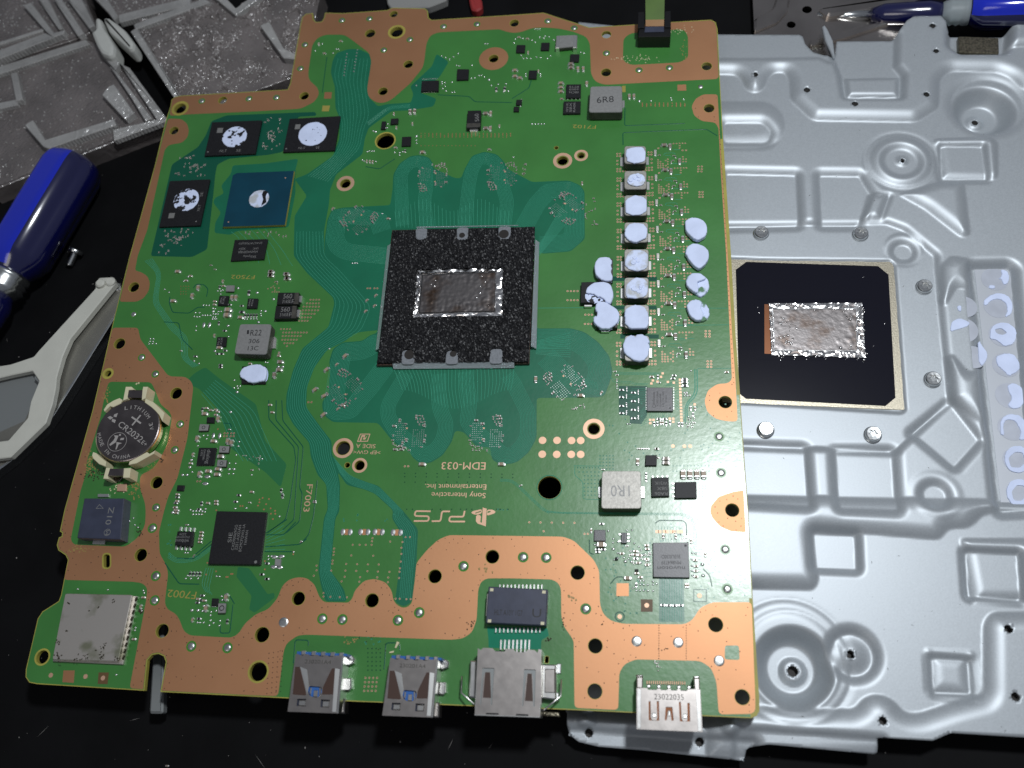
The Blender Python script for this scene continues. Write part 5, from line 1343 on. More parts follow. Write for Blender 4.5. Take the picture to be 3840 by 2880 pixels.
def lm_patch(name, quad4, z, m, parent, nx, ny, amp, f=None, blob=()):
    A = [Vector((q[0], q[1], 0)) for q in quad4]
    hgt = rng.normal(0, 1, (ny + 1, nx + 1))
    for _ in range(2):
        hgt = (hgt + np.roll(hgt, 1, 0) + np.roll(hgt, -1, 0) + np.roll(hgt, 1, 1) + np.roll(hgt, -1, 1)) / 4.2
    vs = []
    for j in range(ny + 1):
        for i in range(nx + 1):
            u, v = i / nx, j / ny
            p = A[0] * (1 - u) * (1 - v) + A[1] * u * (1 - v) + A[2] * u * v + A[3] * (1 - u) * v
            e = min(u, v, 1 - u, 1 - v)
            am = amp * (1.0 if f is None else f(u, v))
            vs.append((p.x + rng.normal(0, .02), p.y + rng.normal(0, .02), z + hgt[j, i] * am * min(1, e * 40)))
    fs = [[j * (nx + 1) + i, (j + 1) * (nx + 1) + i, (j + 1) * (nx + 1) + i + 1, j * (nx + 1) + i + 1] for j in range(ny) for i in range(nx)]
    o = obj(name, vs, fs, m, parent, smooth=True)
    return o
lm_patch('liquid_metal', L('CPU', 498, 520, 1410, 490, 1400, 1015, 462, 1028, z=1.6), 1.62, 'lm', apu, 70, 42, .10)
lm_patch('processor_die', L('CPU', 568, 590, 1318, 560, 1310, 955, 535, 972, z=1.9), 1.92, 'lmd', apu, 70, 42, .04, lambda u, v: .25 + 1.4 * min(1, 2.2 * math.hypot(u - .5, (v - .45))))
def rim(quad_o, quad_i, z, m, parent, amp=.42, n=46):
    for k in range(4):
        a, b = quad_o[k], quad_o[(k + 1) % 4]
        c_, d_ = quad_i[(k + 1) % 4], quad_i[k]
        lm_patch('metal_rim', [a, b, c_, d_], z, m, parent, n, 5, amp)
rim(L('CPU', 490, 515, 1425, 485, 1412, 1022, 455, 1032, z=1.95), L('CPU', 545, 568, 1335, 540, 1328, 975, 515, 992, z=1.95), 1.95, 'lmr', apu)
p_ = ccw(L('CPU', 560, 585, 1322, 553, 1315, 960, 528, 978, z=1.85))
sheet('die_edge', p_, [inset(p_, .28)], 1.5, 1.88, 'black', apu)
beads = MB()
for x_, y_, r_ in ((530, 695, .5), (700, 640, .45), (690, 700, .55), (655, 680, .4), (1215, 655, .4), (1175, 595, .45), (1165, 700, .4), (1410, 480, .4), (1430, 510, .5), (1400, 460, .25), (1440, 530, .3), (1385, 500, .5), (1345, 500, .35), (1400, 920, .3), (1390, 945, .35), (1250, 900, .3), (1160, 770, .4), (1130, 820, .3)):
    beads.dome(U('CPU', x_, y_, 2.0), r_ * random.uniform(.7, 1.1), 1.75, r_ * 1.0, 10, 0)
for _ in range(70):
    u = random.random()
    x_, y_ = random.choice(((500 + 900 * u, 508 - 12 * u), (1405, 500 + 510 * u), (470 + 920 * u, 1022), (500 - 30 * u, 530 + 480 * u)))
    beads.dome(U('CPU', x_ + random.uniform(-8, 8), y_ + random.uniform(-8, 8), 2.2), random.uniform(.12, .3), 2.0, random.uniform(.12, .4), 8, 0)
beads.build('metal_bead', ['lm'], apu, smooth=True, kind='stuff')

# ------------------------------------------------------------------ coin cell and its holder
hold = prism('battery_holder', circ(U('BAT', 570, 770, .3), 9.3, 40), .06, .5, 'ivory', board, .08)
def hp(name, z1, m, *pts, z0=.06, r=0.0):
    p = L('BAT', *pts, z=z1)
    return prism(name, rnd(p, r) if r else p, z0, z1, m, hold, .12)
hp('holder_post', 4.6, 'ivory', 568, 112, 650, 112, 690, 155, 607, 160, 592, 285, 530, 308)
hp('holder_post', 4.6, 'ivory', 815, 112, 880, 112, 846, 275, 795, 300, 805, 160)
hp('holder_wall', 4.2, 'ivory', 480, 272, 520, 296, 495, 350, 390, 400, 345, 388, 268, 462, 256, 438, 310, 360, 400, 305)
hp('holder_wall', 4.2, 'ivory', 846, 278, 960, 330, 1115, 482, 1085, 600, 1040, 512, 985, 450, 930, 400, 838, 335)
hp('holder_wall', 4.2, 'ivory', 105, 1035, 150, 1050, 200, 1100, 290, 1170, 280, 1240, 190, 1205, 110, 1130, 92, 1090)
hp('holder_wall', 4.2, 'ivory', 868, 1035, 905, 1062, 985, 1012, 965, 1060, 720, 1195, 610, 1218, 620, 1172, 760, 1095)
hp('holder_post', 4.4, 'ivory', 292, 1255, 345, 1262, 312, 1370, 330, 1420, 250, 1412)
hp('holder_post', 4.4, 'ivory', 545, 1265, 640, 1262, 620, 1400, 530, 1400)
hp('contact_clip', 4.5, 'cellface', 612, 160, 815, 158, 800, 270, 590, 264, z0=3.4)
hp('contact_clip', 4.2, 'cellface', 325, 1272, 545, 1265, 530, 1370, 308, 1372, z0=3.0)
hp('contact_clip', 1.2, 'cellface', 345, 1390, 530, 1385, 480, 1450, 420, 1450, z0=.5)
hp('solder_tab', .5, 'gold', 450, 1490, 582, 1482, 576, 1592, 440, 1590)
BZ = 3.85
bc = sum((U('BAT', *q, BZ) for q in ((540, 318), (1035, 680), (1010, 830), (430, 1205), (112, 830), (700, 312), (180, 1075), (940, 410), (800, 1075), (250, 540))), Vector()) / 10
bcell = thing('coin_battery', 'round silver coin battery stamped CR2032 in the ivory holder', 'battery', (bc.x, bc.y, .5))
prism('cell_case', circ(bc, 9.9, 64), .55, BZ, 'cellface', bcell, side='cellside', rings=[(.9, .55), (.5, .9), (.45, 2.9), (0, 3.0), (0, BZ - .35), (.12, BZ - .12), (.38, BZ)])
def btext(s, x0, y0, x1, y1, h):
    text(s, 'BAT', x0, y0, x1, y1, h, BZ + .012, 'cellmark', bcell, 'stamped_text')
btext('CR2032', 452, 662, 770, 905, 82); btext('E+', 785, 915, 845, 960, 55)
def arc_text(s, pts, h):
    p = curve(L('BAT', *pts, z=BZ), 6, 10)
    ss = np.r_[0, np.cumsum(np.linalg.norm(np.diff(p, axis=0), axis=1))]
    hh = h * mmpp('BAT', 570, 770, BZ)
    mbs, mbf = [], []
    for k, ch in enumerate(s):
        if ch == ' ': continue
        vs, fs, w = text_mesh(ch)
        u0 = ss[-1] * (k + .12) / len(s); u1 = ss[-1] * (k + .88) / len(s)
        a = np.array([np.interp(u0, ss, p[:, 0]), np.interp(u0, ss, p[:, 1])]); b = np.array([np.interp(u1, ss, p[:, 0]), np.interp(u1, ss, p[:, 1])])
        ux = (b - a) / np.linalg.norm(b - a); uy = np.array([-ux[1], ux[0]])
        kx = np.linalg.norm(b - a) / w if ch != 'I' else .18 * hh / w
        if ch == 'I': a = (a + b) / 2
        base = len(mbs)
        mbs += [(*(a + v[0] * kx * ux + v[1] * hh / .7 * uy), BZ + .012) for v in vs]
        mbf += [[base + i for i in f] for f in fs]
    obj('stamped_text', mbs, mbf, 'cellmark', bcell)
arc_text('LITHIUM 3V', (548, 445, 700, 418, 820, 480, 890, 590, 915, 740), 52)
arc_text('MADE IN CHINA', (165, 775, 190, 900, 250, 1020, 360, 1115, 500, 1145, 640, 1105), 50)
mb = MB()
def bar(x0, y0, x1, y1, w, z=BZ + .012):
    a, b = U('BAT', x0, y0, z), U('BAT', x1, y1, z)
    d = (b - a).normalized(); n_ = Vector((-d.y, d.x, 0)) * w / 2
    mb.add([a + n_, a - n_, b - n_, b + n_], [[0, 1, 2, 3]])
bar(655, 540, 785, 632, .5)
mb.build('stamped_mark', ['cellmark'], bcell)
mb = MB(); bar(782, 515, 660, 660, .5, BZ + .014); mb.build('stamped_mark', ['cellmark'], bcell)
for q in ((460, 485, 438, 545, 398, 535, 410, 505), (312, 548, 352, 528, 395, 552, 352, 580), (382, 568, 428, 582, 418, 628, 372, 602)):
    sheet('stamped_mark', xy(L('BAT', *q, z=BZ)), [], BZ - .01, BZ + .012, 'cellmark', bcell)
rc = U('BAT', 450, 893, BZ)
sheet('stamped_ring', circ(rc, 2.95, 40), [circ(rc, 2.83, 40)], BZ - .01, BZ + .012, 'cellmark', bcell)
for q in ((405, 800, 470, 805, 430, 900, 350, 950, 340, 930, 400, 870, 420, 830), (440, 895, 520, 910, 470, 930, 440, 1000, 425, 1000, 440, 940), (500, 840, 550, 835, 540, 865, 490, 870)):
    sheet('stamped_mark', xy(L('BAT', *q, z=BZ)), [], BZ - .01, BZ + .012, 'cellmark', bcell)
sheet('stamped_mark', circ(U('BAT', 490, 795, BZ), .33, 14), [], BZ - .01, BZ + .012, 'cellmark', bcell)

# ------------------------------------------------------------------ choke box, radio shield
ck = prism('choke', L('T01', 545, 1570, 803, 1570, 'T02', 780, 178, 498, 168, z=4.0), .1, 4.0, 'slate', board, .2)
text('01Z', 'T02', 716, 82, 742, -32, 36, 4.012, 'chipmark', ck)
q = U('T02', 695, 132, 4.0); sheet('index_mark', circ(q, 1.0, 20), [circ(q, .85, 20)], 3.99, 4.012, 'chipmark', ck); text('M', 'T02', 705, 146, 708, 118, 22, 4.012, 'chipmark', ck)
p_ = ccw(L('T01', 645, 1608, 672, 1637, 620, 1638, z=4.0)); sheet('index_mark', p_, [inset(p_, .16)], 3.99, 4.012, 'chipmark', ck)
prism('solder_tab', L('T02', 610, 190, 690, 192, 685, 212, 605, 210), .05, .6, 'tin', ck, .05)
prism('solder_tab', L('T01', 640, 1545, 710, 1545, 710, 1565, 640, 1565), .05, .6, 'tin', ck, .05)
legs(ck, 'T02', 800, -20, 790, 60, 5, 1.57, .5, .9, .4)
sh = prism('radio_shield', L('T02', 432, 535, 888, 545, 798, 988, 345, 968, z=.6), .06, .9, 'shield', board, .1, 'shield')
prism('shield_lid', rnd(L('T02', 422, 528, 855, 537, 765, 968, 338, 956, z=2.2), .5, 2), .9, 2.2, 'shield', sh, .14)
for k in range(10):
    p = U('T02', 884 - 9.2 * k, 565 + 42 * k, 1.0); box_at('shield_notch', p.x, p.y, .9, .4, 1.1, .5, -.2, 'dirt', sh, .05)
dm = MB()
for x_, y_, s_, n_ in ((375, 940, 26, 14), (660, 935, 24, 14), (670, 870, 22, 10), (440, 590, 14, 7), (735, 580, 14, 5), (640, 618, 7, 3), (575, 640, 6, 2), (430, 775, 8, 3), (380, 850, 22, 8), (760, 950, 16, 7), (560, 935, 30, 8), (500, 950, 30, 7), (620, 900, 10, 3)):
    for _ in range(n_):
        c_ = U('T02', x_ + random.gauss(0, s_ * .45), y_ + random.gauss(0, s_ * .45), 2.2)
        t = np.linspace(0, 6.28, 7, endpoint=False); rad = rng.uniform(.08, .32, 7)
        dm.add([(c_.x + r * math.cos(a), c_.y + r * math.sin(a), 2.203 + random.uniform(0, .004)) for a, r in zip(t, rad)], [list(range(7))])
dm.build('dirt', ['dirt'], sh, kind='stuff')
# flux and grime round the battery and along the border
fx = MB()
def grime(f, x, y, sx, sy, n, m, r0=.08, r1=.35, z=.07):
    for _ in range(n):
        c_ = U(f, x + random.gauss(0, sx), y + random.gauss(0, sy))
        t = np.linspace(0, 6.28, 7, endpoint=False); rad = rng.uniform(r0, r1, 7)
        fx.add([(c_.x + r * math.cos(a), c_.y + r * math.sin(a), z + random.uniform(0, .006)) for a, r in zip(t, rad)], [list(range(7))], m)
grime('BAT', 70, 1200, 40, 90, 60, 0); grime('BAT', 290, 240, 30, 50, 25, 0); grime('BAT', 690, 1580, 40, 70, 40, 0); grime('BAT', 150, 1350, 90, 40, 40, 1); grime('BAT', 950, 1230, 60, 40, 40, 0, .06, .2)
grime('T02', 500, 240, 40, 10, 30, 0); grime('T02', 905, 130, 10, 20, 14, 1); grime('T02', 920, 645, 10, 10, 16, 1); grime('T12', 1390, 725, 14, 30, 9, 1, .1, .3); grime('T12', 620, 830, 40, 14, 14, 0); grime('T12', 790, 850, 60, 30, 8, 1, .08, .2)
grime('T20', 800, 385, 90, 12, 40, 2, .08, .25); grime('T20', 1080, 200, 50, 15, 25, 2, .08, .25); grime('T20', 1115, 330, 15, 40, 18, 0, .08, .25); grime('LAN', 1030, 690, 30, 14, 8, 1, .1, .3); grime('T22', 580, 730, 8, 3, 4, 1, .1, .2); grime('T22', 980, 890, 12, 6, 5, 1, .1, .2)
grime('T12', 1480, 370, 22, 16, 10, 0, .15, .4); grime('T22', 390, 560, 14, 14, 8, 0, .15, .4); grime('T22', 330, 720, 5, 25, 8, 1, .08, .25); grime('BAT', 1080, 1160, 20, 20, 8, 1); grime('BAT', 480, 1560, 60, 40, 15, 2); grime('BAT', 740, 65, 14, 8, 5, 2)
fx.build('grime', ['flux', 'dirt', 'fluxp'], board, kind='stuff')
for q in ((912, 838, 930, 845, 908, 882, 898, 880), (865, 905, 895, 898, 890, 912, 862, 915)):
    prism('flux_crust', L('T12', *q, z=.3), .05, .35, 'fluxp', board, .08)

# ------------------------------------------------------------------ connectors along the bottom edge
def usb(dx, dy):
    Z = 5.4
    def p(*a, z=Z):
        b = []
        for i in range(0, len(a), 2):
            b += [a[i] + dx, a[i + 1] + dy]
        return L('USB', *b, z=z)
    root = prism('usb_socket', p(392, 235, 935, 262, 872, 895, 312, 878, z=4.6), -1.6, 4.6, 'slate', board, .1)
    prism('tongue', p(530, 585, 705, 595, 700, 725, 530, 722, z=4.7), 4.5, 4.75, 'blue', root, .05)
    cut = [rnd(p(535, 612, 558, 590, 690, 600, 702, 640, 690, 690, 650, 722, 590, 720, 545, 692), .5), p(415, 738, 515, 740, 510, 826, 405, 822), p(688, 746, 790, 750, 782, 840, 682, 836)]
    top = p(395, 222, 430, 224, 445, 236, 485, 238, 500, 222, 545, 228, 560, 242, 600, 244, 615, 230, 655, 234, 670, 248, 710, 250, 725, 236, 765, 240, 780, 252, 820, 254, 835, 242, 945, 240, 884, 908, 302, 886)
    sheet('shell_top', top, [xy(c) for c in cut], Z - .3, Z, 'nickel', root)
    for side, q in (('l', (395, 222, 400, 222, 308, 886, 302, 886)), ('r', (938, 240, 946, 240, 886, 908, 878, 908))):
        prism('shell_side', p(*q), -1.8, Z - .02, 'nickelb', root, .04)
    prism('shell_edge', p(925, 240, 947, 240, 888, 908, 862, 905), Z - .4, Z + .06, 'nickelb', root, .12)
    # pressed-in spring tongues
    a, b = p(446, 368, 530, 402), p(552, 600, 528, 690)
    vs = [(*a[0][:2], Z + .06), (*a[1][:2], Z + .14), (*b[0][:2], Z + .14), (*b[1][:2], Z + .05)]
    obj('spring_tongue', vs, [[0, 3, 2, 1]], 'tin', root)
    a, b = p(852, 388, 905, 398), p(862, 890, 818, 888)
    vs = [(*a[0][:2], Z + .14), (*a[1][:2], Z + .09), (*b[0][:2], Z + .09), (*b[1][:2], Z + .12)]
    obj('spring_tongue', vs, [[0, 3, 2, 1]], 'tin', root)
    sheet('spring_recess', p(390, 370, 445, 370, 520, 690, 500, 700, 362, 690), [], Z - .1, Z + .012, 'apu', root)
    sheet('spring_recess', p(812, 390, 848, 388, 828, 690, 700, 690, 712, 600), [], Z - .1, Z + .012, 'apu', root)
    for q in ((600, 640, 645, 640, 640, 716, 592, 714), (555, 610, 575, 610, 565, 690, 548, 680), (660, 608, 682, 610, 680, 690, 662, 712)):
        prism('contact_spring', p(*q), Z - .9, Z - .25, 'nickelb', root, .1)
    for q in ((428, 752, 512, 754, 508, 822, 420, 820), (700, 760, 786, 762, 778, 836, 696, 834)):
        prism('latch_tab', p(*q), Z - .8, Z - .15, 'nickelb', root, .2)
    prism('rear_insulator', p(410, 192, 985, 220, 985, 250, 405, 235, z=4.4), -.1, 4.4, 'blue', root, .1)
    for x_ in (485, 600, 710, 820, 920):
        prism('shell_finger', p(x_ - 22, 182 + (x_ - 485) * .05, x_ + 22, 182 + (x_ - 485) * .05, x_ + 18, 232 + (x_ - 485) * .05, x_ - 26, 232 + (x_ - 485) * .05), Z - .7, Z - .05, 'nickelb', root, .1)
    for q, h_ in (((965, 250, 1040, 240, 1070, 270, 1060, 330, 1000, 355, 970, 345), 1.6), ((965, 500, 1030, 500, 1035, 620, 1010, 645, 955, 640), 1.4)):
        prism('mounting_leg', p(*q, z=h_), .05, h_, 'nickelb', root, .2)
    prism('mounting_leg', p(915, 730, 960, 735, 955, 905, 905, 908, z=2.0), -1.6, 2.0, 'nickel', root, .3)
    text('230201A4', 'USB', 500 + dx, 330 + dy, 800 + dx, 340 + dy, 42, Z + .012, 'ferrited', root)
    return root
usb(0, 0); usb(1090, 46)

Z = 6.2
lan = prism('network_socket', L('LAN', 270, 800, 935, 815, 930, 1480, 240, 1465, z=5.6), -1.8, 5.6, 'black', board, .1)
top = L('LAN', 262, 775, 290, 800, 320, 770, 420, 775, 450, 808, 550, 812, 570, 782, 640, 785, 675, 815, 770, 820, 800, 790, 870, 795, 905, 825, 915, 785, 940, 790, 945, 1380, 928, 1385, 930, 1518, 226, 1494, 240, 1390, z=Z)
sl = [rnd(L('LAN', 312, 985, 440, 988, 415, 1385, 400, 1385, 402, 1090, 396, 1030, 342, 1030, 325, 1080, 298, 1382, 284, 1380, z=Z), .2), rnd(L('LAN', 758, 1000, 885, 1004, 872, 1402, 856, 1402, 852, 1100, 842, 1045, 795, 1042, 780, 1090, 750, 1398, 736, 1398, z=Z), .2)]
sheet('shell_top', top, sl, Z - .3, Z, 'nickel', lan)
for s in sl:
    sheet('slot_floor', inset(ccw(s), -.05), [], Z - .9, Z - .35, 'greyplate', lan)
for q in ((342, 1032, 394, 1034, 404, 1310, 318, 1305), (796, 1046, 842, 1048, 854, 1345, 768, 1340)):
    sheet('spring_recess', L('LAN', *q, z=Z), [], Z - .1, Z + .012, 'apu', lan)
for q in ((262, 775, 270, 775, 236, 1490, 228, 1490), (936, 790, 946, 790, 932, 1516, 922, 1516)):
    prism('shell_side', L('LAN', *q, z=Z), -1.8, Z - .02, 'nickelb', lan, .04)
prism('shell_edge', L('LAN', 228, 1482, 928, 1506, 930, 1520, 226, 1496, z=Z), 3, Z + .03, 'nickelb', lan, .05)
for q in ((352, 1468, 485, 1472, 485, 1488, 350, 1484), (675, 1480, 805, 1484, 805, 1502, 672, 1498)):
    sheet('slot_floor', L('LAN', *q, z=Z), [], Z - .1, Z + .05, 'black', lan)
prism('mounting_tab', L('LAN', 950, 945, 1100, 950, 1105, 1330, 945, 1310, z=3.0), .05, 3.0, 'nickelb', lan, .3)
prism('mounting_tab', L('LAN', 978, 990, 1095, 992, 1095, 1260, 975, 1255, z=3.4), 2.5, 3.2, 'nickel', lan, .3)
prism('mounting_tab', L('LAN', 180, 905, 245, 910, 240, 1310, 165, 1300, z=2.6), .05, 2.6, 'nickelb', lan, .3)
for q in ((1110, 940, 1160, 940, 1155, 1050, 1110, 1050), (1105, 1250, 1135, 1250, 1130, 1340, 1100, 1340)):
    prism('solder_tab', L('LAN', *q), .05, .5, 'solder', lan, .2)
def tube(name, pts, r, m, parent, n=8):
    vs, fs = [], []
    pts = [Vector(p) for p in pts]
    for k, p in enumerate(pts):
        d = (pts[min(k + 1, len(pts) - 1)] - pts[max(k - 1, 0)]).normalized()
        a = d.cross(Vector((0, 0, 1))) if abs(d.z) < .9 else d.cross(Vector((1, 0, 0)))
        a.normalize(); b = d.cross(a)
        rr = r[k] if hasattr(r, '__len__') else r
        for i in range(n):
            t = 2 * math.pi * i / n
            vs.append(p + a * rr * math.cos(t) + b * rr * math.sin(t))
    for k in range(len(pts) - 1):
        for i in range(n):
            j = (i + 1) % n
            fs.append([k * n + i, k * n + j, (k + 1) * n + j, (k + 1) * n + i])
    fs.append(list(range(n))[::-1]); fs.append([(len(pts) - 1) * n + i for i in range(n)])
    return obj(name, vs, fs, m, parent, smooth=n > 6)
tube('spring_wire', [U('LAN', 92, 1075, 2.5), U('LAN', 86, 1255, 3.2), U('LAN', 225, 1375, 5.4)], .22, 'nickelb', lan)
tube('spring_wire', [U('LAN', 1158, 1112, 2.5), U('LAN', 1152, 1290, 3.2), U('LAN', 968, 1440, 5.4)], .22, 'nickelb', lan)
for k in range(8):
    p = U('LAN', 512 + 43.5 * k, 740); box_at('pin', p.x, p.y, .05, .5, 2.6, .5, 0, 'tin', lan, .1)
for k in range(4):
    p = U('LAN', 505 + 43.5 * (k + 3), 800, Z); box_at('pin', p.x, p.y, Z - 1.2, .4, .9, .9, 0, 'tin', lan, .1)
prism('gasket', L('LAN', 960, 1450, 1130, 1460, 1140, 1510, 960, 1500, z=0), -2.5, -.6, 'weave', lan, .2)

tf = prism('transformer', L('LAN', 378, 112, 1012, 145, 992, 532, 348, 502, z=3.4), .4, 3.4, 'slate', board, .18)
for x_, y_ in ((412, 148), (972, 172), (388, 482), (956, 508)):
    c_ = U('LAN', x_, y_, 3.4); box_at('corner_notch', c_.x, c_.y, 3.3, .9, .75, .13, -.04, 'ivory', tf, .02)
prism('side_clip', L('LAN', 362, 190, 392, 192, 380, 430, 348, 428, z=3.2), .3, 3.2, 'paper', tf, .1)
prism('side_clip', L('LAN', 978, 288, 1006, 290, 1002, 390, 975, 388, z=3.2), .3, 3.2, 'paper', tf, .1)
sheet('moulding_mark', circ(U('LAN', 937, 247, 3.4), .55, 18), [], 3.39, 3.412, 'slate', tf)
text('HLT A10Y 1G7', 'LAN', 440, 418, 740, 430, 60, 3.412, 'chipmarkd', tf)
text('U', 'LAN', 845, 440, 940, 445, 90, 3.412, 'chipmarkd', tf)
for k in range(12):
    p = U('LAN', 458 + 43 * k, 585); box_at('pin', p.x, p.y, .05, .4, 1.3, .5, 0, 'tin', tf, .1)
    p = U('LAN', 500 + 41 * k, 118); box_at('pin', p.x, p.y, .05, .4, 1.3, .4, 0, 'tin', tf, .1)

Z = 4.6
hd = prism('video_socket', L('HDM', 365, 730, 1275, 745, 1300, 1345, 360, 1310, z=4.0), -1.6, 4.0, 'black', board, .1)
top = L('HDM', 345, 712, 500, 712, 520, 738, 640, 740, 660, 716, 690, 716, 705, 742, 795, 744, 810, 718, 845, 718, 860, 748, 940, 748, 955, 722, 985, 722, 1000, 752, 1090, 754, 1105, 728, 1285, 732, 1322, 1362, 345, 1322, z=Z)
hs = [rnd(L('HDM', 522, 905, 552, 905, 556, 1150, 572, 1185, 640, 1188, 652, 1150, 642, 905, 676, 905, 680, 1195, 525, 1190, z=Z), .15), rnd(L('HDM', 970, 915, 1000, 915, 1012, 1160, 1030, 1200, 1090, 1202, 1100, 1165, 1095, 930, 1132, 930, 1138, 1208, 985, 1205, z=Z), .15),
      rnd(L('HDM', 775, 990, 875, 992, 895, 1195, 862, 1195, 845, 1050, 810, 1050, 790, 1190, 762, 1190, z=Z), .15)]
sheet('shell_top', top, [ccw(h) for h in hs], Z - .3, Z, 'nickel', hd)
for h in hs:
    sheet('slot_floor', inset(ccw(h), -.04), [], Z - .8, Z - .35, 'browncu', hd)
for q in ((345, 712, 355, 712, 358, 1322, 345, 1322), (1278, 732, 1288, 732, 1324, 1362, 1312, 1362)):
    prism('shell_side', L('HDM', *q, z=Z), -1.6, Z - .02, 'nickelb', hd, .04)
prism('shell_edge', L('HDM', 345, 715, 420, 716, 415, 1325, 345, 1322, z=Z), Z - .4, Z + .05, 'nickelb', hd, .2)
prism('shell_edge', L('HDM', 1215, 730, 1287, 732, 1320, 1362, 1245, 1360, z=Z), Z - .4, Z + .05, 'nickelb', hd, .2)
for q in ((345, 545, 440, 545, 436, 718, 345, 715), (1190, 560, 1278, 560, 1284, 745, 1200, 745)):
    prism('shell_ear', L('HDM', *q, z=3.6), .1, 3.6, 'nickel', hd, .25)
for q in ((340, 510, 440, 515, 440, 548, 345, 548), (1185, 535, 1275, 535, 1278, 562, 1190, 562)):
    prism('solder_tab', L('HDM', *q, z=.8), .05, .9, 'solder', hd, .3)
for k in range(5):
    x_ = 525 + 149 * k
    prism('shell_finger', L('HDM', x_ - 30, 660 + 4 * k, x_ + 30, 660 + 4 * k, x_ + 26, 712 + 4 * k, x_ - 26, 712 + 4 * k, z=4.0), 3.0, 4.3, 'tin', hd, .2)
for q in ((575, 1080, 635, 1082, 640, 1150, 572, 1148), (1035, 1095, 1092, 1097, 1096, 1165, 1032, 1163), (815, 1040, 842, 1042, 846, 1130, 808, 1128)):
    prism('spring_bump', L('HDM', *q, z=Z), Z - .2, Z + .18, 'tin', hd, .15)
for k in range(19):
    p = U('HDM', 500 + 31 * k, 628 + .6 * k); box_at('pin', p.x, p.y, .05, .24, .8, .3, 0, 'gold', hd, .05)
text('23022035', 'HDM', 605, 880, 1045, 888, 80, Z + .012, 'ferrited', hd)
sheet('spring_recess', L('HDM', 470, 905, 1190, 925, 1195, 1010, 480, 990, z=Z), [xy(h) for h in []], Z - .1, Z + .004, 'nickel', hd) if False else None

# ------------------------------------------------------------------ ribbon connector at the top
fc = prism('ribbon_socket', L('T20', 818, 238, 1028, 236, 1030, 170, 825, 172, z=5.0), .06, 5.0, 'black', board, .12)
prism('socket_arm', L('T20', 815, 180, 858, 178, 858, 75, 818, 78, z=5.6), .06, 5.6, 'black', fc, .12)
prism('socket_arm', L('T20', 988, 175, 1030, 175, 1028, 70, 990, 72, z=5.6), .06, 5.6, 'black', fc, .12)
prism('socket_latch', L('T20', 862, 172, 985, 170, 986, 205, 858, 208, z=5.3), 4.6, 5.4, 'slate', fc, .15)
rib = thing('ribbon_cable', 'green flat ribbon cable standing in the black socket at the top edge', 'cable', (*U('T20', 925, 160, 5)[:2], 4.6))
a = L('T20', 866, 172, 984, 171, z=5.0); b = L('T20', 866, 130, 986, 128, z=6.2); c_ = L('T20', 864, -60, 990, -62, z=9.0)
up = Vector((0, 0, .12))
def strip(name, p, q, m):
    vs = [*p, *q] + [v + up for v in [*p, *q]]
    obj(name, vs, [[4, 5, 7, 6], [0, 2, 3, 1], [2, 6, 7, 3], [0, 1, 5, 4], [0, 4, 6, 2], [1, 3, 7, 5]], m, rib)
strip('contact_strip', a, b, 'ribbonb'); strip('film_strip', b, c_, 'ribbon')
# ------------------------------------------------------------------ pressed steel shield plate
ZP = -7.5
plate = thing('shield_plate', 'pressed silver steel shield plate with embossed pads lying under the circuit board', 'metal plate', (90, 60, ZMAT))
PO = xy(L('T20', 430, 143, 1340, 236, 'T30', 0, 238, 200, 238, 222, 250, 238, 300, 290, 352, 360, 372, 432, 374, 446, 264, 800, 262, 822, 250, 890, 160, 930, 136, 1110, 130, 1140, 165, 1170, 235, 1520, 237, 1659, 140, 1850, 40,
          'T32', 1850, 1475, 1659, 1462, 1165, 1432, 1050, 1482, 702, 1462, 706, 1556, 690, 1570, 0, 1506, 'T22', 1560, 1522, 1524, 1532, 1514, 1600, 1482, 1611, 880, 1548, 560, 1521, 430, 1490, 372, 1445, 355, 1385, 355, 1300, 'T21', 300, 800, z=ZP))
def sd(P, poly):
    """Signed distance to an outline, negative inside."""
    poly = xy(poly)
    q = np.roll(poly, -1, 0)
    best = np.full(len(P), 1e9)
    odd = np.zeros(len(P), bool)
    for a, b in zip(poly, q):
        d = b - a
        w = P - a
        t = np.clip((w @ d) / max(d @ d, 1e-12), 0, 1)
        best = np.minimum(best, np.sum((w - t[:, None] * d) ** 2, 1))
        if a[1] != b[1]:
            c = (a[1] > P[:, 1]) != (b[1] > P[:, 1])
            odd ^= c & (P[:, 0] < (b[0] - a[0]) * (P[:, 1] - a[1]) / (b[1] - a[1]) + a[0])
    best = np.sqrt(best)
    return np.where(odd, -best, best)
def ss(x):
    x = np.clip(x, 0, 1)
    return x * x * (3 - 2 * x)
def edge_profile(s, w, dz):
    # crisp at the lower level, softly rounded at the upper one
    if dz < 0:
        return (1 - np.clip(s / w, 0, 1)) ** 1.9
    return 1 - (1 - np.clip(-s / w, 0, 1)) ** 1.9
cell = .5
gx = np.arange(PO[:, 0].min() - 1, min(PO[:, 0].max(), 175) + 1, cell)
gy = np.arange(PO[:, 1].min() - 1, PO[:, 1].max() + 1, cell)
XX, YY = np.meshgrid(gx, gy)
P = np.c_[XX.ravel(), YY.ravel()]
HOLP = [(U(f, x, y, ZP), r * mmpp(f, x, y, ZP)) for f, x, y, r in (('T30', 1055, 195, 22), ('T30', 1077, 357, 20), ('T30', 1017, 637, 22), ('T30', 245, 608, 22), ('T30', 555, 697, 22), ('T32', 540, 922, 30), ('T32', 730, 1355, 28), ('T32', 1540, 762, 30),
        ('T32', 1582, 1200, 30), ('T22', 497, 1433, 27), ('T22', 1220, 1490, 29), ('T20', 1572, 508, 20), ('T30', 870, 1043, 22))]
HOLP += [(U('T30', 1350, 780, ZP - 4), 1.05), (U('T32', 160, 1033, ZP - 4), 1.35)]
S0 = sd(P, PO)
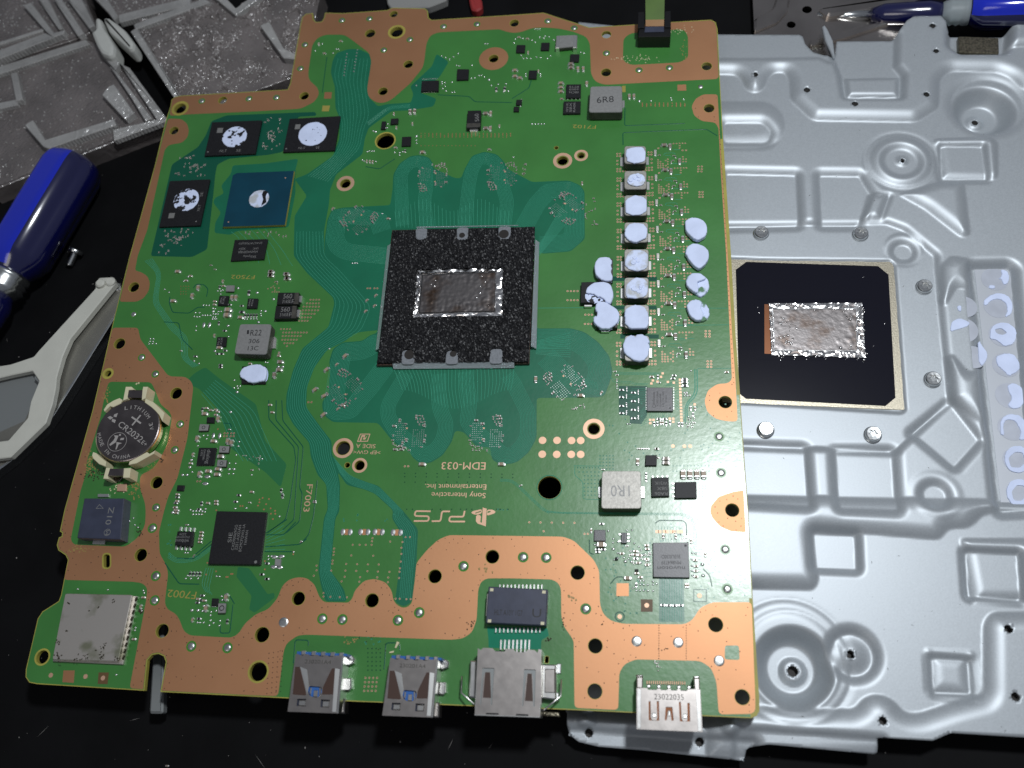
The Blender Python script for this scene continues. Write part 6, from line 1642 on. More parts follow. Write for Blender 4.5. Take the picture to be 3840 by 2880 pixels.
for c_, r_ in HOLP:
    S0 = np.maximum(S0, r_ - np.hypot(P[:, 0] - c_.x, P[:, 1] - c_.y))
Zh = np.zeros(len(P))
def emb(dz, w, *a, r=1.2):
    """Press an area up or down by dz with a soft edge of width w."""
    global Zh
    s = sd(P, rnd(L(*a, z=ZP), r, 4))
    Zh = Zh + dz * edge_profile(s, w * 2.0, dz)
def embc(dz, w, f, x, y, rad, z=ZP):
    global Zh
    c = U(f, x, y, z)
    s = np.hypot(P[:, 0] - c.x, P[:, 1] - c.y) - rad * mmpp(f, x, y, z)
    Zh = Zh + dz * (ss(.5 - s / w) if w > 2.9 else edge_profile(s, w * 2.0, dz))
# raised rim along the top, the field below it lower
emb(1.9, 2.2, 'T20', 1100, 100, 1100, 478, 1450, 488, 1490, 520, 1510, 575, 1560, 605, 1610, 595, 1640, 560, 'T30', 0, 505, 40, 472, 110, 472, 138, 520, 142, 650, 290, 785, 960, 795, 1105, 705, 1112, 520, 1170, 465, 1480, 470, 1570, 505, 1659, 585, 1850, 620, 1850, 0, 0, 100, r=2.0)
emb(-1.0, 1.2, 'T20', 1100, 100, 1100, 392, 'T30', 0, 392, 330, 385, 400, 420, 420, 300, 0, 0, r=1.0)
emb(-2.2, 1.4, 'T30', 430, 380, 475, 500, 500, 640, 850, 640, 860, 500, 810, 440, 815, 240, 425, 240, r=.6)
emb(1.4, 1.0, 'T30', 490, 512, 850, 505, 850, 640, 505, 640, r=.4)
emb(-2.4, 1.6, 'T30', 1180, 200, 1180, 310, 1240, 350, 1520, 350, 1540, 220, r=.8)
emb(1.6, 1.6, 'T30', 1530, 180, 1530, 340, 1700, 330, 1850, 300, 1850, 20, 1659, 120, r=.8)
# left pads and ribs
emb(-1.3, 1.8, 'T20', 1370, 800, 1620, 800, 1659, 830, 'T30', 20, 860, 0, 915, 'T20', 1620, 925, 1370, 925, r=1.6)
emb(1.3, 3.0, 'T20', 1250, 660, 'T30', 0, 660, 90, 730, 120, 830, 60, 930, 'T20', 1600, 960, 1250, 960, r=3)
emb(-1.5, 1.6, 'T20', 1390, 1112, 'T30', 185, 1122, 200, 1440, 'T20', 1390, 1450, r=.8)
emb(-1.5, 1.6, 'T30', 335, 1125, 600, 1128, 640, 1200, 680, 1260, 590, 1440, 350, 1440, r=.8)
# round bosses
embc(2.2, 2.8, 'T30', 860, 1045, 236); embc(-.9, 1.4, 'T30', 860, 1045, 205); embc(-1.5, 3.0, 'T30', 862, 1050, 130); embc(.8, 1.0, 'T30', 868, 1043, 45)
emb(1.4, 1.6, 'T30', 650, 1250, 700, 1240, 790, 1260, 740, 1420, 640, 1425, 600, 1420, r=.8)
emb(-.9, 1.0, 'T30', 720, 1270, 790, 1265, 730, 1410, 660, 1410, r=.4)
embc(-5.2, 5.2, 'T30', 1410, 705, 165); embc(-.8, 1.6, 'T30', 1425, 680, 235); embc(.9, .8, 'T30', 1350, 780, 62, ZP - 4)
emb(1.6, 2.0, 'T30', 1070, 900, 1450, 890, 1490, 930, 1490, 1150, 1440, 1180, 1110, 1170, r=1.5)
emb(-1.9, 1.2, 'T30', 1118, 948, 1388, 950, 1418, 1158, 1130, 1156, r=.5)
emb(1.6, 2.0, 'T30', 840, 1260, 1020, 1360, 1250, 1540, 1310, 1530, 1270, 1180, 1100, 1180, r=1.2)
embc(-1.6, 1.6, 'T30', 885, 1615, 62); embc(.7, 1.5, 'T30', 885, 1600, 130)
# sunken panel that holds the black coated plate
emb(-1.2, 1.2, 'T20', 1200, 1452, 'T30', 0, 1450, 600, 1445, 770, 1440, 880, 1480, 1085, 1650, 'T31', 1090, 100, 1112, 330, 1172, 930, 960, 1130, 830, 1250, 0, 1216, 'T21', 1200, 1200, r=.8)
emb(-.8, .5, 'T20', 1200, 1655, 'T31', 0, 14, 800, 22, 822, 45, 892, 985, 870, 998, 0, 942, 'T21', 1200, 920, r=.5)
# right side
emb(-2.4, 1.6, 'T31', 1330, 62, 1560, 58, 1590, 80, 'T31', 1730, 1640, 1508, 1650, r=.9)
emb(1.5, 2.2, 'T31', 1120, 60, 1180, 0, 1310, 20, 1330, 220, 1220, 210, 1150, 330, 1110, 300, r=1.0)
emb(1.5, 2.2, 'T31', 1150, 640, 1200, 640, 1290, 750, 1390, 740, 1420, 1100, 1360, 1070, 1180, 930, r=1.0)
emb(-1.5, 1.4, 'T31', 945, 1140, 1190, 945, 1378, 1185, 1215, 1365, r=.6)
embc(-1.7, 2.0, 'T31', 1085, 1550, 75); embc(.6, 3, 'T31', 1085, 1550, 150)
emb(-1.5, 1.6, 'T31', -200, 1225, 240, 1240, 265, 1625, -200, 1600, r=.8)
emb(-1.5, 1.6, 'T31', 440, 1260, 810, 1260, 835, 1650, 465, 1640, r=.8)
# lower half
emb(1.6, 2.2, 'T32', -260, -120, 1659, -80, 1850, -80, 1850, 20, 1400, 10, 1300, 105, 1160, 108, 1110, 182, 290, 112, 330, 430, 300, 505, -300, 495, r=2.0)
emb(-1.5, 1.2, 'T32', 292, 130, 572, 146, 582, 372, 300, 360, r=.7)
emb(1.5, 2.0, 'T32', 1240, 170, 1850, 170, 1850, 600, 1320, 600, r=1.2)
emb(-2.0, 1.2, 'T32', 1285, 255, 1620, 272, 1642, 570, 1308, 548, r=.6)
emb(1.4, 2.2, 'T32', 1010, 880, 1340, 900, 1370, 1240, 1030, 1200, r=1.2)
emb(-1.9, 1.2, 'T32', 1060, 942, 1302, 960, 1320, 1182, 1074, 1170, r=.6)
embc(1.6, 2.5, 'T32', 140, 960, 400); embc(-1.0, 2.0, 'T32', 150, 970, 330); embc(-5.5, 5.0, 'T32', 165, 1010, 215); embc(1.0, .7, 'T32', 162, 1033, 88, ZP - 4)
embc(-1.6, 1.5, 'T32', 550, 925, 140); embc(1.2, 5.0, 'T32', 548, 925, 70)
emb(2.0, 2.4, 'T32', -400, 1240, 350, 1275, 560, 1275, 610, 1205, 700, 1175, 800, 1210, 880, 1300, 970, 1305, 1180, 1235, 1390, 1180, 1390, 720, 1440, 650, 1850, 640, 1850, 1600, 0, 1650, -400, 1600, r=1.6)
emb(-1.2, 1.0, 'T32', -200, 1415, 0, 1425, 740, 1480, 740, 1600, -200, 1600, r=.5)
emb(-2.0, 1.4, 'T22', 300, 1405, 1100, 1470, 1570, 1490, 1600, 1700, 300, 1700, r=.6)
embc(1.8, 2.0, 'T22', 480, 1345, 66); embc(1.8, 2.0, 'T22', 1412, 1390, 66)
emb(-2.5, 2.0, 'T21', 200, -500, 1300, -500, 1420, 1500, 1400, 1659, 'T22', 1480, 1150, 1350, 1330, 300, 1250, r=2)
# snap the rim of the mesh to the outline
G_ = np.zeros((len(P), 2))
S2 = S0.reshape(XX.shape)
gyy, gxx = np.gradient(S2, cell)
gn = np.maximum(np.hypot(gxx, gyy), 1e-6)
near = np.abs(S0) < cell * .75
P = P.copy()
ni = np.where(near)[0]
Q = P[ni].copy()
bd_ = np.full(len(ni), 1e9)
NP = Q.copy()
for a, b in zip(PO, np.roll(PO, -1, 0)):
    d = b - a
    t = np.clip(((Q - a) @ d) / max(d @ d, 1e-12), 0, 1)
    c = a + t[:, None] * d
    e = np.sum((Q - c) ** 2, 1)
    m_ = e < bd_
    bd_[m_] = e[m_]; NP[m_] = c[m_]
for c_, r_ in HOLP:
    v = Q - np.array([c_.x, c_.y])
    l_ = np.maximum(np.linalg.norm(v, axis=1), 1e-9)
    c = np.array([c_.x, c_.y]) + v / l_[:, None] * r_
    e = (l_ - r_) ** 2
    m_ = e < bd_
    bd_[m_] = e[m_]; NP[m_] = c[m_]
P[ni] = NP
ok = S0 < cell * .75
idx = np.full(len(P), -1)
ny_, nx_ = XX.shape
a_ = (np.arange(ny_ - 1)[:, None] * nx_ + np.arange(nx_ - 1)).ravel()
qd = np.c_[a_, a_ + 1, a_ + nx_ + 1, a_ + nx_]
cnt = ok[qd].sum(1)
inn_ = S0[qd].min(1) < -cell * .05
tri = np.array([[v for v in q if ok[v]] for q in qd[(cnt == 3) & inn_]]).reshape(-1, 3)
qd = qd[(cnt == 4) & inn_]
used = np.unique(np.r_[qd.ravel(), tri.ravel()])
idx[used] = np.arange(len(used))
vs = np.c_[P[used], ZP + Zh[used]]
pl = obj('pressed_sheet', vs.tolist(), idx[qd].tolist() + idx[tri].tolist(), 'steel', plate, smooth=True)
bm_ = bmesh.new(); bm_.from_mesh(pl.data)
bmesh.ops.remove_doubles(bm_, verts=[v for v in bm_.verts if v.is_boundary or any(e.is_boundary for e in v.link_edges) or any(f.calc_area() < .02e-6 for f in v.link_faces)], dist=.2 * MM)
bmesh.ops.dissolve_degenerate(bm_, edges=bm_.edges[:], dist=.02 * MM)
for f_ in bm_.faces: f_.smooth = True
bmesh.ops.recalc_face_normals(bm_, faces=bm_.faces[:])
if sum(f.normal.z for f in bm_.faces) < 0: bmesh.ops.reverse_faces(bm_, faces=bm_.faces[:])
bm_.to_mesh(pl.data); bm_.free()
md = pl.modifiers.new('thickness', 'SOLIDIFY'); md.thickness = .6 * MM; md.offset = -1
ZW = ZP - 1.9
# bent lug, gasket, threaded bushes
def lug(name, p, z0, z1, m):
    return prism(name, p, z0, z1, m, plate, .1)
prism('bent_lug', L('T30', 372, 262, 352, 172, 368, 160, 385, 185, 422, 262, 436, 372, 424, 374, z=ZP + 1.2), ZP - .4, ZP + 1.2, 'steel', plate, .3)
prism('gasket_pad', rnd(L('TOP', 1735, 262, 2028, 272, 2032, 388, 1738, 376, z=ZP + 1.5), .4), ZP - 1.2, ZP + 1.5, 'weave', plate, .3)
for c_, r_ in HOLP:
    zz = ZP - 6 if r_ in (1.05, 1.35) else ZP - 2.5
    zt = zz + 2.2 if r_ in (1.05, 1.35) else None
    mb = MB(); n_ = 18
    ring = [(c_.x + r_ * .98 * math.cos(2 * math.pi * i / n_), c_.y + r_ * .98 * math.sin(2 * math.pi * i / n_)) for i in range(n_)]
    z_hi = float(ZP + np.interp(0, [0, 1], [0, 1]) + Zh[np.argmin((P[:, 0] - c_.x) ** 2 + (P[:, 1] - c_.y) ** 2 + np.where(S0 < -.05, 0, 1e6))]) - .15
    mb.add([(x, y, z_hi) for x, y in ring] + [(x, y, z_hi - 2.2) for x, y in ring], [[i, n_ + i, n_ + (i + 1) % n_, (i + 1) % n_] for i in range(n_)] , 0)
    mb.add([(x, y, z_hi - 2.1) for x, y in ring], [list(range(n_))], 1)
    mb.build('threaded_hole', ['screw', 'hole'], plate)
# screws: flanged head with a six-lobed socket
def screw(f, x, y, zb):
    c = U(f, x, y, zb + 1.7)
    R_ = 2.25
    t = np.linspace(0, 2 * np.pi, 36, endpoint=False)
    star = np.c_[c.x + (1.0 + .22 * np.cos(6 * t)) * np.cos(t), c.y + (1.0 + .22 * np.cos(6 * t)) * np.sin(t)]
    rad = [(R_ * 1.08, 0), (R_ * 1.08, .5), (R_, .6), (R_ * .98, 1.3), (R_ * .9, 1.6), (R_ * .82, 1.7)]
    n_ = 36
    vs, fs = [], []
    for r, dz in rad:
        vs += [(c.x + r * math.cos(a), c.y + r * math.sin(a), zb + dz) for a in t]
    vs += [(*q, zb + 1.66) for q in star]
    vs += [(*(np.array([c.x, c.y]) + (q - [c.x, c.y]) * .9), zb + .9) for q in star]
    for k in range(len(rad) + 1):
        for i in range(n_):
            j = (i + 1) % n_
            fs.append([k * n_ + i, k * n_ + j, (k + 1) * n_ + j, (k + 1) * n_ + i])
    fs.append([(len(rad) + 1) * n_ + i for i in range(n_)])
    obj('screw', vs, fs, 'screw', plate)
for q in (('T30', 605, 1505), ('T20', 1618, 1498), ('T31', 1020, 188), ('T31', 1076, 790), ('T31', 687, 1148), ('T21', 1648, 1118)):
    screw(*q, ZP - 1.2)
# black coated contact plate with its blasted frame and liquid metal
bl = prism('contact_plate', rnd(L('LMP', -120, 72, 1635, 85, 1662, 110, 1782, 1580, 1765, 1600, 112, 1532, -60, 1520, z=ZW), .5), ZW - 2, ZW + .15, 'brass', plate, .05)
sheet('black_film', L('LMP', 185, 112, 1505, 155, 1610, 240, 1680, 1475, 1580, 1558, 180, 1485, 110, 1430, 78, 190, z=ZW + .2), [], ZW + .12, ZW + .2, 'blackfilm', bl)
p_ = ccw(L('LMP', 265, 480, 1400, 480, 1440, 1110, 270, 1095, z=ZW + .2)); sheet('film_crease', p_, [inset(p_, .22)], ZW + .18, ZW + .235, 'blackfilm', bl)
sheet('bare_copper', L('LMP', 365, 538, 425, 538, 440, 1036, 366, 1034, z=ZW + .2), [], ZW + .18, ZW + .24, 'browncu', bl)
lm_patch('liquid_metal', L('LMP', 415, 535, 1335, 530, 1372, 1065, 440, 1035, z=ZW + .3), ZW + .45, 'lmd', bl, 80, 46, .04, lambda u, v: .04 + 1.0 * max(0, min(1, 2.6 * math.hypot((u - .44), (v - .55) * .9) - .35)))
p_ = ccw(L('LMP', 445, 585, 1290, 580, 1300, 1010, 465, 1000, z=ZW + .5)); sheet('metal_ridge', p_, [inset(p_, .25)], ZW + .3, ZW + .62, 'lm', bl)
rim(L('LMP', 412, 528, 1345, 525, 1380, 1075, 435, 1045, z=ZW + .5), L('LMP', 455, 585, 1285, 590, 1298, 1005, 470, 1000, z=ZW + .5), ZW + .55, 'lmr', bl, .42, 60)
bd = MB()
for x_, y_, r_ in ((600, 850, .5), (610, 915, .6), (560, 860, .4), (650, 880, .4), (1225, 690, .6), (1305, 675, .7), (1130, 975, .6), (1365, 1095, .55), (1380, 1030, .5), (1320, 1060, .4), (1265, 535, .5), (870, 600, .4), (1160, 610, .4), (1350, 780, .35)):
    bd.dome(U('LMP', x_, y_, ZW + .6), r_ * .8, ZW + .35, r_, 10)
for _ in range(110):
    u = random.random()
    x_, y_ = random.choice(((420 + 910 * u, 545), (1345 + 20 * u, 560 + 480 * u), (1200 + 140 * u, 600 + 440 * random.random()), (440 + 900 * u, 1045 + 15 * u), (500 + 200 * u, 650 + 300 * random.random())))
    bd.dome(U('LMP', x_ + random.gauss(0, 12), y_ + random.gauss(0, 10), ZW + .6), random.uniform(.15, .42), ZW + .3, random.uniform(.2, .5), 8)
for x_, y_ in ((300, 570), (310, 625), (540, 1070), (530, 1100), (790, 1090), (985, 1085), (1575, 730), (1360, 265), (1460, 955), (1370, 610)):
    bd.dome(U('LMP', x_, y_, ZW + .2), .35, ZW + .15, .12, 8, 0, .12, .5)
bd.build('metal_bead', ['lm'], bl, smooth=True, kind='stuff')
# torn putty left on the plate
def stain(*a, z=None, m='putty', hole=None, r=.5, h=.25):
    zz = z if z is not None else ZP - 2.2
    p = ccw(rnd(L('T31', *a, z=zz), r * 3, 4)); p = p + rng.normal(0, .05, p.shape)
    if hole is not None:
        sheet('putty_stain', p, [ccw(rnd(L('T31', *hole, z=zz), .6, 4))], zz - .2, zz + h, m, plate)
    else:
        prism('putty_stain', p, zz - .25, zz + h, m, plate, .12)
sheet('pad_strip', rnd(L('T31', 1336, 68, 1572, 68, 1722, 1636, 1514, 1644, z=ZP - 2.3), .5), [], ZP - 2.6, ZP - 2.28, 'stripface', plate)
for x_, y_, r_ in ((1470, 150, 88), (1490, 322, 95), (1522, 510, 92), (1545, 705, 92), (1567, 905, 95), (1583, 1112, 95), (1608, 1322, 88), (1628, 1535, 85), (1270, 480, 92), (1275, 330, 80), (1330, 655, 84)):
    zz = ZP - 2.2 if x_ > 1400 else ZP - .05
    c_ = U('T31', x_, y_, zz); k_ = r_ * mmpp('T31', x_, y_, zz)
    sheet('putty_imprint', circ(c_, k_, 30), [], zz - .3, zz - .02 if x_ > 1400 else zz + .03, 'imprint', plate)
stain(1505, 88, 1545, 95, 1562, 130, 1555, 175, 1530, 190, 1510, 150, 1495, 150, 1520, 125)
stain(1430, 190, 1470, 192, 1468, 212, 1432, 212)
stain(1398, 290, 1440, 255, 1500, 238, 1560, 260, 1588, 320, 1575, 380, 1530, 402, 1555, 350, 1540, 300, 1490, 275, 1440, 290, 1420, 320, 1398, 318)
stain(1440, 470, 1490, 435, 1560, 435, 1605, 480, 1608, 530, 1580, 575, 1530, 587, 1500, 560, 1470, 540, 1438, 540, hole=(1465, 478, 1510, 468, 1550, 500, 1520, 515, 1480, 505))
stain(1475, 655, 1530, 630, 1590, 635, 1630, 690, 1628, 740, 1560, 782, 1530, 745, 1490, 715, 1480, 690)
stain(1550, 835, 1600, 822, 1650, 860, 1662, 930, 1640, 985, 1580, 992, 1550, 965, 1585, 930, 1560, 880)
stain(1505, 1060, 1560, 1022, 1640, 1035, 1680, 1100, 1670, 1190, 1625, 1195, 1640, 1130, 1600, 1065, 1540, 1060, 1520, 1100, 1530, 1160, 1508, 1160)
stain(1525, 1310, 1560, 1240, 1640, 1230, 1690, 1270, 1695, 1370, 1640, 1410, 1560, 1395, hole=(1555, 1310, 1600, 1270, 1650, 1275, 1665, 1340, 1630, 1375, 1570, 1370))
stain(1540, 1530, 1570, 1455, 1650, 1445, 1705, 1490, 1705, 1590, 1650, 1625, 1570, 1610, hole=(1575, 1530, 1610, 1485, 1660, 1490, 1675, 1550, 1640, 1590, 1590, 1585))
stain(1180, 470, 1190, 420, 1250, 402, 1315, 438, 1280, 462, 1250, 470, 1185, 490, z=ZP); stain(1225, 325, 1250, 320, 1252, 362, 1230, 355, z=ZP)
stain(1358, 560, 1375, 552, 1380, 580, 1415, 615, 1424, 660, 1385, 715, 1368, 690, z=ZP)
mks = MB()
for _ in range(60):
    f_ = random.choice(('T30', 'T31', 'T32'))
    c_ = U(f_, random.uniform(60, 1600), random.uniform(100, 1500), ZP)
    i = np.argmin((P[:, 0] - c_.x) ** 2 + (P[:, 1] - c_.y) ** 2)
    if S0[i] < -1:
        zz = ZP + Zh[i] + .03
        l_, a_ = random.uniform(.1, .5), random.uniform(0, 3.1)
        d = Vector((math.cos(a_), math.sin(a_), 0)) * l_; n_ = Vector((-d.y, d.x, 0)).normalized() * .07
        mks.add([c_ * 1 + d + Vector((0, 0, zz - c_.z)), c_ + n_ + Vector((0, 0, zz - c_.z)), c_ - d + Vector((0, 0, zz - c_.z)), c_ - n_ + Vector((0, 0, zz - c_.z))], [[0, 1, 2, 3]])
mks.build('scuff_mark', ['dirt'], plate, kind='stuff')

# ------------------------------------------------------------------ 3D printed trays at the upper left
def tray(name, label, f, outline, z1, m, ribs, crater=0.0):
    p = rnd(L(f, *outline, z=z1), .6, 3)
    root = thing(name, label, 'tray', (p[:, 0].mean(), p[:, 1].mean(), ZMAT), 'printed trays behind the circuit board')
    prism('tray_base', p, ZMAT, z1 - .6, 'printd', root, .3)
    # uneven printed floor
    x0, y0 = p.min(0); x1, y1 = p.max(0)
    st = .6
    nx, ny = int((x1 - x0) / st) + 1, int((y1 - y0) / st) + 1
    hn = rng.normal(0, 1, (ny + 1, nx + 1))
    lo = rng.normal(0, 1, (ny // 6 + 3, nx // 6 + 3))
    g, inn = [], []
    for j in range(ny + 1):
        for i in range(nx + 1):
            u, v = i / 6, j / 6
            a, b = int(u), int(v); du, dv = u - a, v - b
            l_ = lo[b, a] * (1 - du) * (1 - dv) + lo[b, a + 1] * du * (1 - dv) + lo[b + 1, a] * (1 - du) * dv + lo[b + 1, a + 1] * du * dv
            g.append((x0 + i * st, y0 + j * st, z1 - .35 + .16 * hn[j, i] * (.5 + crater) + crater * .9 * l_))
    if crater:
        ga = np.array(g)
        for _ in range(46):
            q = (random.uniform(x0, x1), random.uniform(y0, y1)); rr = random.uniform(2.0, 3.6)
            dd = np.hypot(ga[:, 0] - q[0], (ga[:, 1] - q[1]) * 1.2) / rr
            ga[:, 2] += -1.8 * np.exp(-dd ** 4) + .5 * np.exp(-((dd - 1.15) / .25) ** 2)
        g = [tuple(q) for q in ga]
    GP = np.array([q[:2] for q in g])
    si = sd(GP, p)
    fs = [[j * (nx + 1) + i, j * (nx + 1) + i + 1, (j + 1) * (nx + 1) + i + 1, (j + 1) * (nx + 1) + i] for j in range(ny) for i in range(nx)
          if si[j * (nx + 1) + i] < -.3 and si[j * (nx + 1) + i + 1] < -.3 and si[(j + 1) * (nx + 1) + i + 1] < -.3 and si[(j + 1) * (nx + 1) + i] < -.3]
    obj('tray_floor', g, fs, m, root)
    gl = MB()
    for _ in range(260 if crater else 420):
        q = (random.uniform(x0, x1), random.uniform(y0, y1))
        if inside(q, p) and edist(q, p) > .6:
            gl.dome(q, random.uniform(.15, .42), z1 - .45, random.uniform(.2, .6), 7, 0, random.uniform(.2, .4), random.uniform(0, 3))
    gl.build('glint_bead', ['print'], root, smooth=True, kind='stuff')  # small glossy domes added to give the clear plastic its glints
    for h, *q in ribs:
        prism('tray_rib', rnd(L(f, *q, z=z1 + h), .3, 2), z1 - 1, z1 + h, 'print', root, .25)
    return root
tray('printed_tray', 'clear grey printed tray in the top left corner of the photo', 'TRA', (-120, -120, 735, -120, 760, 0, 850, 230, 740, 312, -120, 590), -7.0, 'printd',
     [(2.2, 205, 45, 275, 20, 480, 290, 575, 265, 560, 300, 470, 330, 400, 270), (1.6, 330, -20, 420, -20, 560, 250, 520, 260), (2.0, 470, -20, 540, -20, 745, 290, 690, 320), (1.8, 590, -20, 720, -20, 840, 220, 790, 250), (2.2, -100, 480, 400, 290, 480, 330, -100, 560), (.8, -100, 400, 380, 250, 390, 270, -100, 430)])
t2 = tray('printed_tray', 'clear grey printed tray behind the blue screwdriver handle', 'TRA', (-120, 610, 745, 335, 870, 380, 1010, 500, 1490, 1060, 640, 1395, -120, 1700), -7.0, 'printd',
     [(1.4, -100, 620, 760, 350, 800, 390, -100, 690), (2.4, 905, 840, 960, 770, 1010, 745, 1190, 1000, 1110, 1060), (2.0, 975, 590, 1040, 640, 1350, 1050, 1290, 1075, 1160, 860), (1.6, 1060, 560, 1150, 600, 1480, 1050, 1400, 1075), (2.0, 880, 470, 970, 470, 1060, 560, 1020, 620),
      (2.4, 215, 1110, 290, 1065, 400, 1240, 1010, 1055, 1030, 1110, 430, 1320, 380, 1300), (1.2, 1000, 1150, 1480, 1040, 1490, 1070, 1010, 1250), (2.0, 90, 650, 150, 640, 200, 880, 140, 900), (1.2, -100, 930, 150, 880, 160, 930, -100, 990)])
for k, (q, zt) in enumerate(((((800, 280), (840, 260), (835, 170), (860, 145), (890, 155), (910, 230), (960, 300), (1015, 400), (1010, 480), (960, 500), (890, 470), (850, 400)), -2.0), (((905, 160), (960, 145), (1040, 200), (1110, 260), (1190, 370), (1180, 430), (1140, 440), (1040, 350), (960, 280)), -2.5))):
    p = rnd(L('TRA', *[c for a in q for c in a], z=zt), 1.0, 3)
    o = prism('hinge_knob', p, -9, zt, 'printw', t2, rings=[(0, -9), (.1, zt - 1.6), (.5, zt - .5), (1.4, zt)])
tray('printed_tray', 'bumpy clear printed tray meeting the top left corner of the circuit board', 'TRB', (-10, 330, 480, 1050, 700, 1120, 1160, 900, 1700, 700, 1800, 120, 1850, -120, 1250, -120, 1000, 75, 860, -60, 700, -60, 0, 240), -6.0, 'printd',
     [(1.0, -30, 310, 30, 270, 470, 960, 520, 1060, 430, 1010), (2.4, 1250, 250, 1340, 210, 1480, 470, 1620, 540, 1640, 590, 1480, 570), (1.6, 760, -60, 880, -60, 1010, 80, 1200, -60, 1300, -60, 1010, 150), (1.2, 0, 240, 700, -20, 760, 20, 20, 290)], crater=.9)
tray('printed_tray', 'clear printed tray edge beside the white knobs at the top of the photo', 'TRA', (780, -120, 1000, -120, 1700, -120, 1700, 30, 1060, 175, 1000, 130, 880, 0), -6.5, 'printd',
     [(1.6, 800, -60, 920, -60, 1050, 140, 1010, 180, 960, 110), (1.4, 1050, 130, 1690, -30, 1690, 40, 1060, 200)])

# ------------------------------------------------------------------ screwdrivers
def driver(name, label, a, b, r, neck, shaft_len, roll=0.0, blue_at=(1, 2)):
    """Fluted handle from its butt a to its collar b, then the neck and blade."""
    a, b = Vector(a), Vector(b)
    d = (b - a).normalized()
    side = d.cross(Vector((0, 0, 1))).normalized()
    upv = side.cross(d).normalized()
    root = thing(name, label, 'screwdriver', ((a.x + b.x) / 2, (a.y + b.y) / 2, ZMAT), 'screwdrivers')
    ln = (b - a).length
    n_ = 72
    prof = [(0, .30), (.012, .55), (.03, .74), (.055, .87), (.09, .95), (.14, 1.0), (.5, 1.0), (.85, .98), (.92, .90), (.97, .72), (1.0, .62)]
    vs, fs, mi = [], [], []
    for s, k in prof:
        for i in range(n_):
            t = 2 * math.pi * i / n_ + roll
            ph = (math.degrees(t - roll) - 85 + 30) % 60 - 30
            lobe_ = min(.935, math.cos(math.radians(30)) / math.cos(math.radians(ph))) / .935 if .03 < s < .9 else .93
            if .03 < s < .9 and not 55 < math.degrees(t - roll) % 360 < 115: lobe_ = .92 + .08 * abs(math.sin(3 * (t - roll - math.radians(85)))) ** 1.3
            if False and not 60 < math.degrees(t - roll) % 360 < 110: lobe_ -= .05 * max(0, math.cos(math.radians(ph * 4.2)))
            vs.append(a + d * ln * s + (side * math.cos(t) + upv * math.sin(t)) * r * k * lobe_)
    for q in range(len(prof) - 1):
        for i in range(n_):
            fs.append([q * n_ + i, q * n_ + (i + 1) % n_, (q + 1) * n_ + (i + 1) % n_, (q + 1) * n_ + i])
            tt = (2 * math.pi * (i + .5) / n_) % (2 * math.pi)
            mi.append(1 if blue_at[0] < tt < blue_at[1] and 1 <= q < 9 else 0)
    fs.append(list(range(n_))[::-1]); mi.append(0)
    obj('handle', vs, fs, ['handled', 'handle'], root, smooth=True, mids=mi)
    tube('collar', [b + d * x for x in (-.5, 1, 2, 3, 4, 5, 6, 8)], [r * .66, r * .68, r * .6, r * .68, r * .6, r * .68, r * .6, r * .5], 'film' if neck == 'clear' else 'screw', root, 24)
    tube('neck', [b + d * 7.5, b + d * 12, b + d * 26, b + d * 30], [r * .5, r * .62, r * .55, r * .35], 'handled', root, 20)
    tube('blade', [b + d * 29.5, b + d * (30 + shaft_len)], r * .25, 'screw', root, 16)
    return root
driver('screwdriver', 'large dark blue screwdriver handle lying on the mat beside the printed tray', U('LEF', 395, 120, -4.0), U('LEF', 45, 700, -4.0), 10.4, 'steel', 60, 0.0, (.97, 2.0))
driver('screwdriver', 'blue screwdriver with clear ridged collar in the top right corner', U('TOP', 2560, 60, -2.0), U('TOP', 1800, 85, -6.0), 6.5, 'clear', 18, 0.0, (.5, 2.6))
p_ = rnd(L('TOP', 1590, 40, 1640, 10, 1700, 40, 1720, 110, 1660, 135, 1600, 90, z=-5), .5)

# bright perforated bracket at the top right
br = thing('steel_bracket', 'shiny perforated steel bracket behind the shield plate at the top right', 'bracket', (*U('TOP', 700, 150, ZMAT)[:2], ZMAT))
hol = [circ(U('TOP', x, y, -11), r * mmpp('TOP', x, y, -11), 18) for x, y, r in ((633, 70, 36), (518, 180, 33), (1138, 15, 33))]
sheet('bracket_sheet', rnd(L('TOP', 235, -160, 240, 20, 255, 330, 900, 420, 1290, 420, 1400, 100, 1500, -160, z=-11), .8), hol, -12, -11, 'chrome', br)
prism('bracket_rib', rnd(L('TOP', 720, 60, 1080, -60, 1600, -60, 1240, 50, 790, 110, z=-9), 1.0), -11, -9, 'chrome', br, .8)
prism('bracket_rib', rnd(L('TOP', 250, 220, 420, 150, 500, 60, 520, -60, 420, -60, 380, 60, 250, 130, z=-9.5), 1.2), -11, -9.5, 'chrome', br, .8)
prism('bracket_rib', rnd(L('TOP', 650, 290, 1250, 130, 1380, 70, 1390, 110, 900, 270, 660, 330, z=-9.5), .6), -11, -9.5, 'chrome', br, .5)
text('43', 'TOP', 680, 380, 760, 345, 62, -10.9, 'dullsteel', br)

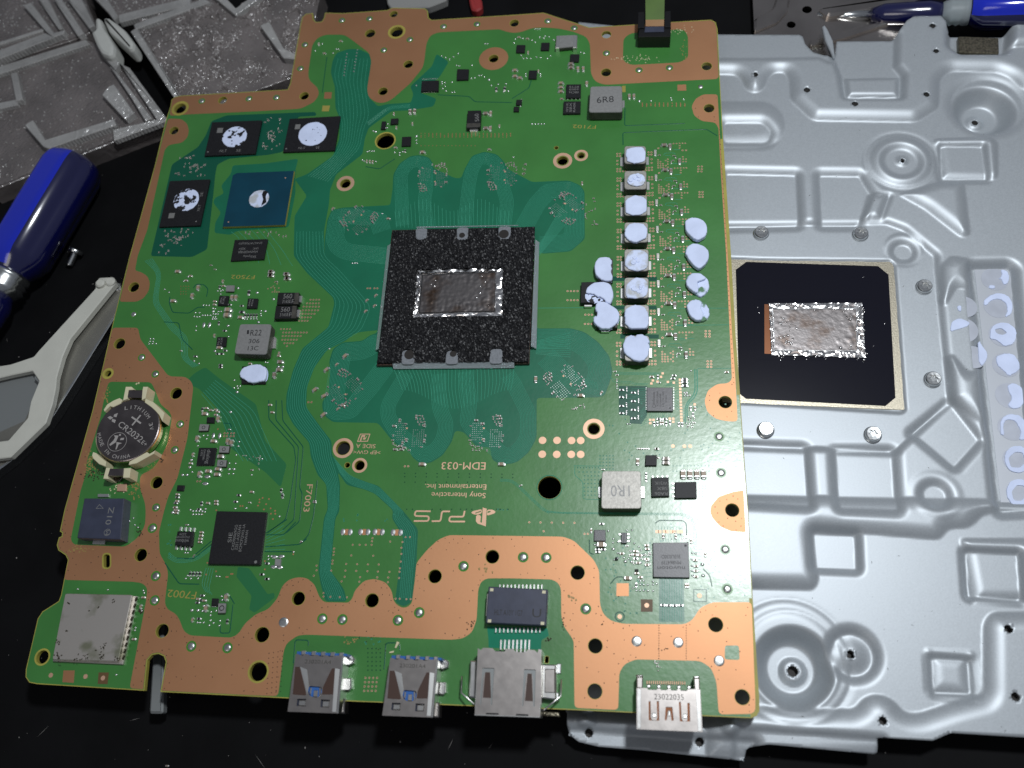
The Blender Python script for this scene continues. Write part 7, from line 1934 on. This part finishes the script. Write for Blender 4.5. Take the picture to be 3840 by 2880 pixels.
# ------------------------------------------------------------------ white bracket, loose steel, small bits at the left
st = thing('steel_sheet', 'narrow grey steel sheet under the white plastic frame', 'metal sheet', (*U('LEF', 300, 1200, ZMAT)[:2], ZMAT))
prism('sheet_body', L('LEF', 565, 750, 606, 770, 608, 830, 430, 1115, 262, 1385, 200, 1465, 50, 1610, -60, 1690, -60, 1500, 120, 1420, 230, 1180, 300, 1050, z=-11.5), -14.8, -11.5, 'dullsteel', st, .1)
prism('folded_edge', L('LEF', 608, 828, 612, 836, 434, 1122, 266, 1392, 204, 1472, 52, 1620, -60, 1702, -60, 1688, 50, 1608, 200, 1462, 262, 1382, 428, 1112, z=-11), -14.8, -11, 'screw', st, .1)
prism('rivet', circ(U('LEF', 575, 755, -10.8), 1.6, 18), -12, -10.8, 'screw', st, .3)
wf = thing('plastic_frame', 'white plastic frame with a long arm beside the battery end of the board', 'frame', (*U('LEF', 200, 1200, ZMAT)[:2], ZMAT))
WZ = -8.3
prism('frame_arm', rnd(L('LEF', 470, 765, 468, 735, 490, 712, 555, 708, 568, 740, 345, 1015, 308, 1100, 278, 1205, 274, 1255, 258, 1335, 225, 1430, 50, 1600, -80, 1615, -80, 1530, 40, 1515, 135, 1405, 150, 1325, 192, 1222, 158, 1172, 60, 1192, -80, 1225, -80, 1160, 50, 1140, 165, 1102, 190, 1072, 260, 995, z=WZ), .35, 2), -10.4, WZ, 'white', wf, .3)
prism('pivot_pin', circ(U('LEF', 490, 735, WZ + 1.5), 1.6, 20), WZ - .2, WZ + 1.5, 'white', wf, .5)
prism('pivot_pin', circ(U('LEF', 540, 728, WZ + .8), 1.7, 20), WZ - .2, WZ + .8, 'white', wf, .5)
prism('corner_clip', L('LEF', 190, 1160, 220, 1185, 195, 1235, 170, 1210, z=WZ - 1), -11.4, WZ - .8, 'greyplate', wf, .1)
gp = thing('mirror_plate', 'grey steel plate framed by the white plastic frame', 'metal plate', (*U('LEF', 60, 1350, ZMAT)[:2], ZMAT))
prism('plate_body', L('LEF', -80, 1215, 60, 1180, 158, 1166, 200, 1232, 150, 1395, 45, 1525, -80, 1540, z=-11.6), -14.5, -11.6, 'greyplate', gp, .1)
sc1 = thing('loose_screw', 'small loose steel screw lying between the blue handle and the white frame', 'screw', (*U('LEF', 358, 612, ZMAT)[:2], ZMAT))
hd0, hd1 = U('LEF', 378, 572, -12.0), U('LEF', 343, 648, -13.5)
dv = (hd1 - hd0).normalized()
tube('screw_head', [hd0, hd0 + dv * .3, hd0 + dv * 1.5, hd0 + dv * 1.7], [2.2, 2.5, 2.5, 1.6], 'screw', sc1, 18)
tube('screw_shank', [hd0 + dv * 1.6] + [hd0 + dv * (1.8 + .4 * k) for k in range(12)], [1.1] + [1.25 if k % 2 else 1.02 for k in range(12)], 'screw', sc1, 14)
ms = thing('metal_strip', 'thin grey metal strip sticking out below the notch in the board', 'metal strip', (*U('T02', 1010, 1150, -8)[:2], ZMAT))
prism('strip_body', rnd(L('T02', 990, 850, 1062, 850, 1052, 1298, 1040, 1306, 970, 1306, 964, 1290, z=-7), .4), -9.5, -7, 'greyplate', ms, .6)
prism('strip_foot', L('T02', 995, 700, 1060, 700, 1058, 860, 992, 860, z=-7), ZMAT, -7.2, 'greyplate', ms, .3)
pc = thing('paper_slip', 'pale grey slip with a black edge above the top of the board', 'paper', (*U('T10', 1040, 0, ZMAT)[:2], ZMAT))
prism('slip_body', rnd(L('T10', 840, -120, 1240, -120, 1235, 0, 1120, 45, 880, 60, 850, 20, z=-12), .6), ZMAT, -12, 'paper', pc, .4)
rb = thing('red_cap', 'small dull red cap lying behind the top edge of the board', 'cap', (*U('T10', 1425, 20, ZMAT)[:2], ZMAT))
prism('cap_body', rnd(L('T10', 1370, -60, 1440, -60, 1465, 10, 1465, 50, 1430, 70, 1395, 60, 1385, 20, z=-12), .8, 3), ZMAT, -12, 'red', rb, .6)
cr = thing('amber_crumb', 'tiny amber crumb on the mat beside the printed tray', 'crumb', (*U('T00', 840, 925, ZMAT)[:2], ZMAT))
prism('crumb_body', L('T00', 805, 930, 825, 895, 860, 900, 872, 945, 830, 950, z=-13.6), ZMAT, -13.6, 'amber', cr, .5)
# supports that keep the board level: taller parts on its underside
for q in ((330, 1850, 520, 1850, 500, 2050, 310, 2050), (900, 1000, 1200, 1000, 1180, 1250, 880, 1250)):
    pass
dsm = MB()
for _ in range(240):
    p = U(random.choice(('T02', 'T12', 'T22', 'T01', 'T00', 'T32')), random.uniform(0, 1650), random.uniform(0, 1650), ZMAT)
    s_ = random.choice((.08, .12, .18, .3)) * random.uniform(.6, 1.4)
    t = np.linspace(0, 6.28, 6, endpoint=False); rad = rng.uniform(.4, 1.0, 6) * s_
    dsm.add([(p.x + r * math.cos(a), p.y + r * math.sin(a), ZMAT + .05) for a, r in zip(t, rad)], [list(range(6))])
for _ in range(26):
    p = U(random.choice(('T02', 'T12', 'T01')), random.uniform(0, 1650), random.uniform(0, 1650), ZMAT)
    a_ = random.uniform(0, 3.14); d = Vector((math.cos(a_), math.sin(a_), 0)) * random.uniform(.6, 3); n_ = Vector((-d.y, d.x, 0)).normalized() * .05
    q = [p + d, p + n_, p - d, p - n_]
    dsm.add([(v.x, v.y, ZMAT + .05) for v in q], [[0, 1, 2, 3]])
o = dsm.build('dust', ['dust']); tag(o, 'pale dust specks and lint scattered on the black mat', 'dust', kind='stuff')
# underside parts that carry the board above the mat
for q in (('T01', 700, 1100, 900, 1100, 860, 1350, 660, 1350), ('T11', 500, 1000, 800, 1000, 800, 1300, 500, 1300)):
    prism('underside_connector', L(*q, z=-3), ZMAT, -1.35, 'black', board, .1)
print('objects', len(bpy.data.objects), 'tris', sum(len(o.data.polygons) for o in bpy.data.objects if o.type == 'MESH'))
